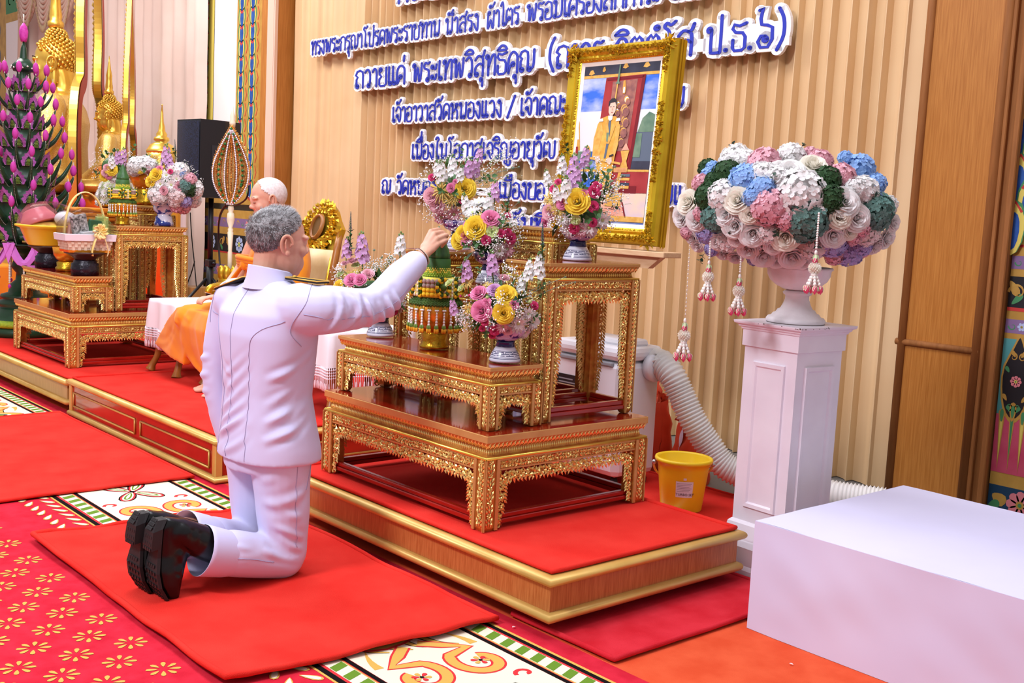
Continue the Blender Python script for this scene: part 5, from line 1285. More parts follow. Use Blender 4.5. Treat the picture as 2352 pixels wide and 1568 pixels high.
SPB = [('hyd', PWHITE, 400, 375, 88), ('hyd', PWHITE, 890, 345, 140), ('hyd', PWHITE, 490, 135, 90), ('hyd', PWHITE, 830, 120, 80), ('hyd', PBLU, 545, 265, 92), ('hyd', PBLU, 650, 340, 78), ('hyd', PBLU, 590, 395, 60), ('hyd', PPALE, 660, 150, 88), ('hyd', PPINK if False else PPALE, 690, 460, 104), ('hyd', PPALE, 800, 550, 62), ('hyd', PPALE, 1010, 150, 70), ('hyd', PPALE, 1150, 245, 78), ('hyd', PPALE, 940, 120, 45),
  ('hyd', PBLU, 1260, 195, 88), ('hyd', PBLU, 1365, 295, 52), ('hyd', PBLU, 1165, 145, 42), ('hyd', PDG, 425, 225, 76), ('hyd', PDG, 305, 385, 80), ('hyd', PDG, 315, 200, 52), ('hyd', PDG, 345, 280, 45), ('hyd', PDG, 1060, 265, 74), ('hyd', PDG, 1075, 400, 84), ('hyd', PTEAL, 350, 535, 80), ('hyd', PTEAL, 935, 555, 114), ('hyd', PTEAL, 1375, 485, 104), ('hyd', PTEAL, 895, 640, 50),
  ('hyd', PWHITE, 1290, 335, 84), ('hyd', PWHITE, 1230, 330, 64), ('hyd', PBLUSH, 1310, 640, 72), ('hyd', PPALE, 270, 295, 50), ('hyd', PPALE, 265, 505, 40), ('hyd', PPALE, 190, 625, 38), ('hyd', PPALE, 1260, 600, 54), ('hyd', PPALE, 1205, 660, 44), ('hyd', PVIO, 305, 640, 60), ('hyd', PVIO, 1090, 705, 80), ('hyd', PVIO, 1190, 765, 80), ('hyd', PVIO, 1270, 720, 50), ('hyd', PWHITE, 1440, 440, 50), ('hyd', PBLU, 350, 205, 40), ('hyd', PBLU, 320, 245, 40), ('hyd', PVIO, 600, 790, 36), ('hyd', PVIO, 340, 730, 40),
  ('hyd', PBLUSH, 690, 640, 64), ('hyd', PBLUSH, 430, 690, 60), ('hyd', PBLUSH, 960, 740, 70), ('hyd', PWHITE, 650, 240, 80), ('hyd', PWHITE, 740, 260, 70), ('hyd', PWHITE, 1000, 480, 40), ('hyd', PWHITE, 560, 150, 60), ('hyd', PPALE, 1090, 780, 50)]
SPB += [('rose', PCRE if k % 3 == 0 else PWHITE, x, y, r) for k, (x, y, r) in enumerate(((195, 430, 64), (160, 522, 60), (245, 548, 54), (500, 415, 74), (425, 510, 60), (480, 580, 66), (572, 505, 50), (590, 632, 70), (825, 230, 72), (965, 195, 70), (760, 215, 50), (1155, 430, 80), (1128, 522, 66), (1232, 530, 70), (1088, 642, 66), (1185, 610, 48), (1408, 655, 58), (1450, 560, 44), (790, 655, 76)))]
SPB += [('rose', PBLUSH, x, y, r) for x, y, r in ((570, 725, 56), (660, 765, 72), (835, 775, 70), (490, 770, 40), (740, 790, 50), (380, 680, 48), (500, 660, 48), (225, 650, 46), (720, 700, 50), (1010, 700, 50), (1340, 700, 50), (900, 800, 44), (420, 750, 40), (260, 700, 36))]
SPB += [('leaf', LEAFD, x, y, 40) for x, y in ((480, 120), (720, 310), (300, 750), (740, 600), (960, 660), (440, 600), (1310, 420), (880, 120))]
place(bq, bc, SPB, 1500, 300, 2.613, bc, BR)
for k in range(26):                                             # the far side of the bunch
    a = rnd(-.15, PI + .15) - math.atan2(.656, .745) + .2; z = rnd(-.7, .75); d = Vector((math.cos(a) * math.sqrt(1 - z * z), math.sin(a) * math.sqrt(1 - z * z), z))
    if d.dot(FWD) < .2: continue
    flower('hyd' if k % 3 else 'rose', random.choice((PWHITE, PPALE, PBLU, PDG, PTEAL, PVIO, PBLUSH)), bq, Vector((d.x * BR[0], d.y * BR[1], d.z * BR[2])) * .9, d, rnd(.04, .065))
ROSEB = mat('lotus_bud_pink', (226, 78, 122), .5); SEPAL = mat('sepal_green', (206, 222, 178), .6)
def hanging(label, top, bot_px, L, beads):
    """hanging string of beads with a jasmine tassel"""
    P0 = Vector(top); t = thing('hanging_garland', label, 'garland', P0, 0, 'jasmine garlands hanging from the flower bunch')
    s = L / .145; zl = atD(bot_px[0], bot_px[1], depth(P0)).z - P0.z
    dx = (atD(bot_px[0], bot_px[1], depth(P0)) - P0); off = Vector((dx.x * .3, dx.y * .3, 0))
    zt_ = zl + L; m = MB(); m.tube([(0, 0, 0), (off.x, off.y, zt_)], .0007, 4)
    n = int(abs(zt_) / beads[1])
    for k in range(n): f = k / n; m.ell((off.x * f, off.y * f, zt_ * f), beads[0], 6, 4)
    m.obj('bead_string', JAS, t); x, y = off.x, off.y
    m = MB()
    m.ell((x, y, zt_ - .008 * s), (.0055 * s, .0055 * s, .009 * s), 8, 5, 0)
    m.ell((x, y, zt_ - .034 * s), (.0105 * s, .0105 * s, .012 * s), 8, 6, 1)
    for k in range(5): a = k * 1.257; leaf_blade(m, Vector((x + .002 * math.cos(a), y + .002 * math.sin(a), zt_ - .012 * s)), (math.cos(a) * .35, math.sin(a) * .35, -1), .026 * s, .007 * s, 2)
    m.obj('top_bud', [JAS, ROSEB, SEPAL], t)
    m = MB(); c = Vector((x, y, zt_ - .06 * s)); m.ell(c, .016 * s, 10, 7)
    for k in range(90):
        z = 1 - 2 * (k + .5) / 90; r = math.sqrt(1 - z * z); a = 2.4 * k; d = Vector((r * math.cos(a), r * math.sin(a), z)); u = d.orthogonal().normalized()
        m.add([c + d * .014 * s + u * .003 * s, c + d * .014 * s - u * .003 * s, c + d * .022 * s - u * .0022 * s, c + d * .0235 * s, c + d * .022 * s + u * .0022 * s], [(0, 1, 2, 3, 4)], 0, False)
    m.obj('flower_ball', PCRE, t)
    for k in range(6):
        a = 2 * PI * k / 6 + .3; m = MB()
        for j in range(4):
            f = j / 4; rr = (.006 + .018 * f) * s; m.ell((x + rr * math.cos(a), y + rr * math.sin(a), zt_ - (.083 + .042 * f) * s), (.0062 * s, .0062 * s, .0075 * s), 7, 5, 0)
        rr = .026 * s; o = Vector((x + rr * math.cos(a), y + rr * math.sin(a), zt_ - .132 * s)); m.ell(o, (.0092 * s, .0092 * s, .0135 * s), 8, 6, 1); m.ell(o - Vector((0, 0, .009 * s)), (.004 * s, .004 * s, .008 * s), 6, 4, 1)
        for q in range(4): b = q * PI / 2; leaf_blade(m, o + Vector((.002 * math.cos(b), .002 * math.sin(b), .014 * s)), (math.cos(b) * .45, math.sin(b) * .45, -1), .019 * s, .006 * s, 2)
        m.obj('tassel_strand', [JAS, ROSEB, SEPAL], t)
def hp(x, y, k): return on_ell(x, y, bc, Vector(BR) * k)[0]
hanging('longest jasmine garland, hanging from the left end of the flower bunch almost to the duct', hp(1585, 555, 1.0), (1569, 830), .155, (.0028, .014))
hanging('short jasmine garland hanging at the left underside of the flower bunch', hp(1632, 555, 1.06), (1623, 690), .138, (.0042, .0078))
hanging('jasmine garland hanging clear of the urn, lowest tip beside the pedestal top', hp(1702, 590, 1.06), (1694, 724), .142, (.0042, .0078))
hanging('jasmine garland hanging in front of the urn bowl', hp(1881, 490, 1.10), (1868, 674), .138, (.0042, .0078))
# ================================================================== air conditioner, duct, bags, bucket
ACW = mat('appliance_white', (238, 236, 242), .35); ACG = mat('appliance_grey', (150, 150, 156), .5); BLK = mat('black_plastic', (24, 24, 28), .45); DUCT = mat('duct_white', (240, 236, 232), .45); WARN = mat('warning_yellow', (240, 190, 30), .5)
ac = thing('portable_air_conditioner', 'white portable air conditioner behind the altar tables with a duct on its right', 'air conditioner', (-3.74, 3.92, .012))
m = MB(); m.box(-.23, .23, -.15, .14, .05, .60, 0, .03); acb = m.obj('body', ACW, ac)
m = MB(); m.box(-.235, .235, -.155, .145, .602, .67, 0, .025); m.box(-.15, .2, -.08, .08, .66, .70, 0, .02); m.obj('top_cover', ACW, ac)
m = MB(); m.box(-.18, .18, -.158, -.14, .575, .597, 0, .006); m.obj('grip_slot', ACG, acb)
m = MB(); m.box(-.20, -.02, -.1525, -.15, .30, .50, 0)
for k in range(9): m.box(-.18, -.18 + rnd(.08, .14), -.1531, -.1525, .475 - .017 * k, .481 - .017 * k, 1)
m.prism([(-.17, -.1532, .312), (-.14, -.1532, .312), (-.155, -.1532, .337)], (0, .0005, 0), 2); m.obj('rating_label', [BLK, ACG, WARN], acb)
for x in (-.18, .18):
    for y in (-.1, .1): m = MB(); m.lathe([(.001, 0), (.02, 0), (.022, .02), (.012, .05)], 12, (x, y, 0)); m.obj('caster', BLK, ac)
m = MB(); m.xf = Matrix.Translation((.232, .06, .575)) @ Matrix.Rotation(PI / 2, 4, 'Y'); m.lathe([(.05, 0), (.068, 0), (.07, .03), (.064, .045), (.04, .045)], 28); m.xf = None; m.obj('duct_collar', ACW, ac)
DP = [Vector((-3.47, 3.985, .588))] + [atY(x, y, Y) for x, y, Y in ((1512, 829, 4.0), (1541, 858, 4.0), (1563, 902, 4.02), (1592, 965, 4.05), (1628, 1022, 4.1), (1672, 1074, 4.15))] + [Vector((-2.98, 4.28, .09)), Vector((-2.86, 4.42, .068)), atZ(1930, 1138, .068), atZ(2032, 1152, .068)]
SP_ = spline(DP, 30); L_ = [0]
for a, b in zip(SP_, SP_[1:]): L_.append(L_[-1] + (b - a).length)
path = []; k = 0; N_ = int(L_[-1] / .0042)
for i in range(N_ + 1):
    d_ = L_[-1] * i / N_
    while k < len(L_) - 2 and L_[k + 1] < d_: k += 1
    f = (d_ - L_[k]) / max(1e-9, L_[k + 1] - L_[k]); path.append(SP_[k].lerp(SP_[k + 1], f))
dt = MB(); dt.tube([p - DP[0] for p in path], [.062 + .0055 * math.sin(i * 2 * PI / 4.0) for i in range(len(path))], 22, 0, True)
tag(dt.obj('exhaust_duct', DUCT, None, DP[0]), 'white corrugated exhaust duct curving from the air conditioner down to the floor', 'duct')
BKY = mat('bucket_yellow', (255, 212, 36), .35, spec=.5); LABW = mat('paper_label', (238, 232, 240), .6); INKG = mat('ink_grey', (110, 108, 116), .7); MET = mat('rivet_metal', (200, 200, 204), .3, .8)
bu = thing('bucket', 'yellow plastic bucket with a white label behind the platform', 'bucket', (-3.125, 3.80, .011), .0)
m = MB(); m.lathe([(.001, .004), (.088, .0), (.091, .006), (.112, .19), (.118, .215), (.127, .218), (.129, .226), (.127, .234), (.118, .236), (.113, .228), (.088, .01), (.001, .008)], 44); m.obj('body', BKY, bu)
a_ = math.atan2(-.66, .75); RV = Vector((.66, .75, 0))
m = MB(); m.tube([RV * (.132 * math.cos(PI * k / 16)) + Vector((-.75, .66, 0)) * (.1 * math.sin(PI * k / 16)) * 1.0 + Vector((0, 0, .205 - .10 * math.sin(PI * k / 16))) for k in range(17)], .005, 8); m.obj('handle', mat('handle_yellow', (238, 196, 120), .4), bu)
for s_ in (-1, 1): m = MB(); m.ell(RV * (.131 * s_) + Vector((0, 0, .207)), .011, 8, 6); m.obj('pivot', MET, bu)
def bpt(a, z, o=.0012): r = .091 + (.112 - .091) * z / .19 + o; return (r * math.cos(a), r * math.sin(a), z)
m = MB(); ac_ = a_ - .06
m.grid(lambda u, v: bpt(ac_ - .36 + .72 * u, .075 + .072 * v), 10, 2, 0)
for k in range(6): m.grid(lambda u, v: bpt(ac_ - .32 + rnd(0, 0) + (.62 - .05 * (k % 3)) * u, .137 - .007 * k + .0014 * v, .0016), 8, 1, 1)
m.grid(lambda u, v: bpt(ac_ - .06 + .12 * u, .153 + .01 * v), 4, 1, 0); lab_ = m.obj('label', [LABW, INKG], bu)
tc = bpy.data.curves.new('label_text', 'FONT'); tc.body = 'TURBO SET'; tc.size = .0155; tc.align_x = 'CENTER'; tc.extrude = .0003
to = bpy.data.objects.new('label_text', tc); COL.objects.link(to)
dg = bpy.context.evaluated_depsgraph_get(); tm = bpy.data.meshes.new_from_object(to.evaluated_get(dg)); bpy.data.objects.remove(to)
c_ = coords(tm); c_ = np.array([bpt(ac_ + .04 + x / .1, .083 + y, .0018 + z) for x, y, z in c_]); setco(tm, c_); tm.materials.clear(); tm.materials.append(mat('ink_dark', (70, 64, 74), .7)); put(tm, 'label_text', lab_)
m = MB(); m.box(-.30, .32, -.012, .012, 0, .012, 0, .002)
tag(m.obj('floor_strip', LABW, None, (-3.06, 3.70, .011), math.radians(-3)), 'thin white strip on the red carpet in front of the yellow bucket', 'strip')
BAG = mat('bag_orange_red', (212, 62, 32), .55, col2=(226, 80, 44), nscale=5); BAG2 = mat('ribbon_coral', (238, 96, 62), .5); BAGL = mat('leaf_print', (222, 196, 220), .6)
def bag(label, loc, w, d, h, rz, logo):
    t = thing('shopping_bag', label, 'bag', loc, rz)
    def fn(u, v):
        a = 2 * PI * u; k = 1 - .12 * v + .05 * noise.noise(Vector((a, v * 4, w))); c, s = math.cos(a), math.sin(a)
        sx = math.copysign(abs(c) ** .4, c); sy = math.copysign(abs(s) ** .4, s)
        return (sx * w / 2 * k, sy * d / 2 * (1 - .5 * v) * k + .02 * noise.noise(Vector((sx * 3, v * 5, 2))), h * v + .01 * math.sin(5 * a) * v)
    m = MB(); m.grid(fn, 40, 16); m.obj('sack', BAG, t)
    m = MB()
    for k in range(10 if not logo else 4):
        P = [Vector((rnd(-w, w) * .3, rnd(-.03, .03), h * .92))]
        for j in range(4): P.append(P[-1] + Vector((rnd(-.05, .05), rnd(-.05, .02), rnd(-.02, .06))))
        m.tube(spline(P, 3), .016, 4, 0, True, False, .25)
    m.obj('ribbon', BAG2, t)
    if logo:
        m = MB(); fy = lambda z: -(d / 2 * (1 - .5 * z / h)) - .004
        pts = [(.03 * math.sin(PI * q) * (1 if q < 1 else 1), q) for q in (0, .2, .4, .6, .8, 1)]
        L1 = [(.05 + .034 * math.sin(PI * q), fy(h * .5 + .1 * q), h * .5 + .1 * q) for q in (0, .2, .4, .6, .8, 1)]; R1 = [(.05 - .034 * math.sin(PI * q), fy(h * .5 + .1 * q), h * .5 + .1 * q) for q in (1, .8, .6, .4, .2, 0)]
        m.poly(L1 + R1, 0); m.box(.047, .053, fy(h * .45), fy(h * .45) + .001, h * .38, h * .5, 0)
        for k in range(9): m.box(-.01 + .014 * k, .0 + .014 * k, fy(h * .34), fy(h * .34) + .001, h * .31, h * (.335 + .01 * (k % 3)), 0)
        m.obj('printed_leaf', BAGL, t)
    return t
bag('orange-red bag with a loose ribbon knot beside the air conditioner', (-3.80, 4.36, .001), .27, .2, .36, -.55, False)
bag('orange-red bag printed with a pale leaf, partly behind the yellow bucket', (-3.50, 4.30, .001), .25, .18, .34, -.62, True)
# ================================================================== white draped box, stray petals
LINEN = mat('white_linen', (224, 220, 246), .8, col2=(218, 214, 242), nscale=2, spec=.2)
bx = MB(); hx, hy, hz = .98 / 2, .90 / 2, .353
def side(u, v):
    s = u * 4; k = int(s) % 4; f = s - int(s); e = .006
    P = [(-hx + 2 * hx * f, -hy), (hx, -hy + 2 * hy * f), (hx - 2 * hx * f, hy), (-hx, hy - 2 * hy * f)][k]
    n_ = [(0, -1), (1, 0), (0, 1), (-1, 0)][k]; z = hz * (1 - v)
    nv = noise.noise(Vector((P[0] * 2.0 + P[1] * 2.0, z * 3 - P[0] * 1.8, 3))) * .012 + .004 * noise.noise(Vector((P[0] * 7, z * 9 + P[0] * 5, 1)))
    w = math.sin(PI * min(1, v * 1.1)) * nv + .016 * v * v * (1 if k == 3 else .3)
    w *= min(1, 8 * min(f, 1 - f) + .15)
    return (P[0] + n_[0] * w, P[1] + n_[1] * w, z)
bx.grid(side, 160, 24)
R_ = [[(x * a, y * a, hz + dz) for x, y in ((-hx, -hy), (hx, -hy), (hx, hy), (-hx, hy))] for a, dz in ((1, -.002), (.997, .0008))]
bx.loft(R_, 0, False, True); bx.grid(lambda u, v: ((2 * u - 1) * hx * .997, (2 * v - 1) * hy * .997, hz + .0008 + .0015 * noise.noise(Vector((u * 5, v * 5, 0)))), 20, 20)
bxo = bx.obj('draped_riser', LINEN, None, (-2.068 + hx, 2.886 + hy, .001)); tag(bxo, 'large low box covered in stretched white cloth at the lower right', 'covered box')
md = bxo.modifiers.new('e', 'EDGE_SPLIT'); md.split_angle = math.radians(50)
for i, (x, y, lb) in enumerate(((1812, 1526, 'white petal lying on the orange carpet in front of the white box'), (1176, 1443, 'white petal lying on the crimson carpet just before the platform corner'))):
    m = MB(); leaf_blade(m, Vector((0, 0, .004)), (1, .3, .12), .014, .004); P = atZ(x, y, .001); tag(m.obj('fallen_petal', PWHITE, None, P, 1.2 * i), lb, 'petal')
# ================================================================== people
from mathutils.bvhtree import BVHTree
SKIN = mat('skin_tan', (206, 150, 124), .55, col2=(222, 168, 142), nscale=14, bump=.06, bscale=260, bdist=.002, sss=.12)
SKIN2 = mat('skin_light', (216, 160, 134), .55, col2=(226, 174, 148), nscale=10, bump=.05, bscale=200, bdist=.002, sss=.12)
UNIF = mat('uniform_white', (214, 212, 246), .75, bump=.08, bscale=700, bdist=.001, spec=.25, sheen=.2)
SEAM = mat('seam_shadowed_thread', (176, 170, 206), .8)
HAIR = mat('hair_grey', (96, 92, 92), .5, col2=(160, 158, 158), nscale=60, sharp=(.4, .62)); HAIRD = mat('hair_dark', (52, 48, 48), .5); HAIRL = mat('hair_silver', (176, 174, 176), .45)
BOOT = mat('patent_leather', (9, 9, 11), .27, spec=.5); SOLE = mat('rubber_sole', (34, 32, 33), .6)
def limb(m, pts, rad, n=14, mi=0, k=5):
    P = spline(pts, k); R = []
    for i in range(len(rad) - 1):
        for t in range(k): u = t / k; u = u * u * (3 - 2 * u); R.append(rad[i] * (1 - u) + rad[i + 1] * u)
    R.append(rad[-1]); m.tube(P, R, n, mi)
    for p, r in ((pts[0], rad[0]), (pts[-1], rad[-1])): m.ell(p, r * .999, n, 9, mi)
def ovals(m, rows, n=36, mi=0, ex=1.0):
    """stacked oval sections (cx, cy, z, half width, half depth[, turn])"""
    R = []
    for row in rows:
        cx, cy, z, a, b = row[:5]; tw = row[5] if len(row) > 5 else 0
        r = []
        for k in range(n):
            t = 2 * PI * k / n; c, s = math.cos(t), math.sin(t); c = math.copysign(abs(c) ** ex, c); s = math.copysign(abs(s) ** ex, s)
            x, y = a * c, b * s; r.append((cx + x * math.cos(tw) - y * math.sin(tw), cy + x * math.sin(tw) + y * math.cos(tw), z))
        R.append(r)
    m.loft(R, mi, True, True)
def head(m, M, nose=1.0, jaw=1.0, earz=0.0):
    """face towards local +Y"""
    o = m.xf; m.xf = M
    m.ell((0, -.014, .034), (.0765, .096, .088), 24, 16); m.ell((0, .012, -.008), (.069, .078, .082), 20, 14)
    m.ell((0, .026, -.060), (.055 * jaw, .062, .050), 20, 14); m.ell((0, .056, -.088), (.026, .022, .020), 12, 8)
    for s in (-1, 1):
        m.ell((s * .036, .058, -.018), (.026, .026, .024), 12, 8); m.ell((s * .03, .073, .028), (.03, .016, .010), 12, 8)
        m.ell((s * .031, .069, .008), (.0165, .014, .0085), 10, 7); m.ell((s * .044, .016, -.045), (.022, .05, .055), 14, 10)
    m.ell((0, .082, .012), (.010, .014, .03), 10, 8); m.ell((0, .0915 * nose ** .2, -.014), (.0125, .015, .012), 10, 8)
    for s in (-1, 1): m.ell((s * .0125, .088, -.019), (.0095, .012, .009), 8, 6)
    m.ell((0, .0735, -.047), (.024, .012, .0075), 12, 7); m.ell((0, .0705, -.057), (.020, .012, .0085), 12, 7)
    m.xf = o
def ear(M, s):
    """a shaped ear on its own fine mesh: rim, inner bowl and lobe"""
    m = MB(); m.xf = M
    P = [(s * (.0755 + .009 * math.sin(t * .5) + .006), -.002 - .019 * math.cos(t) * (1 if t < 4 else .9) - .003 * math.sin(t), .0 + .031 * math.sin(t)) for t in [(-1.9 + 5.0 * k / 16) for k in range(17)]]
    m.tube(P, [.0045 + .0012 * math.sin(PI * k / 16) for k in range(17)], 8)
    m.ell((s * .078, -.001, .002), (.0065, .0165, .028), 14, 10); m.ell((s * .0805, .004, -.026), (.0055, .0085, .011), 10, 8)
    m.tube([(s * .086, -.007, .02), (s * .0875, -.009, .004), (s * .0855, -.004, -.012)], .0035, 6); m.ell((s * .083, .011, -.001), (.004, .0045, .008), 8, 6)
    return m
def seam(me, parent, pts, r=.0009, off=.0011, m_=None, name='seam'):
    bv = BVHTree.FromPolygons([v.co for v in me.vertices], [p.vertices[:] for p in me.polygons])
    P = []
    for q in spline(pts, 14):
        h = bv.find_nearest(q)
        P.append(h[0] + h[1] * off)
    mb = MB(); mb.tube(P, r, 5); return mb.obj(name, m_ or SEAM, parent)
def finger(m, pts, r):
    limb(m, pts, [r, r * .98, r * .9, r * .72][:len(pts)] if len(pts) == 4 else [r] * len(pts), 10, 0, 4)
# ------------------------------------------------------------------ the kneeling man
KO = Vector((-3.36, 1.85, .02))
km = thing('person', 'kneeling person in a white dress uniform with black boots, right arm reaching to the offering', 'person', KO)
L3 = lambda x, y, z: Vector((x, y, z)) - KO
HM = Matrix.Translation(L3(-3.36, 1.892, 1.143)) @ Matrix.Rotation(math.radians(-11), 4, 'Z') @ Matrix.Rotation(math.radians(-3), 4, 'X')
b = MB(); head(b, HM)
limb(b, [HM @ Vector((0, -.022, -.02)), HM @ Vector((0, -.03, -.085)), L3(-3.36, 1.85, 1.0)], [.060, .056, .056], 20)
ovals(b, [(L3(-3.36, 0, 0).x, L3(0, 1.855, 0).y, z - KO.z, a, d) for z, a, d in ((.40, .14, .10), (.55, .155, .10), (.66, .14, .095), (.80, .165, .105), (.92, .17, .09), (.985, .10, .06), (1.01, .06, .05))], 24)
SHR, ELR, WRR = L3(-3.165, 1.90, .935), L3(-3.150, 2.135, .955), L3(-3.222, 2.385, 1.112)
limb(b, [SHR, ELR, WRR - (WRR - ELR).normalized() * .1, WRR], [.05, .042, .034, .026], 14)
SHL, ELL, WRL = L3(-3.565, 1.82, .925), L3(-3.605, 1.80, .66), L3(-3.575, 1.845, .41)
limb(b, [SHL, ELL, WRL], [.05, .04, .027], 14)
for sx, hx in ((1, -3.265), (-1, -3.455)):
    limb(b, [L3(hx, 1.865, .47), L3(hx, 1.88, .28), L3(hx, 1.875, .075)], [.085, .072, .052], 14)
    limb(b, [L3(hx, 1.875, .075), L3(hx - .01 + (.03 if sx < 0 else 0), 1.70, .15), L3(-3.25 if sx > 0 else -3.365, 1.54, .215)], [.052, .042, .034], 14)
# right hand
kI, kM, kR, kP = [Vector(atX(x, y, X)) - KO for x, y, X in ((990, 531, -3.283), (998, 537, -3.262), (1003, 549, -3.243), (1005, 562, -3.228))]
pI, pM, pR, pP = [Vector(atX(x, y, X)) - KO for x, y, X in ((1009, 527, -3.300), (1018, 534, -3.283), (1026, 540, -3.266), (1025, 552, -3.252))]
for k_ in (kI, kM, kR, kP): limb(b, [WRR + (k_ - WRR) * .1, WRR.lerp(k_, .6), k_], [.017, .0145, .0102], 10)
b.ell(WRR.lerp((kM + kR) / 2, .45), (.03, .03, .016), 12, 8, 0, basis((kM - kR).cross(WRR - kM)))
for k_, p_, r_ in ((kI, pI, .0085), (kM, pM, .0088), (kR, pR, .0083), (kP, pP, .0075)):
    d_ = Vector((-.028, .006, -.020)); limb(b, [k_, p_, p_ + d_ * .75, p_ + d_ * 1.25], [r_ * 1.12, r_, r_ * .93, r_ * .8], 10)
limb(b, [WRR + Vector((-.02, .02, -.01)), WRR + Vector((-.055, .05, .004)), WRR + Vector((-.075, .085, .018)), WRR + Vector((-.078, .108, .03))], [.014, .013, .0105, .0085], 10)
# left hand, hanging relaxed in front of the hip
hl = WRL
b.ell(hl + Vector((.003, .018, -.05)), (.017, .032, .045), 12, 9)
for i in range(4):
    o_ = hl + Vector((.0, -.012 + .0185 * i, -.085)); l_ = (.030, .034, .033, .027)[3 - i]
    limb(b, [o_, o_ + Vector((.006, .004, -l_)), o_ + Vector((.016, .008, -l_ * 1.7)), o_ + Vector((.026, .01, -l_ * 2.1))], [.0092, .0088, .008, .0066], 9)
limb(b, [hl + Vector((.006, .035, -.02)), hl + Vector((.018, .052, -.05)), hl + Vector((.022, .056, -.085))], [.012, .011, .008], 9)
bm_ = fuse(b, 'body', SKIN, .003, 5, .5); put(bm_, 'body', km)
for s in (-1, 1): o = ear(HM, s); put(fuse(o, 'ear', SKIN, .0016, 2), 'ear', km)
# hair: cropped, grey, thin at the crown
def hairline(p):
    thr = .022 + (.95 * p.y if p.y > 0 else 1.15 * p.y)
    return p.z - max(thr, -.062)
hc = MB(); HB = BVHTree.FromPolygons([v.co for v in bm_.vertices], [q.vertices[:] for q in bm_.polygons])
cap = MB(); cap.ell((0, -.014, .034), (.0785, .0985, .0905), 72, 54)
keep = []; V = [Vector(v) for v in cap.v]
for f in cap.f:
    c = sum((V[i] for i in f), Vector()) / len(f)
    if hairline(c) > 0 : keep.append(f)
cap2 = MB(); cap2.v = [tuple(HM @ (Vector((0, -.014, .034)) + (v - Vector((0, -.014, .034))) * (1 + .028 * max(0, min(1, hairline(v) / .05)) + .012 * noise.noise(v * 120)))) for v in V]
cap2.f = keep; cap2.mi = [0] * len(keep); cap2.sm = [True] * len(keep)
hm_ = cap2.obj('hair', HAIR, km)
st = [MB(), MB(), MB()]; rs = random.Random(11)
for i in range(9000):
    z = rs.uniform(-.7, 1); a = rs.uniform(0, 2 * PI); r = math.sqrt(1 - z * z)
    p = Vector((.0785 * r * math.cos(a), -.014 + .0985 * r * math.sin(a), .034 + .0905 * z)); hl_ = hairline(p)
    if hl_ < .001: continue
    dens = min(1, .25 + hl_ / .03); cr = (p - Vector((-.01, -.075, .105))).length
    if cr < .035 and rs.random() < .8: continue
    if rs.random() > dens: continue
    n = Vector((p.x / .0785 ** 2, (p.y + .014) / .0985 ** 2, (p.z - .034) / .0905 ** 2)).normalized()
    fl_ = Vector((0, .55, .0)) + Vector((0, 0, -.8 if p.z < .06 else .1)) + Vector((rs.uniform(-.35, .35), rs.uniform(-.35, .35), rs.uniform(-.3, .3)))
    L = min(.0135, .0018 + hl_ * .17) * rs.uniform(.6, 1.1)
    if p.z > .09 and p.y > .0: L *= 1.35; fl_ = Vector((rs.uniform(-.4, .4), .9, .5))
    d = (n * .75 + (fl_ - n * fl_.dot(n)) * .8).normalized(); s = d.cross(n).normalized() * .0006
    q = p + n * .0005; k = 2 if rs.random() < (.15 + .55 * max(0, (p.z - .02) / .1)) else (0 if rs.random() < .5 else 1)
    st[k].add([HM @ (q + s), HM @ (q - s), HM @ (q + d * L * .6 - n * 0 + s * .7), HM @ (q + d * L * .6 - s * .7), HM @ (q + d * L + fl_ * L * .12)], [(0, 1, 3, 2), (2, 3, 4)], 0, False)
for s_, m_ in zip(st, (HAIR, HAIRD, HAIRL)): o = s_.obj('hair_strands', m_, hm_); o['kind'] = 'stuff'
# jacket
j = MB(); cx = 0.0
ovals(j, [(cx + ox, L3(0, y, 0).y, z - KO.z, a, d, tw) for z, y, a, d, tw, ox in ((.418, 1.868, .205, .155, .04, .005), (.46, 1.868, .203, .152, .04, .004), (.55, 1.862, .19, .140, .04, .002), (.64, 1.858, .178, .128, .05, 0), (.74, 1.858, .188, .132, .08, 0),
    (.84, 1.856, .200, .136, .10, 0), (.91, 1.854, .205, .124, .12, 0), (.955, 1.857, .196, .10, .12, .004), (.99, 1.86, .165, .078, .12, .008), (1.012, 1.862, .105, .068, .1, .004), (1.03, 1.864, .062, .062, .0, 0))], 44, 0, .88)
limb(j, [L3(-3.205, 1.885, .935), SHR + Vector((.012, .05, .004)), ELR + Vector((0, 0, -.004)), ELR.lerp(WRR, .5), WRR - (WRR - ELR).normalized() * .045], [.090, .082, .064, .056, .047], 20)
limb(j, [L3(-3.525, 1.825, .935), SHL + Vector((-.006, 0, -.04)), ELL, WRL + Vector((0, 0, .02))], [.082, .070, .059, .053], 20)
jm = fuse(j, 'jacket', UNIF, .0062, 9)
ax = Vector((1, 0, 0))
def JB(x, z, side=-1): return L3(x, 1.855 + side * .14, z)
FO = []
for k, (x0, z0, x1, z1, w, h) in enumerate(((-3.20, .80, -3.50, .60, .016, .008), (-3.20, .755, -3.52, .54, .017, .009), (-3.205, .70, -3.50, .50, .016, .008), (-3.21, .65, -3.46, .49, .015, .006), (-3.22, .83, -3.46, .68, .014, .005), (-3.25, .60, -3.52, .47, .016, .006), (-3.48, .76, -3.35, .70, .014, .005), (-3.53, .70, -3.40, .63, .014, .005), (-3.22, .55, -3.40, .44, .016, .005))):
    FO.append(([JB(x0, z0), JB((x0 + x1) / 2, (z0 + z1) / 2 - .015), JB(x1, z1)], w, h))
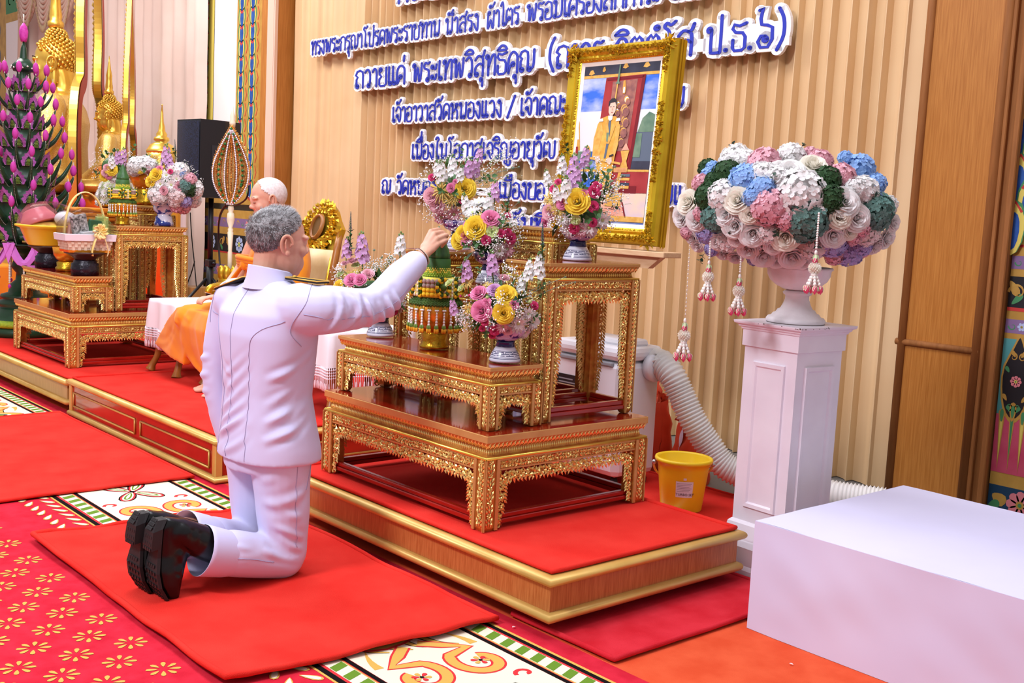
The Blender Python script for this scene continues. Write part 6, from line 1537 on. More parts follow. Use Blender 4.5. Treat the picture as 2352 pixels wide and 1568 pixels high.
for k, (z0, z1) in enumerate(((.80, .70), (.74, .62), (.68, .56), (.60, .50))):
    FO.append(([L3(-3.17, 1.94, z0), L3(-3.155, 1.86, (z0 + z1) / 2), L3(-3.21, 1.76, z1)], .015, .007))
dirr = (WRR - ELR).normalized()
for t, h in ((.0, .010), (.14, .009), (.28, .007), (-.18, .008), (-.34, .007), (-.5, .007)):
    c_ = ELR + (dirr if t > 0 else (ELR - SHR).normalized()) * t * .3
    FO.append(([c_ + Vector((.07, -.02, .05)), c_ + Vector((.075, .0, -.02)), c_ + Vector((.02, .03, -.07))], .011, h))
for t in (.1, .28): FO.append(([SHR + Vector((.05, .03 + t * .4, .07)), SHR + Vector((.09, .02 + t * .4, 0)), SHR + Vector((.05, -.01 + t * .3, -.08))], .013, .007))
for z in (.72, .66, .6, .54): FO.append(([L3(-3.55, 1.73, z + .02), L3(-3.66, 1.76, z), L3(-3.67, 1.85, z - .02)], .013, .005))
folds(jm, [(a_, w_ * .85, h_ * 1.35) for a_, w_, h_ in FO]); put(jm, 'jacket', km)
jk = jm
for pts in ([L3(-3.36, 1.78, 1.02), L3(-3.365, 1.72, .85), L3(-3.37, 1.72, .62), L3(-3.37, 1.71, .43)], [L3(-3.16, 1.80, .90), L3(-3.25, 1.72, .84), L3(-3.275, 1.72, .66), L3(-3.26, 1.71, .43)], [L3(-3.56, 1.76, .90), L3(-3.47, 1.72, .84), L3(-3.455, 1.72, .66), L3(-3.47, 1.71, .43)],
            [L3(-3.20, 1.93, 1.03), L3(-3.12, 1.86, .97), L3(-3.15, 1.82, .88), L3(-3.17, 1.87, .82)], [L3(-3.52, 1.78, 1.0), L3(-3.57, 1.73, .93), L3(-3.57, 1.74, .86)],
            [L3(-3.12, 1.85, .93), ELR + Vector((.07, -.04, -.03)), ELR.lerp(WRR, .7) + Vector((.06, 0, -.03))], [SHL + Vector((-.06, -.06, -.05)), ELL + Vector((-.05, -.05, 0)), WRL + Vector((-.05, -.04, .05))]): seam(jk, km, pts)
m = MB(); cc = L3(-3.36, 1.863, 1.0)
m.loft([[(cc.x + a * math.cos(t), cc.y + d_ + b_ * math.sin(t), z - KO.z + .014 * -math.sin(t) * (1 if q > 0 else 0)) for t in [2 * PI * k / 40 for k in range(40)]] for q, (z, a, b_, d_) in enumerate(((.995, .098, .090, -.004), (1.02, .079, .078, -.004), (1.056, .0715, .074, -.004), (1.060, .0705, .073, -.004), (1.058, .068, .0705, -.004), (1.02, .068, .0705, -.004)))], 0, False, True)
m.obj('collar', UNIF, km)
BVELV = mat('black_velvet', (14, 14, 16), .8); GBR = mat('gold_braid', (232, 184, 84), .45, .4)
for (a, c, ins) in (((-3.288, 1.893, 1.030), (-3.152, 1.938, 1.026), 1), ((-3.432, 1.815, 1.020), (-3.558, 1.782, .972), -1)):
    A_, C_ = L3(*a), L3(*c); u = (C_ - A_); Lb = u.length; u.normalize(); v = Vector((-u.y, u.x, 0)).normalized(); n = u.cross(v); n = n if n.z > 0 else -n
    m = MB(); w_ = .031
    O = [A_ + v * -w_ * .75, A_ + v * w_ * .75, C_ + v * w_, C_ - v * w_] if ins else []
    m.prism(O, n * .007, 0); sb_ = m.obj('shoulder_board', BVELV, km)
    m = MB(); m.tube([p + n * .007 for p in O + O[:1]], .0022, 6); m.obj('shoulder_board_braid', GBR, sb_)
    m = MB(); m.ell(A_ + u * .02 + n * .010, (.008, .008, .005), 10, 6); m.obj('shoulder_button', GBR, sb_)
# trousers
tr = MB()
ovals(tr, [(0, L3(0, y, 0).y, z - KO.z, a, d) for z, y, a, d in ((.60, 1.86, .15, .11), (.50, 1.862, .178, .130), (.44, 1.862, .184, .138), (.38, 1.862, .176, .132))], 36)
limb(tr, [L3(-3.270, 1.862, .45), L3(-3.262, 1.872, .28), L3(-3.255, 1.878, .12), L3(-3.252, 1.872, .088)], [.108, .092, .078, .072], 22)
limb(tr, [L3(-3.252, 1.872, .088), L3(-3.252, 1.76, .112), L3(-3.25, 1.70, .128), L3(-3.25, 1.68, .133)], [.074, .075, .077, .077], 22)
limb(tr, [L3(-3.450, 1.862, .45), L3(-3.458, 1.876, .28), L3(-3.455, 1.880, .12), L3(-3.452, 1.872, .088)], [.108, .092, .078, .072], 22)
limb(tr, [L3(-3.452, 1.872, .088), L3(-3.43, 1.76, .115), L3(-3.405, 1.70, .137), L3(-3.400, 1.675, .144)], [.074, .074, .075, .076], 22)
tm_ = fuse(tr, 'trousers', UNIF, .0062, 8)
c_ = coords(tm_); ce = [np.array(L3(-3.25, 1.655, .142)), np.array(L3(-3.385, 1.65, .156))]
folds(tm_, [([L3(-3.17, 1.93, .12), L3(-3.165, 1.85, .15), L3(-3.20, 1.78, .19)], .012, .009), ([L3(-3.17, 1.93, .16), L3(-3.165, 1.86, .185), L3(-3.2, 1.79, .22)], .012, .008), ([L3(-3.17, 1.92, .08), L3(-3.165, 1.83, .11), L3(-3.19, 1.76, .15)], .012, .007),
            ([L3(-3.17, 1.90, .24), L3(-3.16, 1.83, .26), L3(-3.22, 1.77, .30)], .014, .006), ([L3(-3.17, 1.93, .34), L3(-3.17, 1.84, .30), L3(-3.24, 1.76, .29)], .016, .006), ([L3(-3.18, 1.80, .38), L3(-3.26, 1.73, .35), L3(-3.34, 1.73, .36)], .014, .006), ([L3(-3.17, 1.76, .18), L3(-3.17, 1.70, .17), L3(-3.2, 1.63, .19)], .012, .004)])
put(tm_, 'trousers', km)
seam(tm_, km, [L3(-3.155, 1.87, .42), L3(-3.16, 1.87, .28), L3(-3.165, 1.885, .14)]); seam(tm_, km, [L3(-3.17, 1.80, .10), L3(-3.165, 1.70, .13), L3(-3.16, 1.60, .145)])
for (cxx, cyy, czz, dx_) in ((-3.25, 1.605, .151, 0), (-3.378, 1.600, .169, .03)):
    ax_ = Vector((dx_, -.16, .05)).normalized(); B_ = basis(ax_); o = L3(cxx, cyy, czz); m = MB()
    ring_ = lambda d, r: [o + ax_ * d + B_ @ Vector((r * math.cos(t), r * 1.0 * math.sin(t), 0)) for t in [2 * PI * k / 32 for k in range(32)]]
    m.loft([ring_(-.085, .070), ring_(-.05, .077), ring_(.02, .0835), ring_(.035, .0845), ring_(.036, .083), ring_(.0, .080), ring_(-.06, .074), ring_(-.085, .06)], 0, False, True); m.obj('trouser_cuff', UNIF, km)
seam(tm_, km, [L3(-3.19, 1.95, .43), L3(-3.17, 1.94, .37), L3(-3.165, 1.92, .33)], .0022, .0, None, 'pocket_edge')
# boots
def boot():
    ST = [((376, 1189), (388, 1187), .034), ((363, 1210), (412, 1190), .056), ((359, 1245), (430, 1222), .060), ((357, 1275), (430, 1268), .060), ((351, 1310), (420, 1306), .082), ((356, 1342), (410, 1342), .088), ((373, 1369), (406, 1366), .076), ((392, 1385), (403, 1380), .040)]
    X_ = -3.25; R = []; SL = []
    for (s, u, w) in ST:
        S_ = Vector(atX(*s, X_)) - KO; U_ = Vector(atX(*u, X_)) - KO; SL.append((S_, w, (S_ - U_).normalized()))
        R.append([S_.lerp(U_, .5 - .5 * math.copysign(abs(math.cos(t)) ** .7, math.cos(t))) + Vector((w / 2 * math.copysign(abs(math.sin(t)) ** .7, math.sin(t)), 0, 0)) for t in [2 * PI * k / 20 for k in range(20)]])
    m = MB(); m.loft(R, 0, True, True)
    A_ = Vector(atX(412, 1222, X_)) - KO; B_ = Vector(atX(474, 1249, X_)) - KO
    limb(m, [A_, A_.lerp(B_, .4), A_.lerp(B_, .8), B_ + Vector((0, .05, -.022))], [.047, .051, .055, .057], 18); m.ell(Vector(atX(405, 1270, X_)) - KO, (.036, .04, .04), 12, 9)
    me = fuse(m, 'upper', BOOT, .005, 12)
    folds(me, [([Vector(atX(x, y, X_)) - KO + Vector((.04, 0, 0)) for x, y in q], .011, .003) for q in (((425, 1200), (418, 1235), (428, 1262)), ((440, 1210), (432, 1240), (438, 1255)), ((396, 1310), (408, 1300), (424, 1292)), ((394, 1325), (405, 1318), (416, 1312)))])
    put(me, 'boot_upper', km)
    m = MB(); RR = []
    for i, (S_, w, n) in enumerate(SL):
        th = .011; w2 = w * 1.06 + .004
        RR.append([S_ + n * (o_ - .003) + Vector((sx * w2 / 2, 0, 0)) for o_, sx in ((0, -1), (th, -1), (th, 1), (0, 1))])
    m.loft(RR, 0, True, False)
    for i in range(3):                                            # stacked heel
        pass
    H = [[SL[i][0] + SL[i][2] * o_ + Vector((sx * (SL[i][1] * 1.06 + .004) / 2, 0, 0)) for o_, sx in ((.006, -1), (.030, -1), (.030, 1), (.006, 1))] for i in (0, 1, 2)]
    H.append([SL[2][0].lerp(SL[3][0], .3) + SL[2][2] * o_ + Vector((sx * .034, 0, 0)) for o_, sx in ((.006, -1), (.028, -1), (.028, 1), (.006, 1))]); m.loft(H, 0, True, False)
    for i in range(7):
        f = i / 6 * 5.4; k = min(6, int(f)); P0 = SL[k][0].lerp(SL[k + 1][0], f - k); n = SL[k][2]; d = .0285 if f < 2.2 else .0085
        if 2.3 < f < 3.2: continue
        for q in range(4):
            for e in (0, .45):
                g = min(6.9, f + e); k2 = min(6, int(g)); P1 = SL[k2][0].lerp(SL[k2 + 1][0], g - k2); w = SL[k2][1]
                c_ = P1 + SL[k2][2] * d + Vector((w * (-.36 + .24 * q), 0, 0)); t_ = (SL[k2 + 1][0] - SL[k2][0]).normalized()
                pts = [c_ + t_ * a * .0048 + Vector((bb * .0055, 0, 0)) for a, bb in ((-1, -1), (1, -1), (1, 1), (-1, 1))]; m.prism(pts, SL[k2][2] * .003, 0)
    put(m.mesh('boot_sole', SOLE), 'boot_sole', km)
    return me, km.children[-1].data if False else None
n0 = set(km.children); boot()
for o in [c for c in km.children if c not in n0]:
    d = o.copy(); COL.objects.link(d); d.parent = km; d.location = (-.105, -.028, .004); d.rotation_euler = (0, 0, .05)
BRC = mat('cord_brown', (96, 52, 40), .7); BRW = mat('cord_white', (224, 214, 200), .7)
wd_ = (WRR - ELR).normalized(); Bw = basis(wd_); wc = WRR - wd_ * .004
m = MB(); m.tube([wc + Bw @ Vector((.0335 * math.cos(t), .0335 * math.sin(t), .008 * math.sin(t + 1))) for t in [2 * PI * k / 24 for k in range(25)]], .0022, 6, 0); m.tube([wc + wd_ * .006 + Bw @ Vector((.0335 * math.cos(t), .0335 * math.sin(t), .006 * math.sin(t + 2))) for t in [2 * PI * k / 24 for k in range(25)]], .0018, 6, 1); m.obj('bracelet', [BRC, BRW], km)
# ------------------------------------------------------------------ the seated monk
ROBE = mat('saffron_robe', (238, 148, 26), .8, col2=(226, 130, 18), nscale=3, bump=.1, bscale=500, bdist=.001, sheen=.2, spec=.2); ROBED = mat('saffron_hem', (206, 112, 14), .8)
MO = Vector((-5.53, 3.08, .217))
mk = thing('person', 'elderly seated person with a shaved head in saffron robes, barefoot, looking down', 'person', MO)
G = lambda x, y, z: Vector((x, y, z)) - MO
MH = Matrix.Translation(G(-5.53, 3.035, 1.275)) @ Matrix.Rotation(math.radians(180 - 14), 4, 'Z') @ Matrix.Rotation(math.radians(-13), 4, 'X')
b = MB(); head(b, MH @ Matrix.Scale(1.02, 4), 1.1, 1.08)
limb(b, [MH @ Vector((0, -.02, -.02)), MH @ Vector((0, -.03, -.085)), G(-5.53, 3.09, 1.10)], [.064, .062, .075], 18)
ovals(b, [(G(-5.53, 0, 0).x, G(0, 3.10, 0).y, z - MO.z, a, d) for z, a, d in ((.62, .17, .13), (.75, .165, .13), (.92, .17, .12), (1.04, .175, .09), (1.09, .10, .07))], 24)
limb(b, [G(-5.735, 3.09, 1.055), G(-5.80, 3.02, .86), G(-5.77, 2.90, .755)], [.056, .044, .03], 14)
limb(b, [G(-5.33, 3.09, 1.055), G(-5.27, 3.02, .86), G(-5.40, 2.86, .74)], [.056, .044, .03], 14)
for hx, sx in ((-5.765, 1), (-5.405, -1)):
    h = G(hx, 2.875, .74); b.ell(h + Vector((.012 * sx, -.04, -.012)), (.034, .045, .016), 12, 8)
    for i in range(4):
        o_ = h + Vector((.012 * sx - .027 + .018 * i, -.075, -.014)); limb(b, [o_, o_ + Vector((0, -.028, -.004)), o_ + Vector((0, -.045, -.018)), o_ + Vector((0, -.05, -.032))], [.009, .0088, .008, .007], 8)
    limb(b, [h + Vector((.04 * sx, -.02, -.01)), h + Vector((.055 * sx, -.05, -.008)), h + Vector((.052 * sx, -.078, -.01))], [.012, .0105, .0085], 8)
for kx, fx_, fy_, toe in ((-5.93, -5.60, 2.80, (-.10, -.16)), (-5.22, -5.44, 2.78, (-.01, -.17))):
    limb(b, [G(-5.53 + (.1 if kx > -5.5 else -.1), 3.08, .63), G(kx, 2.78, .60)], [.085, .06], 14); limb(b, [G(kx, 2.78, .60), G((kx + fx_) / 2, 2.80, .42), G(fx_, fy_ + .03, .275)], [.058, .05, .036], 14)
    an = G(fx_, fy_ + .03, .265); tv = Vector((toe[0], toe[1], 0)); tl = tv.length; tv.normalize(); sv = Vector((-tv.y, tv.x, 0))
    limb(b, [an, an + tv * .06 + Vector((0, 0, -.018)), an + tv * .13 + Vector((0, 0, -.036))], [.036, .034, .022], 14)
    b.ell(an - tv * .03 + Vector((0, 0, -.022)), (.03, .03, .028), 10, 8)
    for q in range(5):
        o_ = an + tv * .125 + sv * (-.036 + .0175 * q) * (1 if True else 1) + Vector((0, 0, -.037)); l_ = (.034, .034, .031, .027, .022)[q if fx_ > -5.5 else q]
        limb(b, [an + tv * .07 + sv * (-.018 + .009 * q) + Vector((0, 0, -.03)), o_, o_ + tv * l_ + Vector((0, 0, -.002))], [.014, .0105 if q else .013, .0085 if q else .0115], 9)
bmk = fuse(b, 'body', SKIN2, .0052, 4); put(bmk, 'body', mk)
for s in (-1, 1): put(fuse(ear(MH @ Matrix.Scale(1.05, 4), s), 'ear', SKIN2, .0018, 2), 'ear', mk)
STUB = mat('white_stubble', (214, 196, 192), .6, col2=(230, 220, 218), nscale=80); m = MB()
for f in cap.f:
    c = sum((V[i] for i in f), Vector()) / len(f)
    if c.z - max(.03 + (1.15 * c.y if c.y > 0 else 1.1 * c.y), -.055) > 0 and (c.y < .035): m.f.append(f); m.mi.append(0); m.sm.append(True)
m.v = [tuple(MH @ (Vector((0, -.014, .034)) + (v - Vector((0, -.014, .034))) * (1.022 + .004 * noise.noise(v * 200)))) for v in V]; m.obj('hair', STUB, mk)
m = MB(); m.xf = MH
for s in (-1, 1): m.tube([(s * .018, .0855, .006), (s * .03, .0865, .0035), (s * .043, .0805, .006)], .0016, 5, 0); m.tube([(s * .016, .092, .036), (s * .032, .092, .041), (s * .05, .082, .035)], .0018, 5, 1)
m.tube([(-.022, .0905, -.0525), (0, .0945, -.0515), (.022, .0905, -.0525)], .0016, 5, 2); m.obj('face_lines', [mat('lash_brown', (96, 62, 52), .7), mat('brow_grey', (170, 150, 142), .7), mat('lip_line', (164, 92, 82), .6)], mk)
# robe: one cloth over the left shoulder, round the torso, over the lap and hanging between the knees
r_ = MB()
ovals(r_, [(G(-5.53 + ox, 0, 0).x, G(0, y, 0).y, z - MO.z, a, d) for z, y, a, d, ox in ((.58, 3.10, .215, .17, 0), (.70, 3.09, .205, .165, 0), (.82, 3.08, .198, .158, 0), (.92, 3.085, .196, .150, .005), (1.0, 3.09, .185, .135, .02), (1.05, 3.095, .15, .11, .045), (1.085, 3.10, .10, .08, .08), (1.10, 3.10, .05, .05, .1))], 36)
limb(r_, [G(-5.37, 3.10, 1.055), G(-5.235, 3.05, .93), G(-5.22, 2.99, .80), G(-5.33, 2.90, .72)], [.085, .08, .075, .06], 16)
limb(r_, [G(-5.62, 3.06, .62), G(-5.93, 2.78, .585)], [.125, .088], 18); limb(r_, [G(-5.44, 3.06, .62), G(-5.20, 2.78, .595)], [.125, .088], 18)
# hanging front of the skirt
rows = []
for (z, x0, x1, yf, d) in ((.655, -5.98, -5.14, 2.72, .14), (.56, -6.04, -5.10, 2.69, .12), (.46, -6.02, -5.12, 2.70, .10), (.40, -5.96, -5.16, 2.71, .09), (.345, -5.84, -5.22, 2.715, .08), (.31, -5.72, -5.30, 2.72, .07)):
    n = 48; r = []
    for k in range(n):
        t = 2 * PI * k / n; c, s = math.cos(t), math.sin(t)
        r.append(G((x0 + x1) / 2 + (x1 - x0) / 2 * math.copysign(abs(c) ** .8, c), yf + d + d * math.copysign(abs(s) ** .8, s) + .012 * math.sin(9 * t) * (1 if s < 0 else 0), z))
    rows.append(r)
r_.loft(rows, 0, True, True)
r_.prism([G(-6.33, 2.74, .40), G(-6.02, 2.70, .36), G(-5.86, 2.71, .335), G(-5.80, 2.71, .60), G(-5.98, 2.72, .655), G(-6.10, 2.72, .58)], (0, .05, 0), 0)
rm = fuse(r_, 'robe', ROBE, .008, 8)
FR_ = [([G(-5.98, 2.69, .60), G(-5.86, 2.66, .50), G(-5.74, 2.66, .36)], .018, .012), ([G(-5.86, 2.66, .66), G(-5.72, 2.65, .54), G(-5.66, 2.66, .33)], .02, .014), ([G(-5.70, 2.66, .66), G(-5.60, 2.64, .52), G(-5.58, 2.65, .33)], .02, .012), ([G(-5.4, 2.68, .66), G(-5.5, 2.64, .5), G(-5.46, 2.66, .33)], .02, .014), ([G(-6.12, 2.69, .50), G(-5.98, 2.68, .46), G(-5.88, 2.67, .37)], .018, .010), ([G(-6.28, 2.72, .42), G(-6.1, 2.69, .44), G(-5.96, 2.68, .58)], .018, .008)]
for k in range(5): FR_.append(([G(-5.72 + .03 * k, 2.94, .70 + .02 * k), G(-5.58 + .05 * k, 2.92, .86), G(-5.45 + .05 * k, 2.97, 1.02)], .016, .010))
for k in range(3): FR_.append(([G(-5.70 + .02 * k, 3.0, 1.0 - .08 * k), G(-5.58, 2.92, .97 - .07 * k), G(-5.42, 2.94, .90 - .07 * k)], .014, .008))
folds(rm, FR_); put(rm, 'robe', mk)
m = MB()
for k in range(4): P = [G(-5.745 + .0, 3.02 + .02 * k, .89 + .02 * k), G(-5.62, 2.918 - .004 * k, .915 + .017 * k), G(-5.46, 2.912 - .004 * k, .91 + .016 * k), G(-5.34, 2.96, .90 + .015 * k)]; m.tube(spline(P, 5), .014, 8)
m.ell(G(-5.53, 2.90, .925), (.035, .022, .03), 12, 8); m.tube(spline([G(-5.53, 2.89, .92), G(-5.60, 2.87, .84), G(-5.66, 2.86, .77)], 5), [.014, .015, .016, .017, .018, .02, .022, .022, .024, .024, .024], 8, 0, True, True, .5); m.obj('waist_sash', ROBE, mk)
m = MB(); limb(m, [G(-5.59, 2.815, .36), G(-5.595, 2.82, .285)], [.052, .045], 14); limb(m, [G(-5.45, 2.80, .36), G(-5.445, 2.805, .285)], [.052, .045], 14); put(fuse(m, 'inner_robe', ROBED, .008, 4), 'inner_robe', mk)
# ================================================================== chair, side tables, fan, loudspeaker
CHG = mat('chair_gold', (226, 184, 58), .3, .8, col2=(206, 158, 40), nscale=16); CHW = wood('chair_wood', (150, 88, 30), (174, 112, 48), (8, 8, 2), .35); UPH = mat('cream_upholstery', (226, 200, 150), .5, col2=(214, 184, 128), nscale=9)
ch = thing('armchair', 'ornate gilded armchair with a carved oval crest behind the seated elder', 'chair', (-5.60, 3.12, .217))
def cbox(name, mt, *b, bev=.01): m = MB(); m.box(*b, 0, bev); return m.obj(name, mt, ch)
cbox('seat', UPH, -.29, .29, -.28, .24, .33, .42, bev=.03); cbox('seat_frame', CHG, -.30, .30, -.29, .25, .29, .335)
def cab(x, y, sx, sy): m = MB(); m.tube(spline([(x, y, .31), (x + sx * .02, y + sy * .02, .22), (x - sx * .012, y - sy * .01, .10), (x + sx * .012, y + sy * .02, .03), (x + sx * .02, y + sy * .03, 0)], 4), [.036] * 3 + [.034, .032, .03, .028, .026, .024, .022, .02, .02, .022, .025, .028, .031, .032][:14], 8); return m
for x, y, sx, sy in ((-.25, -.25, -1, -1), (.25, -.25, 1, -1), (-.25, .2, -1, 1), (.25, .2, 1, 1)): cab(x, y, sx, sy).obj('leg', CHW, ch)
m = MB()
def bk(u, z): return (u, .19 + .26 * (z - .40) * .6, z)
m.loft([[bk(u * (.20 + .02 * (1 - (z - .4) / .5)), z)[:1] + (bk(u, z)[1] + o, z) for u, o in ((-1, 0), (-.5, -.02), (0, -.028), (.5, -.02), (1, 0), (1, .03), (-1, .03))] for z in (.42, .5, .6, .7, .80)], 0, True, True); m.obj('backrest', UPH, ch)
for s in (-1, 1):
    m = MB(); m.tube([(s * .235, .17, .34), (s * .225, .22, .55), (s * .205, .28, .80), (s * .19, .31, .90)], [.024, .024, .022, .02], 8); m.obj('back_post', CHW, ch)
    m = MB(); m.tube([(s * .225, .155, .36), (s * .213, .20, .55), (s * .192, .262, .80)], .009, 6); m.tube([(s * .252, .165, .36), (s * .24, .22, .55), (s * .22, .28, .80)], .007, 6); m.obj('gilt_edge', CHG, ch)
    m = MB(); m.tube(spline([(s * .25, .20, .58), (s * .31, .05, .57), (s * .33, -.12, .56), (s * .32, -.22, .55), (s * .315, -.24, .52)], 4), .021, 8); m.tube([(s * .32, -.17, .55), (s * .30, -.15, .45), (s * .285, -.18, .33)], .018, 8); m.obj('armrest', CHG, ch)
m = MB(); fc = Face(m, (0, .30, .92), (1, 0, 0), (0, -.3, -1), (0, -1, .2))
m.prism([fc.P(u, v, -.03) for u, v in ((-.2, .13), (-.215, .0), (-.15, -.05), (-.10, -.10), (0, -.155), (.10, -.10), (.15, -.05), (.215, .0), (.2, .13))], fc.dw * .03)
for k in range(44):
    a = 2 * PI * k / 44
    for e in (1, 1.25, .8): fc.leaf(.135 * e * math.cos(a + e) * (1 + .1 * rnd(-1, 1)), .112 * e * math.sin(a + e) * (1 + .1 * rnd(-1, 1)), a + e + rnd(-.9, .9), rnd(.035, .055), rnd(.015, .024), .022, .004)
for k in range(14): a = 2 * PI * k / 14; m.ell(fc.P(.15 * math.cos(a), .13 * math.sin(a), .02), .012, 8, 6)
for s in (-1, 1): fc.scroll(s * .13, .06, .05, 1.5, s, .02, .025); fc.scroll(s * .17, -.01, .035, 1.5, -s, .016, .025)
m.obj('crest', CHG, ch)
m = MB(); m.loft([[fc.P(a * math.cos(t), b_ * math.sin(t), w) for t in [2 * PI * k / 28 for k in range(28)]] for a, b_, w in ((.06, .074, .02), (.056, .07, .04), (.047, .06, .04), (.043, .056, .028))], 0, False, True); m.obj('oval_rim', CHW, ch)
m = MB(); m.add([fc.P(.046 * math.cos(t), .058 * math.sin(t), .029) for t in [2 * PI * k / 28 for k in range(28)]], [tuple(range(28))], 0, False)
for k, (u, v, a, L, w) in enumerate(((0, .03, 1.57, .06, .05), (-.005, -.02, -1.57, .06, .03), (.014, -.03, -1.0, .04, .012), (-.02, -.03, -2.1, .04, .012), (.02, -.01, -.6, .03, .01))): fc.leaf(u, v, a, L, w, .012, .029, 1)
m.obj('oval_medallion', [mat('medallion_brown', (120, 84, 40), .4, .3), CHG], ch)
CLOTH = mat('table_linen', (244, 234, 238), .8, spec=.2); LACE = mat('lace_thread', (242, 222, 228), .8)
def side_table(label, x0, x1, y0, y1, top, ov, fringe):
    t = thing('side_table', label, 'side table', ((x0 + x1) / 2, (y0 + y1) / 2, .217)); w, d, h = (x1 - x0) / 2, (y1 - y0) / 2, top - .217
    m = MB(); m.box(-w, w, -d, d, h - .04, h - .004, 0, .006); m.obj('tabletop', CHW, t)
    for sx in (-1, 1):
        for sy in (-1, 1):
            m = MB(); x, y = sx * (w - .03), sy * (d - .03); m.tube(spline([(x, y, h - .03), (x + sx * .015, y + sy * .015, h * .7), (x - sx * .01, y - sy * .01, h * .3), (x + sx * .015, y + sy * .02, .03), (x + sx * .022, y + sy * .028, 0)], 3), [.032, .032, .03, .028, .026, .024, .022, .02, .02, .022, .027, .03, .031], 8); m.obj('leg', CHW, t)
    cl = tag(MB().obj('tablecloth', CLOTH, None, (0, 0, 0)), 'placeholder', 'tablecloth'); bpy.data.objects.remove(cl)
    m = MB(); N = 64
    def per(k, o): 
        s = k / N * 4; q = int(s) % 4; f = s - int(s); X, Y = w + o, d + o
        return [(-X + 2 * X * f, -Y), (X, -Y + 2 * Y * f), (X - 2 * X * f, Y), (-X, Y - 2 * Y * f)][q]
    R = []
    for z, o, a in ((h + .002, -.004, 0), (h, .004, 0), (h - .02, .008, .3), (h - ov * .5, .014, .8), (h - ov, .02, 1)):
        R.append([(per(k, o + a * .012 * math.sin(k * .9))[0], per(k, o + a * .012 * math.sin(k * .9))[1], z) for k in range(N)])
    m.loft(R, 0, False, True); m.add(R[0], [tuple(range(N))], 0, False)
    c = m.obj('tablecloth', CLOTH, None, t.location)
    f = MB(); n = int(8 * (w + d) / .018)
    for k in range(n):
        s = k / n * N; x, y = per(s, .02 + .012 * math.sin(s * .9)); z = h - ov
        f.tube([(x, y, z), (x + rnd(-.004, .004), y, z - fringe)], .0022, 4)
        for q in range(4): f.ell((x, y, z - .012 - .014 * q), .0052, 5, 4)
        if k % 2 == 0: f.ell((x, y, z - fringe * .82), (.005, .005, .024), 5, 4)
    o = f.obj('lace_fringe', LACE, c); return t, c
_, c = side_table('small wooden side table under a fringed cloth, left of the seated elder', -6.52, -6.14, 2.80, 3.25, .652, .17, .12); tag(c, 'white tablecloth with lace fringe over the side table left of the seated elder', 'tablecloth')
_, c = side_table('small wooden side table under a fringed cloth, right of the gilded armchair', -5.05, -4.66, 2.92, 3.42, .652, .17, .12); tag(c, 'white tablecloth with lace fringe over the side table behind the kneeling man', 'tablecloth')
st_ = thing('tray_stand', 'small dark stand on the white-clothed side table, behind the man\'s arm', 'stand', (-4.86, 3.22, .656)); m = MB(); m.lathe([(.001, .045), (.10, .045), (.105, .052), (.1, .055), (.001, .055)], 24); m.obj('tray', mat('dull_silver', (150, 148, 150), .35, .6), st_)
for k in range(3): a = 2.1 * k + .6; m = MB(); m.tube(spline([(.08 * math.cos(a), .08 * math.sin(a), .046), (.1 * math.cos(a), .1 * math.sin(a), .02), (.085 * math.cos(a), .085 * math.sin(a), 0)], 3), .01, 6); m.obj('leg', BLK, st_)
# ceremonial fan
fp = atY(527, 652, 3.4); IVORY = mat('ivory_pole', (240, 226, 196), .4); JEW = mat('jewelled_gold', (222, 150, 70), .22, .8, col2=(250, 214, 150), nscale=80); GEMG = mat('gem_green', (40, 110, 50), .1); GEMW = mat('gem_clear', (245, 240, 250), .05, spec=1.0)
ft = thing('ceremonial_fan', 'leaf-shaped jewelled golden ceremonial fan on an ivory pole behind the seated elder', 'fan', (fp.x, 3.4, .217)); zb = .46
m = MB(); m.lathe([(.14, 0), (.15, .03), (.10, .06), (.05, .10), (.04, .30), (.07, .34), (.10, .40), (.12, .44), (.10, .50), (.07, .52), (.075, .54), (.02, .54)], 28); m.obj('base', CHG, ft)
for k in range(8): a = k * PI / 4; m = MB(); m.ell((.055 * math.cos(a), .055 * math.sin(a), .575), (.026, .026, .05), 8, 7); m.obj('lotus_petal', CHG, ft)
ztip = atY(541, 243, 3.4).z - .217; zfb = atY(535, 473, 3.4).z - .217; zft = atY(540, 292, 3.4).z - .217
m = MB(); m.lathe([(.014, .5), (.015, zfb - .3), (.012, zfb - .29), (.019, zfb - .17), (.015, zfb - .165), (.018, zfb - .15), (.012, zfb - .14), (.026, zfb - .09), (.022, zfb - .05), (.014, zfb - .04), (.02, zfb - .02), (.016, zfb)], 14); m.obj('pole', IVORY, ft); m = MB(); m.lathe([(.017, zft), (.02, zft + .03), (.014, zft + .05), (.016, zft + .07), (.010, zft + .09), (.003, ztip)], 12); m.obj('finial', IVORY, ft)
m = MB(); fu = Vector((.66, .75, 0)); fn_ = Vector((.75, -.66, 0)); fcf = Face(m, Vector((0, 0, zfb)) + fn_ * .012, fu, (0, 0, 1), fn_)
Hh = zft - zfb
def fw2(t): return .108 * math.sin(PI * min(1, t * 1.02)) ** .8 * (1 - .55 * t) * 1.45 if t < 1 else 0
out = [(fw2(t), t * Hh) for t in [k / 24 for k in range(25)]]; pts = [fcf.P(u, v, -.02) for u, v in out] + [fcf.P(-u, v, -.02) for u, v in out[::-1][1:-1]]
m.prism(pts, fn_ * .016); 
for t in [k / 44 for k in range(1, 44)]:
    for q in (-1, -.82, -.6, -.4, -.2, 0, .2, .4, .6, .82, 1):
        fcf.leaf(q * fw2(t), t * Hh + .02 * abs(q), 1.57 - q * .6 + rnd(-.4, .4), rnd(.022, .034), rnd(.010, .015), .013, 0, 0)
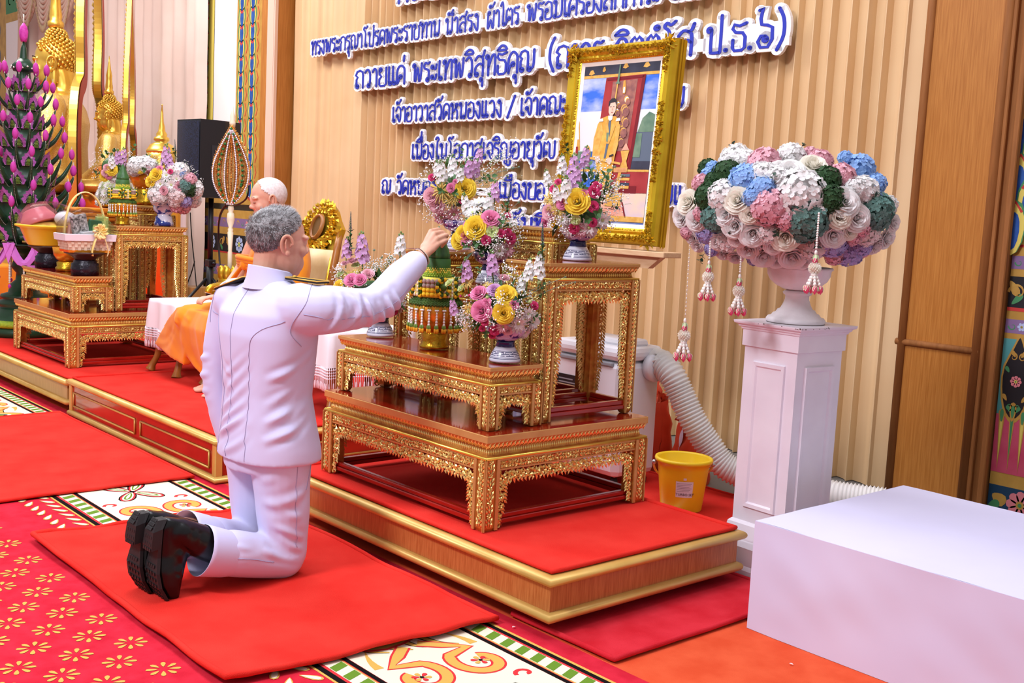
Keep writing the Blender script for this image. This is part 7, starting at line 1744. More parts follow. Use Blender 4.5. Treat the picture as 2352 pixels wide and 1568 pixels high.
for t in [k / 46 for k in range(1, 46)]:
    for s in (-1, 1):
        for q, mi in ((.98, 2), (.66, 1), (.33, 2)):
            if mi == 1 and int(t * 46) % 3: continue
            m.octa(fcf.P(s * fw2(t) * q, t * Hh, .016), .007 if mi == 2 else .012, mi)
m.obj('blade', [JEW, GEMG, GEMW], ft)
# loudspeaker on its stand
sp0 = atY(490, 460, 4.2); SPKB = mat('speaker_black', (26, 27, 32), .6); GRIL = mat('speaker_grille', (34, 44, 70), .5, col2=(16, 18, 24), nscale=160, sharp=(.45, .55))
sk = thing('loudspeaker', 'black loudspeaker with a perforated grille on a tall stand near the left wall', 'loudspeaker', (-8.62, 4.2, 1.265), .06)
m = MB(); m.loft([[(x, y, z) for x, y in ((-.19, -.20), (.19, -.20), (.19, .02), (.12, .20), (-.12, .20), (-.19, .02))] for z in (0, .62)], 0, True, False); m.obj('cabinet', SPKB, sk)
m = MB(); m.grid(lambda u, v: (-.18 + .36 * u, -.205 - .022 * math.sin(PI * u), .015 + .59 * v), 16, 12); m.obj('grille', GRIL, sk)
m = MB(); m.box(.191, .194, -.10, .0, .20, .42); m.box(.194, .197, -.075, -.03, .23, .38, 1); m.obj('handle_recess', [mat('recess_grey', (44, 45, 50), .6), BLK], sk)
ss = thing('speaker_stand', 'black speaker stand holding the loudspeaker, partly behind the ceremonial fan', 'speaker stand', (-8.60, 4.2, .2)); 
m = MB(); m.tube([(0, 0, .05), (0, 0, .55)], .030, 10); m.tube([(0, 0, .5), (0, 0, 1.063)], .022, 10); m.obj('pole', BLK, ss)
m = MB(); m.box(-.04, .05, -.03, .03, .50, .56, 0, .008); m.tube([(.04, 0, .53), (.09, 0, .53)], .012, 8); m.obj('clamp', BLK, ss)
for k in range(3): a = 2.1 * k + .4; m = MB(); m.tube([(.03 * math.cos(a), .03 * math.sin(a), .40), (.38 * math.cos(a), .38 * math.sin(a), .014)], .013, 6); m.obj('leg', BLK, ss)
for k, (pts, lb) in enumerate(((((545, 450, 3.9), (520, 468, 4.0), (504, 500, 4.1), (503, 560, 4.15), (507, 640, 4.1)), 'black cable dropping along the speaker stand'), (((572, 425, 3.9), (566, 455, 3.9), (545, 470, 3.95), (515, 478, 4.05), (502, 520, 4.15), (504, 600, 4.15)), 'black cable looping behind the ceremonial fan'), (((437, 488, 4.6), (440, 540, 4.6), (446, 600, 4.6), (452, 668, 4.6)), 'thin black cable hanging below the flowers in front of the blush drape'), (((447, 600, 4.6), (440, 625, 4.6), (431, 650, 4.6), (428, 668, 4.6)), 'thin black cable branching to the left near the wooden box'))):
    P = [atY(*q) for q in pts]; m = MB(); m.tube([p - P[0] for p in spline(P, 8)], .007 if k < 2 else .005, 6); tag(m.obj('cable', BLK, None, P[0]), lb, 'cable')
P = atY(438, 690, 4.55); m = MB(); m.box(-.13, .13, -.1, .1, 0, P.z + .13, 0, .004); tag(m.obj('wooden_box', WOODL, None, (P.x, 4.6, 0)), 'plain ochre wooden box standing by the left wall under the cables', 'box')
P = atY(414, 284, 4.45); m = MB(); m.box(-.17, .17, -.03, .03, 0, P.z, 0, .004); tag(m.obj('white_board', WALLW, None, (P.x, 4.5, 0), -.5), 'narrow white upright board between the loudspeaker and the blush drape', 'board')
# blush drape with swags, left end of the wall
m = MB(); x0, x1 = -19.0, uL(474); prof = []; x = x0; rs = random.Random(5)
while x < x1:
    w_ = rs.uniform(.16, .34); d = rs.uniform(.05, .11)
    prof += [(x + w_ * q, d * (.5 - .5 * math.cos(2 * PI * q)) ** (1.8 if w_ > .25 else 1)) for q in (0, .12, .25, .38, .5, .62, .75, .88)]; x += w_
R = [[(a + .03 * noise.noise(Vector((a * 2, z, 1))), 5.40 - b - .02 * noise.noise(Vector((a * 3, z * 2, 2))), z) for a, b in prof] for z in [0.02 + 4.5 * k / 12 for k in range(13)]]
m.loft(R, 0, False, True, False); tag(m.obj('drape', PINKD, None), 'tall blush-pink satin drape hanging behind the golden statues', 'curtain')
m = MB()
for s in range(3):
    ua = atY(52 + 42 * s, 5, 5.1); ub = atY(94 + 42 * s, 0, 5.1)
    for k in range(7):
        P = [ua.lerp(ub, t) + Vector((0, -.04 - .03 * math.sin(PI * t), .22 - (.12 + .045 * k) * math.sin(PI * t) - .02 * k)) for t in [q / 10 for q in range(11)]]; m.tube(P, .03, 6, 0)
    for q in range(18):
        t = (q + .5) / 18; p = ua.lerp(ub, t) + Vector((0, -.09, .20 - .42 * math.sin(PI * t) - .10)); m.tube([p, p - Vector((0, 0, .09))], .008, 4, 1)
m.tube([atY(48, 0, 5.1), atY(50, 60, 5.15), atY(47, 200, 5.2), atY(50, 420, 5.2)], .05, 8, 0)
tag(m.obj('swag_valance', [mat('swag_satin', (214, 180, 160), .45), mat('fringe_beige', (196, 168, 132), .7)], None), 'gathered blush swags with fringe at the top left corner', 'valance')
B = WallArt((0, 5.18, 0), (1, 0, 0), (0, -1, 0)); a_, b_, c_ = atY(-40, 100, 5.18).x, atY(14, 100, 5.18).x, atY(45, 100, 5.18).x; zt_ = atY(20, 52, 5.18).z
B.rect(b_, c_, .8, zt_, 12, 1); B.rect(a_, b_, .8, 4.5, 0, 1); B.rect(b_, c_ + .02, zt_, zt_ + .12, 0, 2); B.rect(b_, c_, zt_ + .12, 4.5, 8, 1)
for k in range(5): B.blob((a_ + b_) / 2 + .25, 2.4 + .35 * k, PI / 2, .26, .1, 5, 3); B.curl(spiral((b_ + .2, zt_ + .28), .14, .03, 0, 5, 12), .05, 10, 3)
struct(B.mb.obj('trim_5', MUR + [WALLW]))
# ================================================================== golden statues
GST = mat('statue_gold', (236, 192, 88), .28, .75, col2=(226, 178, 72), nscale=3); GROB = mat('statue_robe_gold', (238, 198, 108), .35, .7, col2=(252, 226, 150), nscale=140, sharp=(.55, .62), bump=.5, bscale=120, bdist=.006); RED2 = mat('flame_red', (190, 52, 26), .5); EYED = mat('eye_dark', (60, 40, 24), .5)
def statue(label, loc, rz):
    t = thing('buddha_statue', label, 'statue', loc, rz); K = 2.15
    b = MB(); HMx = Matrix.Translation((0, .06, 1.72)) @ Matrix.Rotation(-.10, 4, 'X') @ Matrix.Scale(K, 4); head(b, HMx, 1.15, 1.0)
    for s in (-1, 1): b.ell(HMx @ Vector((s * .073, -.005, -.055)), (.016, .03, .14), 10, 8)
    limb(b, [HMx @ Vector((0, -.02, -.03)), HMx @ Vector((0, -.03, -.09)), Vector((0, 0, 1.38))], [.135, .13, .17], 20)
    ovals(b, [(0, 0, .62, .40, .28), (0, 0, .72, .36, .25), (0, 0, .95, .36, .24), (0, .0, 1.18, .44, .26), (0, 0, 1.32, .46, .22), (0, 0, 1.42, .30, .16), (0, 0, 1.46, .14, .12)], 30)
    for s in (-1, 1): limb(b, [(s * .47, 0, 1.30), (s * .56, .06, .95), (s * .42, .34, .70), (s * .12, .46, .66)], [.135, .11, .085, .07], 14)
    b.ell((0, .22, .58), (.82, .42, .13), 28, 10)
    me = fuse(b, 'figure', [GST, GROB], .012, 4)
    for p in me.polygons:
        c = p.center
        if c.z < 1.43 and not (c.x > .15 and c.z > 1.1 and False): p.material_index = 1
    put(me, 'figure', t)
    for s in (-1, 1): o = ear(HMx, s); put(fuse(o, 'ear', GST, .004, 2), 'ear', t)
    cu_ = MB(); g = PI * (3 - 5 ** .5); n = 330
    for i in range(n):
        z = 1 - 2 * (i + .5) / n; r = math.sqrt(1 - z * z); p = Vector((.079 * r * math.cos(g * i), -.014 + .099 * r * math.sin(g * i), .036 + .092 * z))
        if hairline(p) - .004 > 0: cu_.ell(HMx @ p, .0172, 7, 5)
    for i in range(70):
        z = 1 - (i + .5) / 70 * 1.2; r = math.sqrt(max(0, 1 - z * z)); p = Vector((.042 * r * math.cos(g * i), -.02 + .045 * r * math.sin(g * i), .125 + .040 * z)); cu_.ell(HMx @ p, .016, 7, 5)
    cu_.obj('hair_curls', GST, t)
    m = MB(); o = HMx @ Vector((0, -.02, .16)); m.lathe([(.05, 0), (.075, .02), (.075, .06), (.055, .08), (.06, .12), (.05, .2), (.045, .26), (.05, .30), (.03, .40), (.018, .5), (.004, .62)], 18, tuple(o)); m.obj('flame_finial', GST, t)
    m = MB(); m.xf = HMx
    for s in (-1, 1): m.tube([(s * .014, .085, .034), (s * .034, .084, .042), (s * .056, .068, .034)], .0022, 5); m.tube([(s * .016, .078, .006), (s * .032, .081, .003), (s * .047, .072, .007)], .0022, 5)
    m.obj('eyes', EYED, t)
    # flame aureole behind the figure
    C = [(.74, .35), (.80, .8), (.80, 1.15), (.70, 1.42), (.50, 1.55), (.47, 1.72), (.50, 2.05), (.44, 2.45), (.28, 2.95), (.12, 3.5), (0, 4.1)]
    m = MB(); 
    for s in (-1, 1):
        P = [(s * p.x, p.y) for p in spline([(a, b_, 0) for a, b_ in C], 7)]; n = len(P); A_ = []; B_ = []
        for i in range(n):
            q0, q1 = P[max(i - 1, 0)], P[min(i + 1, n - 1)]; tx, tz = q1[0] - q0[0], q1[1] - q0[1]; l = math.hypot(tx, tz); nx, nz = -tz / l * s, tx / l * s; w_ = .10 * (1 - .75 * i / n)
            e = 0
            A_.append((P[i][0] - nx * (w_ + e), P[i][1] - nz * (w_ + e))); B_.append((P[i][0] + nx * w_, P[i][1] + nz * w_))
        for i in range(n - 1):
            q = [(A_[i][0], -.30, A_[i][1]), (A_[i + 1][0], -.30, A_[i + 1][1]), (B_[i + 1][0], -.30, B_[i + 1][1]), (B_[i][0], -.30, B_[i][1])]
            q2 = [(x_, y_ + .07, z_) for x_, y_, z_ in q]; m.add(q + q2, [(0, 1, 2, 3), (7, 6, 5, 4), (0, 4, 5, 1), (3, 2, 6, 7)], 0, False)
            m.add([(x_, y_ - .012, z_) for x_, y_, z_ in q], [(0, 1, 2, 3)], 1, False)
        fcx = Face(m, (0, -.225, 0), (1, 0, 0), (0, 0, 1), (0, 1, 0))
        for i in range(1, n - 1):
            for r_ in (-.3, .3): fcx.leaf(P[i][0] + r_ * .1, P[i][1], math.atan2(P[i + 1][1] - P[i][1], P[i + 1][0] - P[i][0]) + r_ * 1.4, .11 * (1 - .5 * i / n), .05 * (1 - .5 * i / n), .02)
    m.obj('flame_aureole', [GST, RED2], t)
    m = MB(); m.lathe([(1.0, -1.2), (1.0, .05), (.94, .1), (.80, .18), (.78, .26), (.9, .34), (.93, .42), (.85, .48), (.2, .48)], 36); m.v = [(x_ * .62, y_ * .45 + .1, z_) for x_, y_, z_ in m.v]; m.obj('lotus_base', GST, t)
    return t
bp = atY(137, 152, 4.15); S_ = 1.06
b1 = statue('large golden Buddha statue in profile behind the flower tower', (bp.x + .05, 4.15, bp.z - 1.72 * S_), math.radians(180 - 30)); b1.scale = (S_, S_, S_)
bp2 = atY(256, 268, 4.45); S2_ = .62
b2 = dup(b1, (bp2.x + .02, 4.45, bp2.z - 1.72 * S2_), math.radians(180 - 28), 'smaller golden Buddha statue with a tall pointed aureole, right of the large one'); b2.scale = (S2_, S2_, S2_)
cp_ = atY(371, 352, 4.3); cd = thing('stupa_finial', 'small golden stupa-shaped vessel with a needle spire left of the white board', 'vessel', (cp_.x, 4.3, .2)); zc = cp_.z - .2
m = MB(); m.lathe([(.22, 0), (.22, zc - .3), (.16, zc - .2), (.12, zc - .05), (.13, zc)], 24); m.obj('stand', GST, cd)
m = MB(); q = .0046; m.lathe([(.13, zc), (.135, zc + .02), (.12, zc + .04), (.10, zc + .075), (.05, zc + .10), (.07, zc + .115), (.066, zc + .14), (.045, zc + .15), (.05, zc + .17), (.03, zc + .2), (.026, zc + .24), (.016, zc + .28), (.012, zc + .36), (.004, zc + .42), (.008, zc + .425), (.001, zc + .44)], 20); m.obj('spire', GST, cd)
# ================================================================== banana-leaf tower
BSG = mat('tower_leaf_green', (24, 54, 34), .35, 0, col2=(36, 72, 44), nscale=5, spec=.5); MAG = mat('amaranth_magenta', (216, 70, 178), .6, col2=(196, 50, 158), nscale=60, bump=.4, bscale=160, bdist=.003); PUR = mat('orchid_purple', (176, 84, 178), .55, col2=(204, 128, 206), nscale=16); PEARL = mat('pearl_bead', (232, 228, 214), .3); LIME = mat('lime_bead', (150, 176, 70), .5); PURL = mat('petal_reverse', (196, 184, 214), .5); LIMEB = mat('lime_braid', (174, 196, 40), .5, col2=(140, 170, 30), nscale=60, bump=.5, bscale=90, bdist=.006)
tp = Vector((-8.50, 2.69, .204)); tw_ = thing('banana_leaf_tower', 'tall conical banana-leaf tower studded with magenta flower tips at the far left', 'offering tower', tp)
m = MB(); m.lathe([(.001, 0), (.27, 0), (.28, .03), (.27, .07), (.255, .075)], 32); m.lathe([(.25, .125), (.22, .13), (.215, .17), (.175, .25), (.165, .26), (.19, .28), (.185, .31), (.14, .33), (.165, .35), (.16, .38), (.11, .40), (.10, .48), (.06, .53), (.055, .60), (.09, .66), (.075, .72), (.05, .78), (.12, .84), (.30, .90)], 32); m.v = [(x, y, z if z < .13 else .13 + (z - .13) * .8) for x, y, z in m.v]; m.obj('turned_base', BSG, tw_)
m = MB(); m.lathe([(.25, .072), (.275, .08), (.28, .10), (.27, .125), (.24, .13)], 36); m.obj('lime_band', LIMEB, tw_)
TIER = [(.78 + .147 * k, .42 - .0385 * k) for k in range(10)]
m = MB(); R_ = []
for z, r in TIER: R_ += [(r * .62, z), (r * .66, z + .02), (r * .62, z + .045), (r * .52, z + .06)]
m.lathe(R_ + [(.045, 2.13), (.03, 2.2), (.02, 2.30), (.004, 2.36)], 28); m.obj('core', BSG, tw_); tw_.scale = (1, 1, .895)
m = MB()
for k in range(9): m.ell((0, 0, 2.19), (.03, .03, .008), 10, 5)
m.lathe([(.07, 2.12), (.085, 2.16), (.035, 2.22)], 14); [m.octa((.084 * math.cos(k * PI / 8), .084 * math.sin(k * PI / 8), 2.155 - .012 * (k % 2)), .009, 1) for k in range(16)]; m.obj('pearl_cap', [BSG, PEARL], tw_)
m = MB(); m.lathe([(.02, 2.355), (.028, 2.39), (.032, 2.43), (.024, 2.47), (.006, 2.50)], 12, mi=1); m.tube([(0, 0, 2.49), (0, 0, 2.57)], .004, 5, 0); m.obj('flower_tip', [PEARL, MAG], tw_)
def horn(m):
    P = spline([(0, 0, -.1), (.25, 0, .0), (.62, 0, .32), (.92, 0, .86), (.98, 0, 1.05)], 4); n = len(P)
    m.tube(P, [.19 * (1 - (i / (n - 1)) ** 1.3) + .006 for i in range(n)], 8, 0, True, True, .8)
    for i in range(1, 40):
        f = i / 40 * (n - 1); k = min(n - 2, int(f)); p = P[k].lerp(P[k + 1], f - k); r = .19 * (1 - (f / (n - 1)) ** 1.3); m.octa((p.x + r * .75, p.y, p.z - r * .75), .014, 1)
def tipm(m):
    m.tube([(0, 0, -.16), (0, 0, -.02)], .03, 5, 1)
    m.lathe([(.02, -.04), (.1, 0), (.17, .12), (.215, .28), (.2, .44), (.15, .58), (.07, .68), (.02, .7)], 12)
    for k in range(3): m.ell((0, 0, .72 + .09 * k), .045 - .01 * k, 6, 4, 1)
def flamep(m):
    out = [(0, 1.0), (.10, .78), (.22, .74), (.20, .60), (.34, .52), (.30, .38), (.42, .28), (.34, .12), (.30, 0)]
    P = [(u, -.10 - .18 * v * v, v) for u, v in out] + [(-u, -.10 - .18 * v * v, v) for u, v in out[::-1][:-1]]
    m.add(P + [(x, y + .03, z) for x, y, z in P], [tuple(range(len(P))), tuple(range(2 * len(P) - 1, len(P) - 1, -1))], 0, False)
    inn = [(0, .62), (.12, .42), (.19, .2), (.18, .02)]; Q = [(u, -.13 - .14 * v * v, v) for u, v in inn] + [(-u, -.13 - .14 * v * v, v) for u, v in inn[::-1][:-1]]; m.add(Q, [tuple(range(len(Q)))], 3, False)
    for r in range(6):
        for q in range(-2, 3):
            u = q * .055 * (1 - r / 8); m.octa((u, -.15 - .14 * (.05 + .07 * r) ** 2, .05 + .072 * r), .03, 1)
    for i in range(8):
        for s in (-1, 1): m.octa((s * (.20 - .025 * i), -.15, .02 + .08 * i), .022, 2)
mh, mt, mf = src('leaf_horn', horn, [BSG, PEARL]), src('flower_tip', tipm, [MAG, PEARL]), src('flame_petal', flamep, [PUR, LIME, PEARL, BSG])
for ti, (z, r) in enumerate(TIER[:9]):
    for k in range(9):
        a = 2 * PI * (k + .5 * (ti % 2)) / 9 + .2; L = .185 - .0115 * ti; c_, s_ = math.cos(a), math.sin(a)
        o = put(mh, 'leaf_horn', tw_); o.matrix_local = Matrix.Translation((r * .5 * c_, r * .5 * s_, z + .02)) @ Matrix.Rotation(a, 4, 'Z') @ Matrix.Diagonal((L * 1.15, L * .8, L * 1.25, 1))
        o = put(mt, 'flower_tip', tw_); o.matrix_local = Matrix.Translation((r * .5 * c_ + L * 1.13 * c_, r * .5 * s_ + L * 1.13 * s_, z + .02 + L * 1.36)) @ Matrix.Diagonal((.10, .10, .118, 1))
        a2 = a + PI / 9; o = put(mf, 'flame_petal', tw_); o.matrix_local = Matrix.Translation((r * .62 * math.cos(a2), r * .62 * math.sin(a2), z + .005)) @ Matrix.Rotation(a2 + PI / 2, 4, 'Z') @ Matrix.Rotation(.18, 4, 'X') @ Matrix.Scale(.132, 4)
m = MB()
for k in range(10):
    a = 2 * PI * k / 10; b_ = a + 2 * PI / 10
    for j, (dz, rr) in enumerate(((0, 1), )):
        pts = [((.30 - .0) * math.cos(a + (b_ - a) * q), .30 * math.sin(a + (b_ - a) * q), .76 - .16 * math.sin(PI * q)) for q in [i / 8 for i in range(9)]]; m.tube(pts, .032, 6, 0, True, False, .4)
    m.prism([(.31 * math.cos(a - .14), .31 * math.sin(a - .14), .76), (.31 * math.cos(a + .14), .31 * math.sin(a + .14), .76), (.315 * math.cos(a), .315 * math.sin(a), .60)], (.01 * math.cos(a), .01 * math.sin(a), 0), 0)
    for q in (0, .5):
        aa = a + (b_ - a) * q
        for i in range(14 if q == 0 else 10): m.ell((.30 * math.cos(aa), .30 * math.sin(aa), .62 - .013 * i - .02 * q), .008, 6, 4, 1)
        m.ell((.30 * math.cos(aa), .30 * math.sin(aa), (.42 if q == 0 else .45)), (.012, .012, .018), 6, 5, 2)
m.obj('fringe_skirt', [mat('orchid_skirt', (222, 120, 214), .55), PEARL, MAG], tw_)
# ================================================================== things on the left altar
OC = mat('orange_cloth', (240, 150, 40), .8, col2=(226, 132, 28), nscale=3); P = atY(0, 612, 3.35); m = MB(); m.box(-1.2, .15, -.3, .3, 0, P.z - .2, 0, .02); tag(m.obj('covered_table', OC, None, (P.x - .3, 3.5, .2)), 'table covered in orange cloth at the far left edge behind the flower tower', 'covered table')
DKL = mat('dark_lacquer', (44, 40, 52), .25, .2, col2=(28, 26, 34), nscale=30, bump=.5, bscale=90, bdist=.004); DKB = mat('dark_brown_lacquer', (64, 40, 36), .35)
def footed(label, x, y, z, s, m1, m2, cat='pedestal tray', name='footed_tray'):
    t = thing(name, label, cat, (x, y, z)); m = MB(); m.lathe([(.001, 0), (.082 * s, 0), (.084 * s, .045 * s), (.08 * s, .055 * s), (.082 * s, .07 * s), (.068 * s, .08 * s), (.07 * s, .088 * s), (.06 * s, .094 * s)], 24, flute=24, famp=.02); m.obj('foot', m1, t)
    m = MB(); m.lathe([(.06 * s, .092 * s), (.065 * s, .10 * s), (.10 * s, .125 * s), (.125 * s, .135 * s), (.125 * s, .142 * s), (.001, .142 * s)], 28); m.obj('tray', m2, t); return t
footed('dark lacquered footed tray under the ribboned gift basket', -6.945, 2.56, .762, 1.0, DKL, DKB)
footed('dark lacquered footed tray under the yellow basin', -7.62, 2.565, .762, 1.0, DKL, DKB)
t = thing('offering_bowl', 'small golden pedestal bowl between the two dark footed trays', 'bowl', (-7.28, 2.565, .762)); m = MB(); m.lathe([(.001, 0), (.065, 0), (.068, .02), (.058, .03), (.06, .055), (.045, .065)], 20, flute=10, famp=.04); m.obj('foot', GOLDV, t); m = MB(); m.lathe([(.04, .06), (.06, .075), (.075, .10), (.082, .15), (.078, .15), (.03, .14), (.001, .14)], 22, flute=11, famp=.04); m.obj('bowl', GOLDO, t)
SPL = wood('basket_splint', (226, 196, 168), (236, 214, 192), (3, 3, 30), .6); RIB = mat('ribbon_yellow', (250, 218, 120), .4, col2=(252, 232, 170), nscale=8); CLOB = mat('liner_white', (240, 230, 238), .7); CELL = mat('cellophane', (255, 255, 255), .08, trans=1.0, ior=1.15, alpha=.35)
bk_ = thing('gift_basket', 'pale woven gift basket with a tall hoop handle and a yellow ribbon bow', 'basket', (-6.945, 2.56, .905), 0)
def rr(w, d, z): return [(-w, -d, z), (w, -d, z), (w, d, z), (-w, d, z)]
m = MB(); m.loft([rr(.075, .12, 0), rr(.095, .15, .105), rr(.088, .143, .105), rr(.07, .115, .01)], 0, True, False)
for k in range(5):
    z = .012 + .018 * k; w_, d_ = .077 + .018 * z / .1, .123 + .027 * z / .1
    for i in range(14):
        f = -1 + (i + .5) / 7; 
        if (i + k) % 2: m.box(w_ + .001, w_ + .004, d_ * f - .009, d_ * f + .009, z, z + .016, 0); m.box(w_ * f - .006, w_ * f + .006, -d_ - .004, -d_ - .001, z, z + .016, 0)
m.obj('woven_body', SPL, bk_)
m = MB(); m.loft([rr(.098, .154, .07), rr(.102, .158, .11), rr(.094, .150, .112)], 0, False, False); m.obj('cloth_rim', CLOB, bk_)
m = MB(); m.loft([rr(.079, .125, -.002), rr(.083, .131, .014)], 0, False, False); m.obj('gold_trim', GOLDO, bk_)
m = MB(); P = [(0, .125 * math.cos(a), .08 + .285 * math.sin(a) ** .8) for a in [PI * k / 20 for k in range(21)]]; m.tube(P, .016, 6, 0, True, True, .3, (0, 0, 1)); m.obj('handle', RIB, bk_)
GC = [mat('pack_green', (52, 110, 74), .3), mat('pack_black', (44, 44, 46), .3, col2=(220, 220, 220), nscale=60), mat('pack_pink', (226, 150, 130), .3), mat('pack_lime', (188, 206, 120), .3), mat('pack_white', (240, 238, 242), .3)]
for k, (x, y, w_, h_, a, mi) in enumerate(((0, -.07, .045, .13, -.3, 2), (.03, -.02, .05, .20, .35, 1), (.0, .03, .04, .17, -.2, 0), (.03, .09, .05, .16, .1, 3), (.05, .02, .055, .10, .2, 4), (-.03, .10, .04, .19, 0, 3))):
    m = MB(); m.box(-.015, .015, -w_, w_, 0, h_, 0, .004); o = m.obj('packet', GC[mi], bk_, (x, y, .03)); o.rotation_euler = (a * .6, .15 * (k % 3 - 1), .2)
m = MB()
for k in range(9): a = 2 * PI * k / 9; m.tube(spline([(0, 0, 0), (.012, .03 * math.cos(a), .03 * math.sin(a)), (.02, .045 * math.cos(a + .4), .045 * math.sin(a + .4)), (.005, .015 * math.cos(a + .6), .015 * math.sin(a + .6))], 3), .011, 5, 0, True, True, .3)
for s in (-1, 1): m.tube(spline([(.004, 0, 0), (.012, .03 * s, -.05), (.01, .05 * s, -.12), (.008, .045 * s, -.15)], 3), .013, 5, 0, True, True, .25)
m.obj('ribbon_bow', RIB, bk_, (.105, .05, .13))
m = MB(); m.loft([rr(.09, .145, .105), rr(.098, .14, .17), rr(.06, .09, .235), rr(.01, .02, .27)], 0, False, True); m.obj('cellophane_wrap', CELL, bk_)
BASY = mat('basin_yellow', (246, 208, 44), .3); BOWP = mat('plastic_pink', (240, 128, 140), .25, spec=.6)
bs = thing('plastic_basin', 'yellow plastic basin heaped with gifts under cellophane at the left edge', 'basin', (-7.62, 2.565, .905)); m = MB(); m.lathe([(.001, 0), (.12, 0), (.13, .01), (.175, .115), (.205, .125), (.207, .135), (.2, .138), (.165, .125), (.12, .015), (.001, .012)], 40); m.obj('basin', BASY, bs)
m = MB(); m.ell((0, 0, .10), (.15, .15, .06), 20, 8); m.obj('tissue_filling', mat('tissue_brown', (196, 130, 70), .8, col2=(232, 190, 60), nscale=20), bs)
m = MB(); m.lathe([(.197, .13), (.18, .20), (.13, .265), (.05, .29), (.001, .292)], 28); m.obj('cellophane_wrap', CELL, bs)
pb = thing('plastic_bowl', 'upturned pink plastic bowl lying tilted inside the yellow basin', 'bowl', (-7.62 - .05, 2.53, 1.035)); m = MB(); m.lathe([(.12, 0), (.125, .005), (.11, .05), (.08, .095), (.078, .105), (.06, .108), (.001, .105)], 32); o = m.obj('bowl', BOWP, pb); pb.rotation_euler = (.25, -.35, 0)
m = MB(); m.ell((.09, .06, .13), (.09, .07, .05), 14, 9); o = tag(m.obj('gift_pack', CLOB, None, (-7.60, 2.58, .955)), 'pale wrapped pack beside the pink bowl in the yellow basin', 'gift pack')
rb_ = thing('folded_robe', 'neatly folded orange robe behind the gift basket on the left altar', 'folded robe', (-7.62, 2.84, 1.077), .1); m = MB()
for k in range(3): m.box(-.10 + .005 * k, .10, -.14, .14 - .004 * k, .03 * k, .028 + .03 * k, 0, .012)
m.obj('stack', ROBE, rb_); m = MB()
for k in range(3): m.box(.075, .112, .06 - .01 * k, .13, .004 + .024 * k, .024 + .024 * k, 0, .006)
m.obj('tie', ROBED, rb_)
dm = thing('flower_dome', 'white chrysanthemum dome with a green bud on top on the left altar', 'flower arrangement', (-7.72, 3.06, 1.08)); m = MB(); m.lathe([(.001, 0), (.08, 0), (.06, .03), (.07, .08), (.13, .10), (.13, .115), (.001, .115)], 24); m.obj('stand', GOLDV, dm)
m = MB(); m.lathe([(.115, .11), (.125, .15), (.11, .23), (.08, .29), (.03, .325), (.002, .33)], 20); m.obj('core', PGRN, dm)
MUMW = PWHITE
for (z, r, n, s) in ((.135, .118, 12, .042), (.185, .115, 12, .042), (.235, .098, 10, .040), (.28, .07, 8, .036), (.315, .035, 5, .032)):
    for k in range(n): a = 2 * PI * (k + .5 * (n % 4 > 0)) / n; flower('mum', MUMW, dm, Vector((r * math.cos(a), r * math.sin(a), z)), (math.cos(a), math.sin(a), .2 + z), s, None, MARI)
m = MB(); m.lathe([(.02, .325), (.032, .345), (.03, .365), (.012, .385), (.003, .40)], 14); m.obj('bud', WEAVG, dm)
offering_tray('small gold tray with yellow-rimmed garland and leaf cone on the left altar', (-6.985, 2.81, 1.077), .84)
for c in bpy.data.objects['offering_tray.001'].children: 
    if c.name.startswith('leaf_cone'): c.location.z = .0
m = MB(); m.lathe([(.001, 0), (.07, 0), (.075, .03), (.055, .045), (.06, .10), (.05, .12)], 24, flute=14, famp=.03); gb = thing('pedestal_bowl', 'orange-gold pedestal bowl under the white flowers at the rear of the left altar', 'bowl', (-7.27, 3.08, 1.20)); m.obj('foot', GOLDV, gb)
m = MB(); m.lathe([(.05, .115), (.08, .13), (.10, .17), (.115, .235), (.11, .235), (.02, .22)], 26, flute=16, famp=.03); m.obj('bowl', GOLDO, gb)
def small_bunch(label, root, cpx, R, spec, nb=160, extra=None):
    t = thing('flower_bunch', label, 'flower arrangement', root, 0, 'bunches on the left altar'); c = atD(cpx[0], cpx[1], depth(Vector(root)))
    filler(t, root, c, R, nb, 40, -.6); place(t, root, spec, 210, 320, 4.481, c, R); return t
small_bunch('white hydrangeas and roses in the orange-gold bowl at the rear of the left altar', Vector((-7.27, 3.08, 1.44)), (338, 385), (.17, .17, .10), [('hyd', PWHITE, 440, 260, 80), ('hyd', PWHITE, 540, 235, 80), ('hyd', PWHITE, 620, 250, 60), ('hyd', PBLUSH, 420, 330, 60), ('rose', PYEL, 500, 300, 46), ('rose', PPINK, 625, 290, 44), ('bud', PGRN, 670, 240, 36), ('leaf', LEAFM, 550, 310, 50), ('mum', PWHITE, 390, 300, 44), ('hyd', PPALE, 590, 300, 50)], 80)
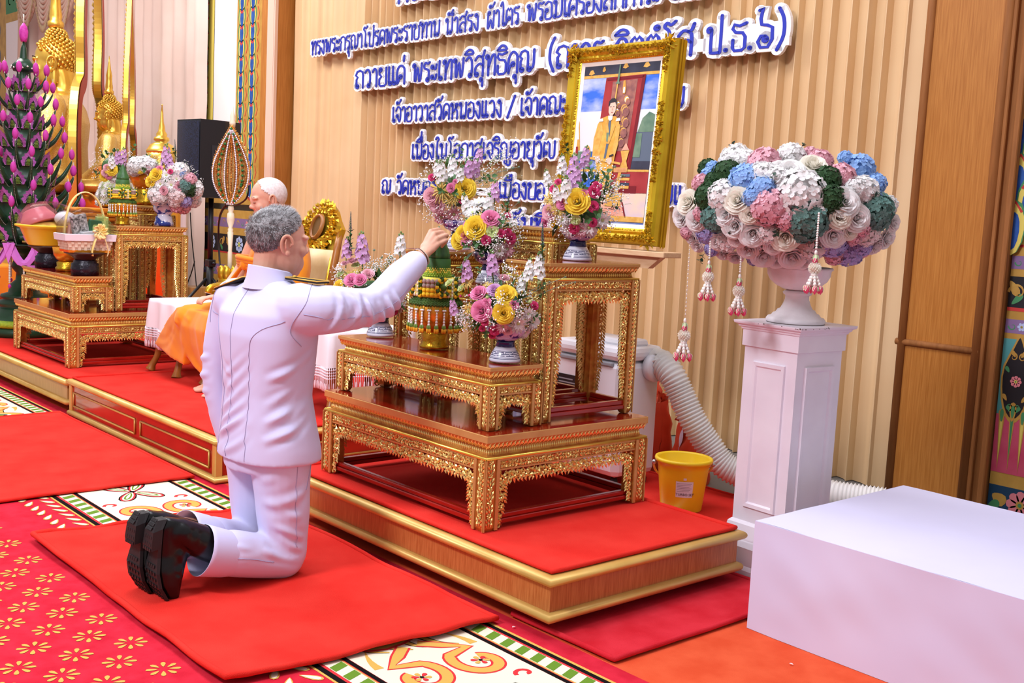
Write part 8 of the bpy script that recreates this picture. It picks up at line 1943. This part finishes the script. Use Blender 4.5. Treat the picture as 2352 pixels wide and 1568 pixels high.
small_bunch('bunch with yellow roses and lilac spikes at the left of the left altar', Vector((-7.40, 2.90, 1.20)), (262, 385), (.16, .16, .15), [('stock', PLIL, 310, 160, 95), ('stock', PLIL, 270, 170, 80), ('stock', PWHITE, 215, 210, 80), ('rose', PYEL, 205, 315, 52), ('rose', PYEL, 128, 390, 40), ('rose', PPINK, 170, 375, 36), ('rose', PPALE, 140, 350, 34), ('leaf', LEAFM, 85, 330, 50), ('mum', PWHITE, 240, 400, 50), ('mum', PBLUSH, 225, 430, 44), ('leaf', LEAFM, 430, 130, 60), ('rose', PPALE, 155, 290, 30)], 140)
vs = thing('porcelain_vase', 'blue-and-white baluster vase at the right end of the left altar', 'vase', (-6.975, 3.08, 1.077)); m = MB(); m.lathe([(.001, 0), (.06, 0), (.062, .02), (.056, .03), (.052, .06), (.042, .068), (.048, .08), (.066, .10), (.070, .125), (.06, .15), (.042, .165), (.034, .19), (.036, .22), (.042, .225), (.03, .225), (.028, .20)], 36)
m.obj('body', mat('blue_white_glaze', (226, 228, 244), .12, 0, col2=(44, 66, 150), nscale=26, sharp=(.47, .53), coat=.4), vs)
small_bunch('big pastel bunch of mums and hydrangeas in the blue-and-white baluster vase', Vector((-6.975, 3.08, 1.30)), (398, 425), (.185, .185, .175), [('rose', PYEL, 655, 358, 60), ('rose', PYEL, 598, 430, 50), ('rose', PPINK, 695, 298, 32), ('rose', PHOT, 812, 328, 24), ('stock', PLIL, 770, 150, 120), ('stock', PLIL, 810, 200, 90), ('vero', VERO, 865, 60, 60), ('mum', PWHITE, 765, 360, 70), ('mum', PWHITE, 700, 460, 66), ('mum', PWHITE, 820, 470, 74), ('mum', PBLUSH, 880, 400, 66), ('mum', PBLUSH, 840, 300, 60), ('hyd', PWHITE, 660, 600, 96), ('hyd', PBLUSH, 890, 590, 80), ('hyd', PVIO, 975, 650, 70), ('hyd', PTEAL, 965, 490, 70), ('hyd', PDG, 1025, 520, 76), ('hyd', PPALE, 1030, 410, 70), ('hyd', PWHITE, 930, 300, 80), ('hyd', PBLU, 930, 330, 50), ('hyd', PWHITE, 1090, 520, 90), ('hyd', PWHITE, 1085, 650, 70), ('hyd', PPALE, 960, 730, 70), ('hyd', PPALE, 880, 720, 60), ('rose', PPALE, 905, 485, 46), ('rose', PPALE, 740, 530, 40), ('hyd', PBLUSH, 860, 660, 60), ('leaf', LEAFM, 580, 545, 50), ('leaf', LEAFM, 870, 140, 50)], 180)
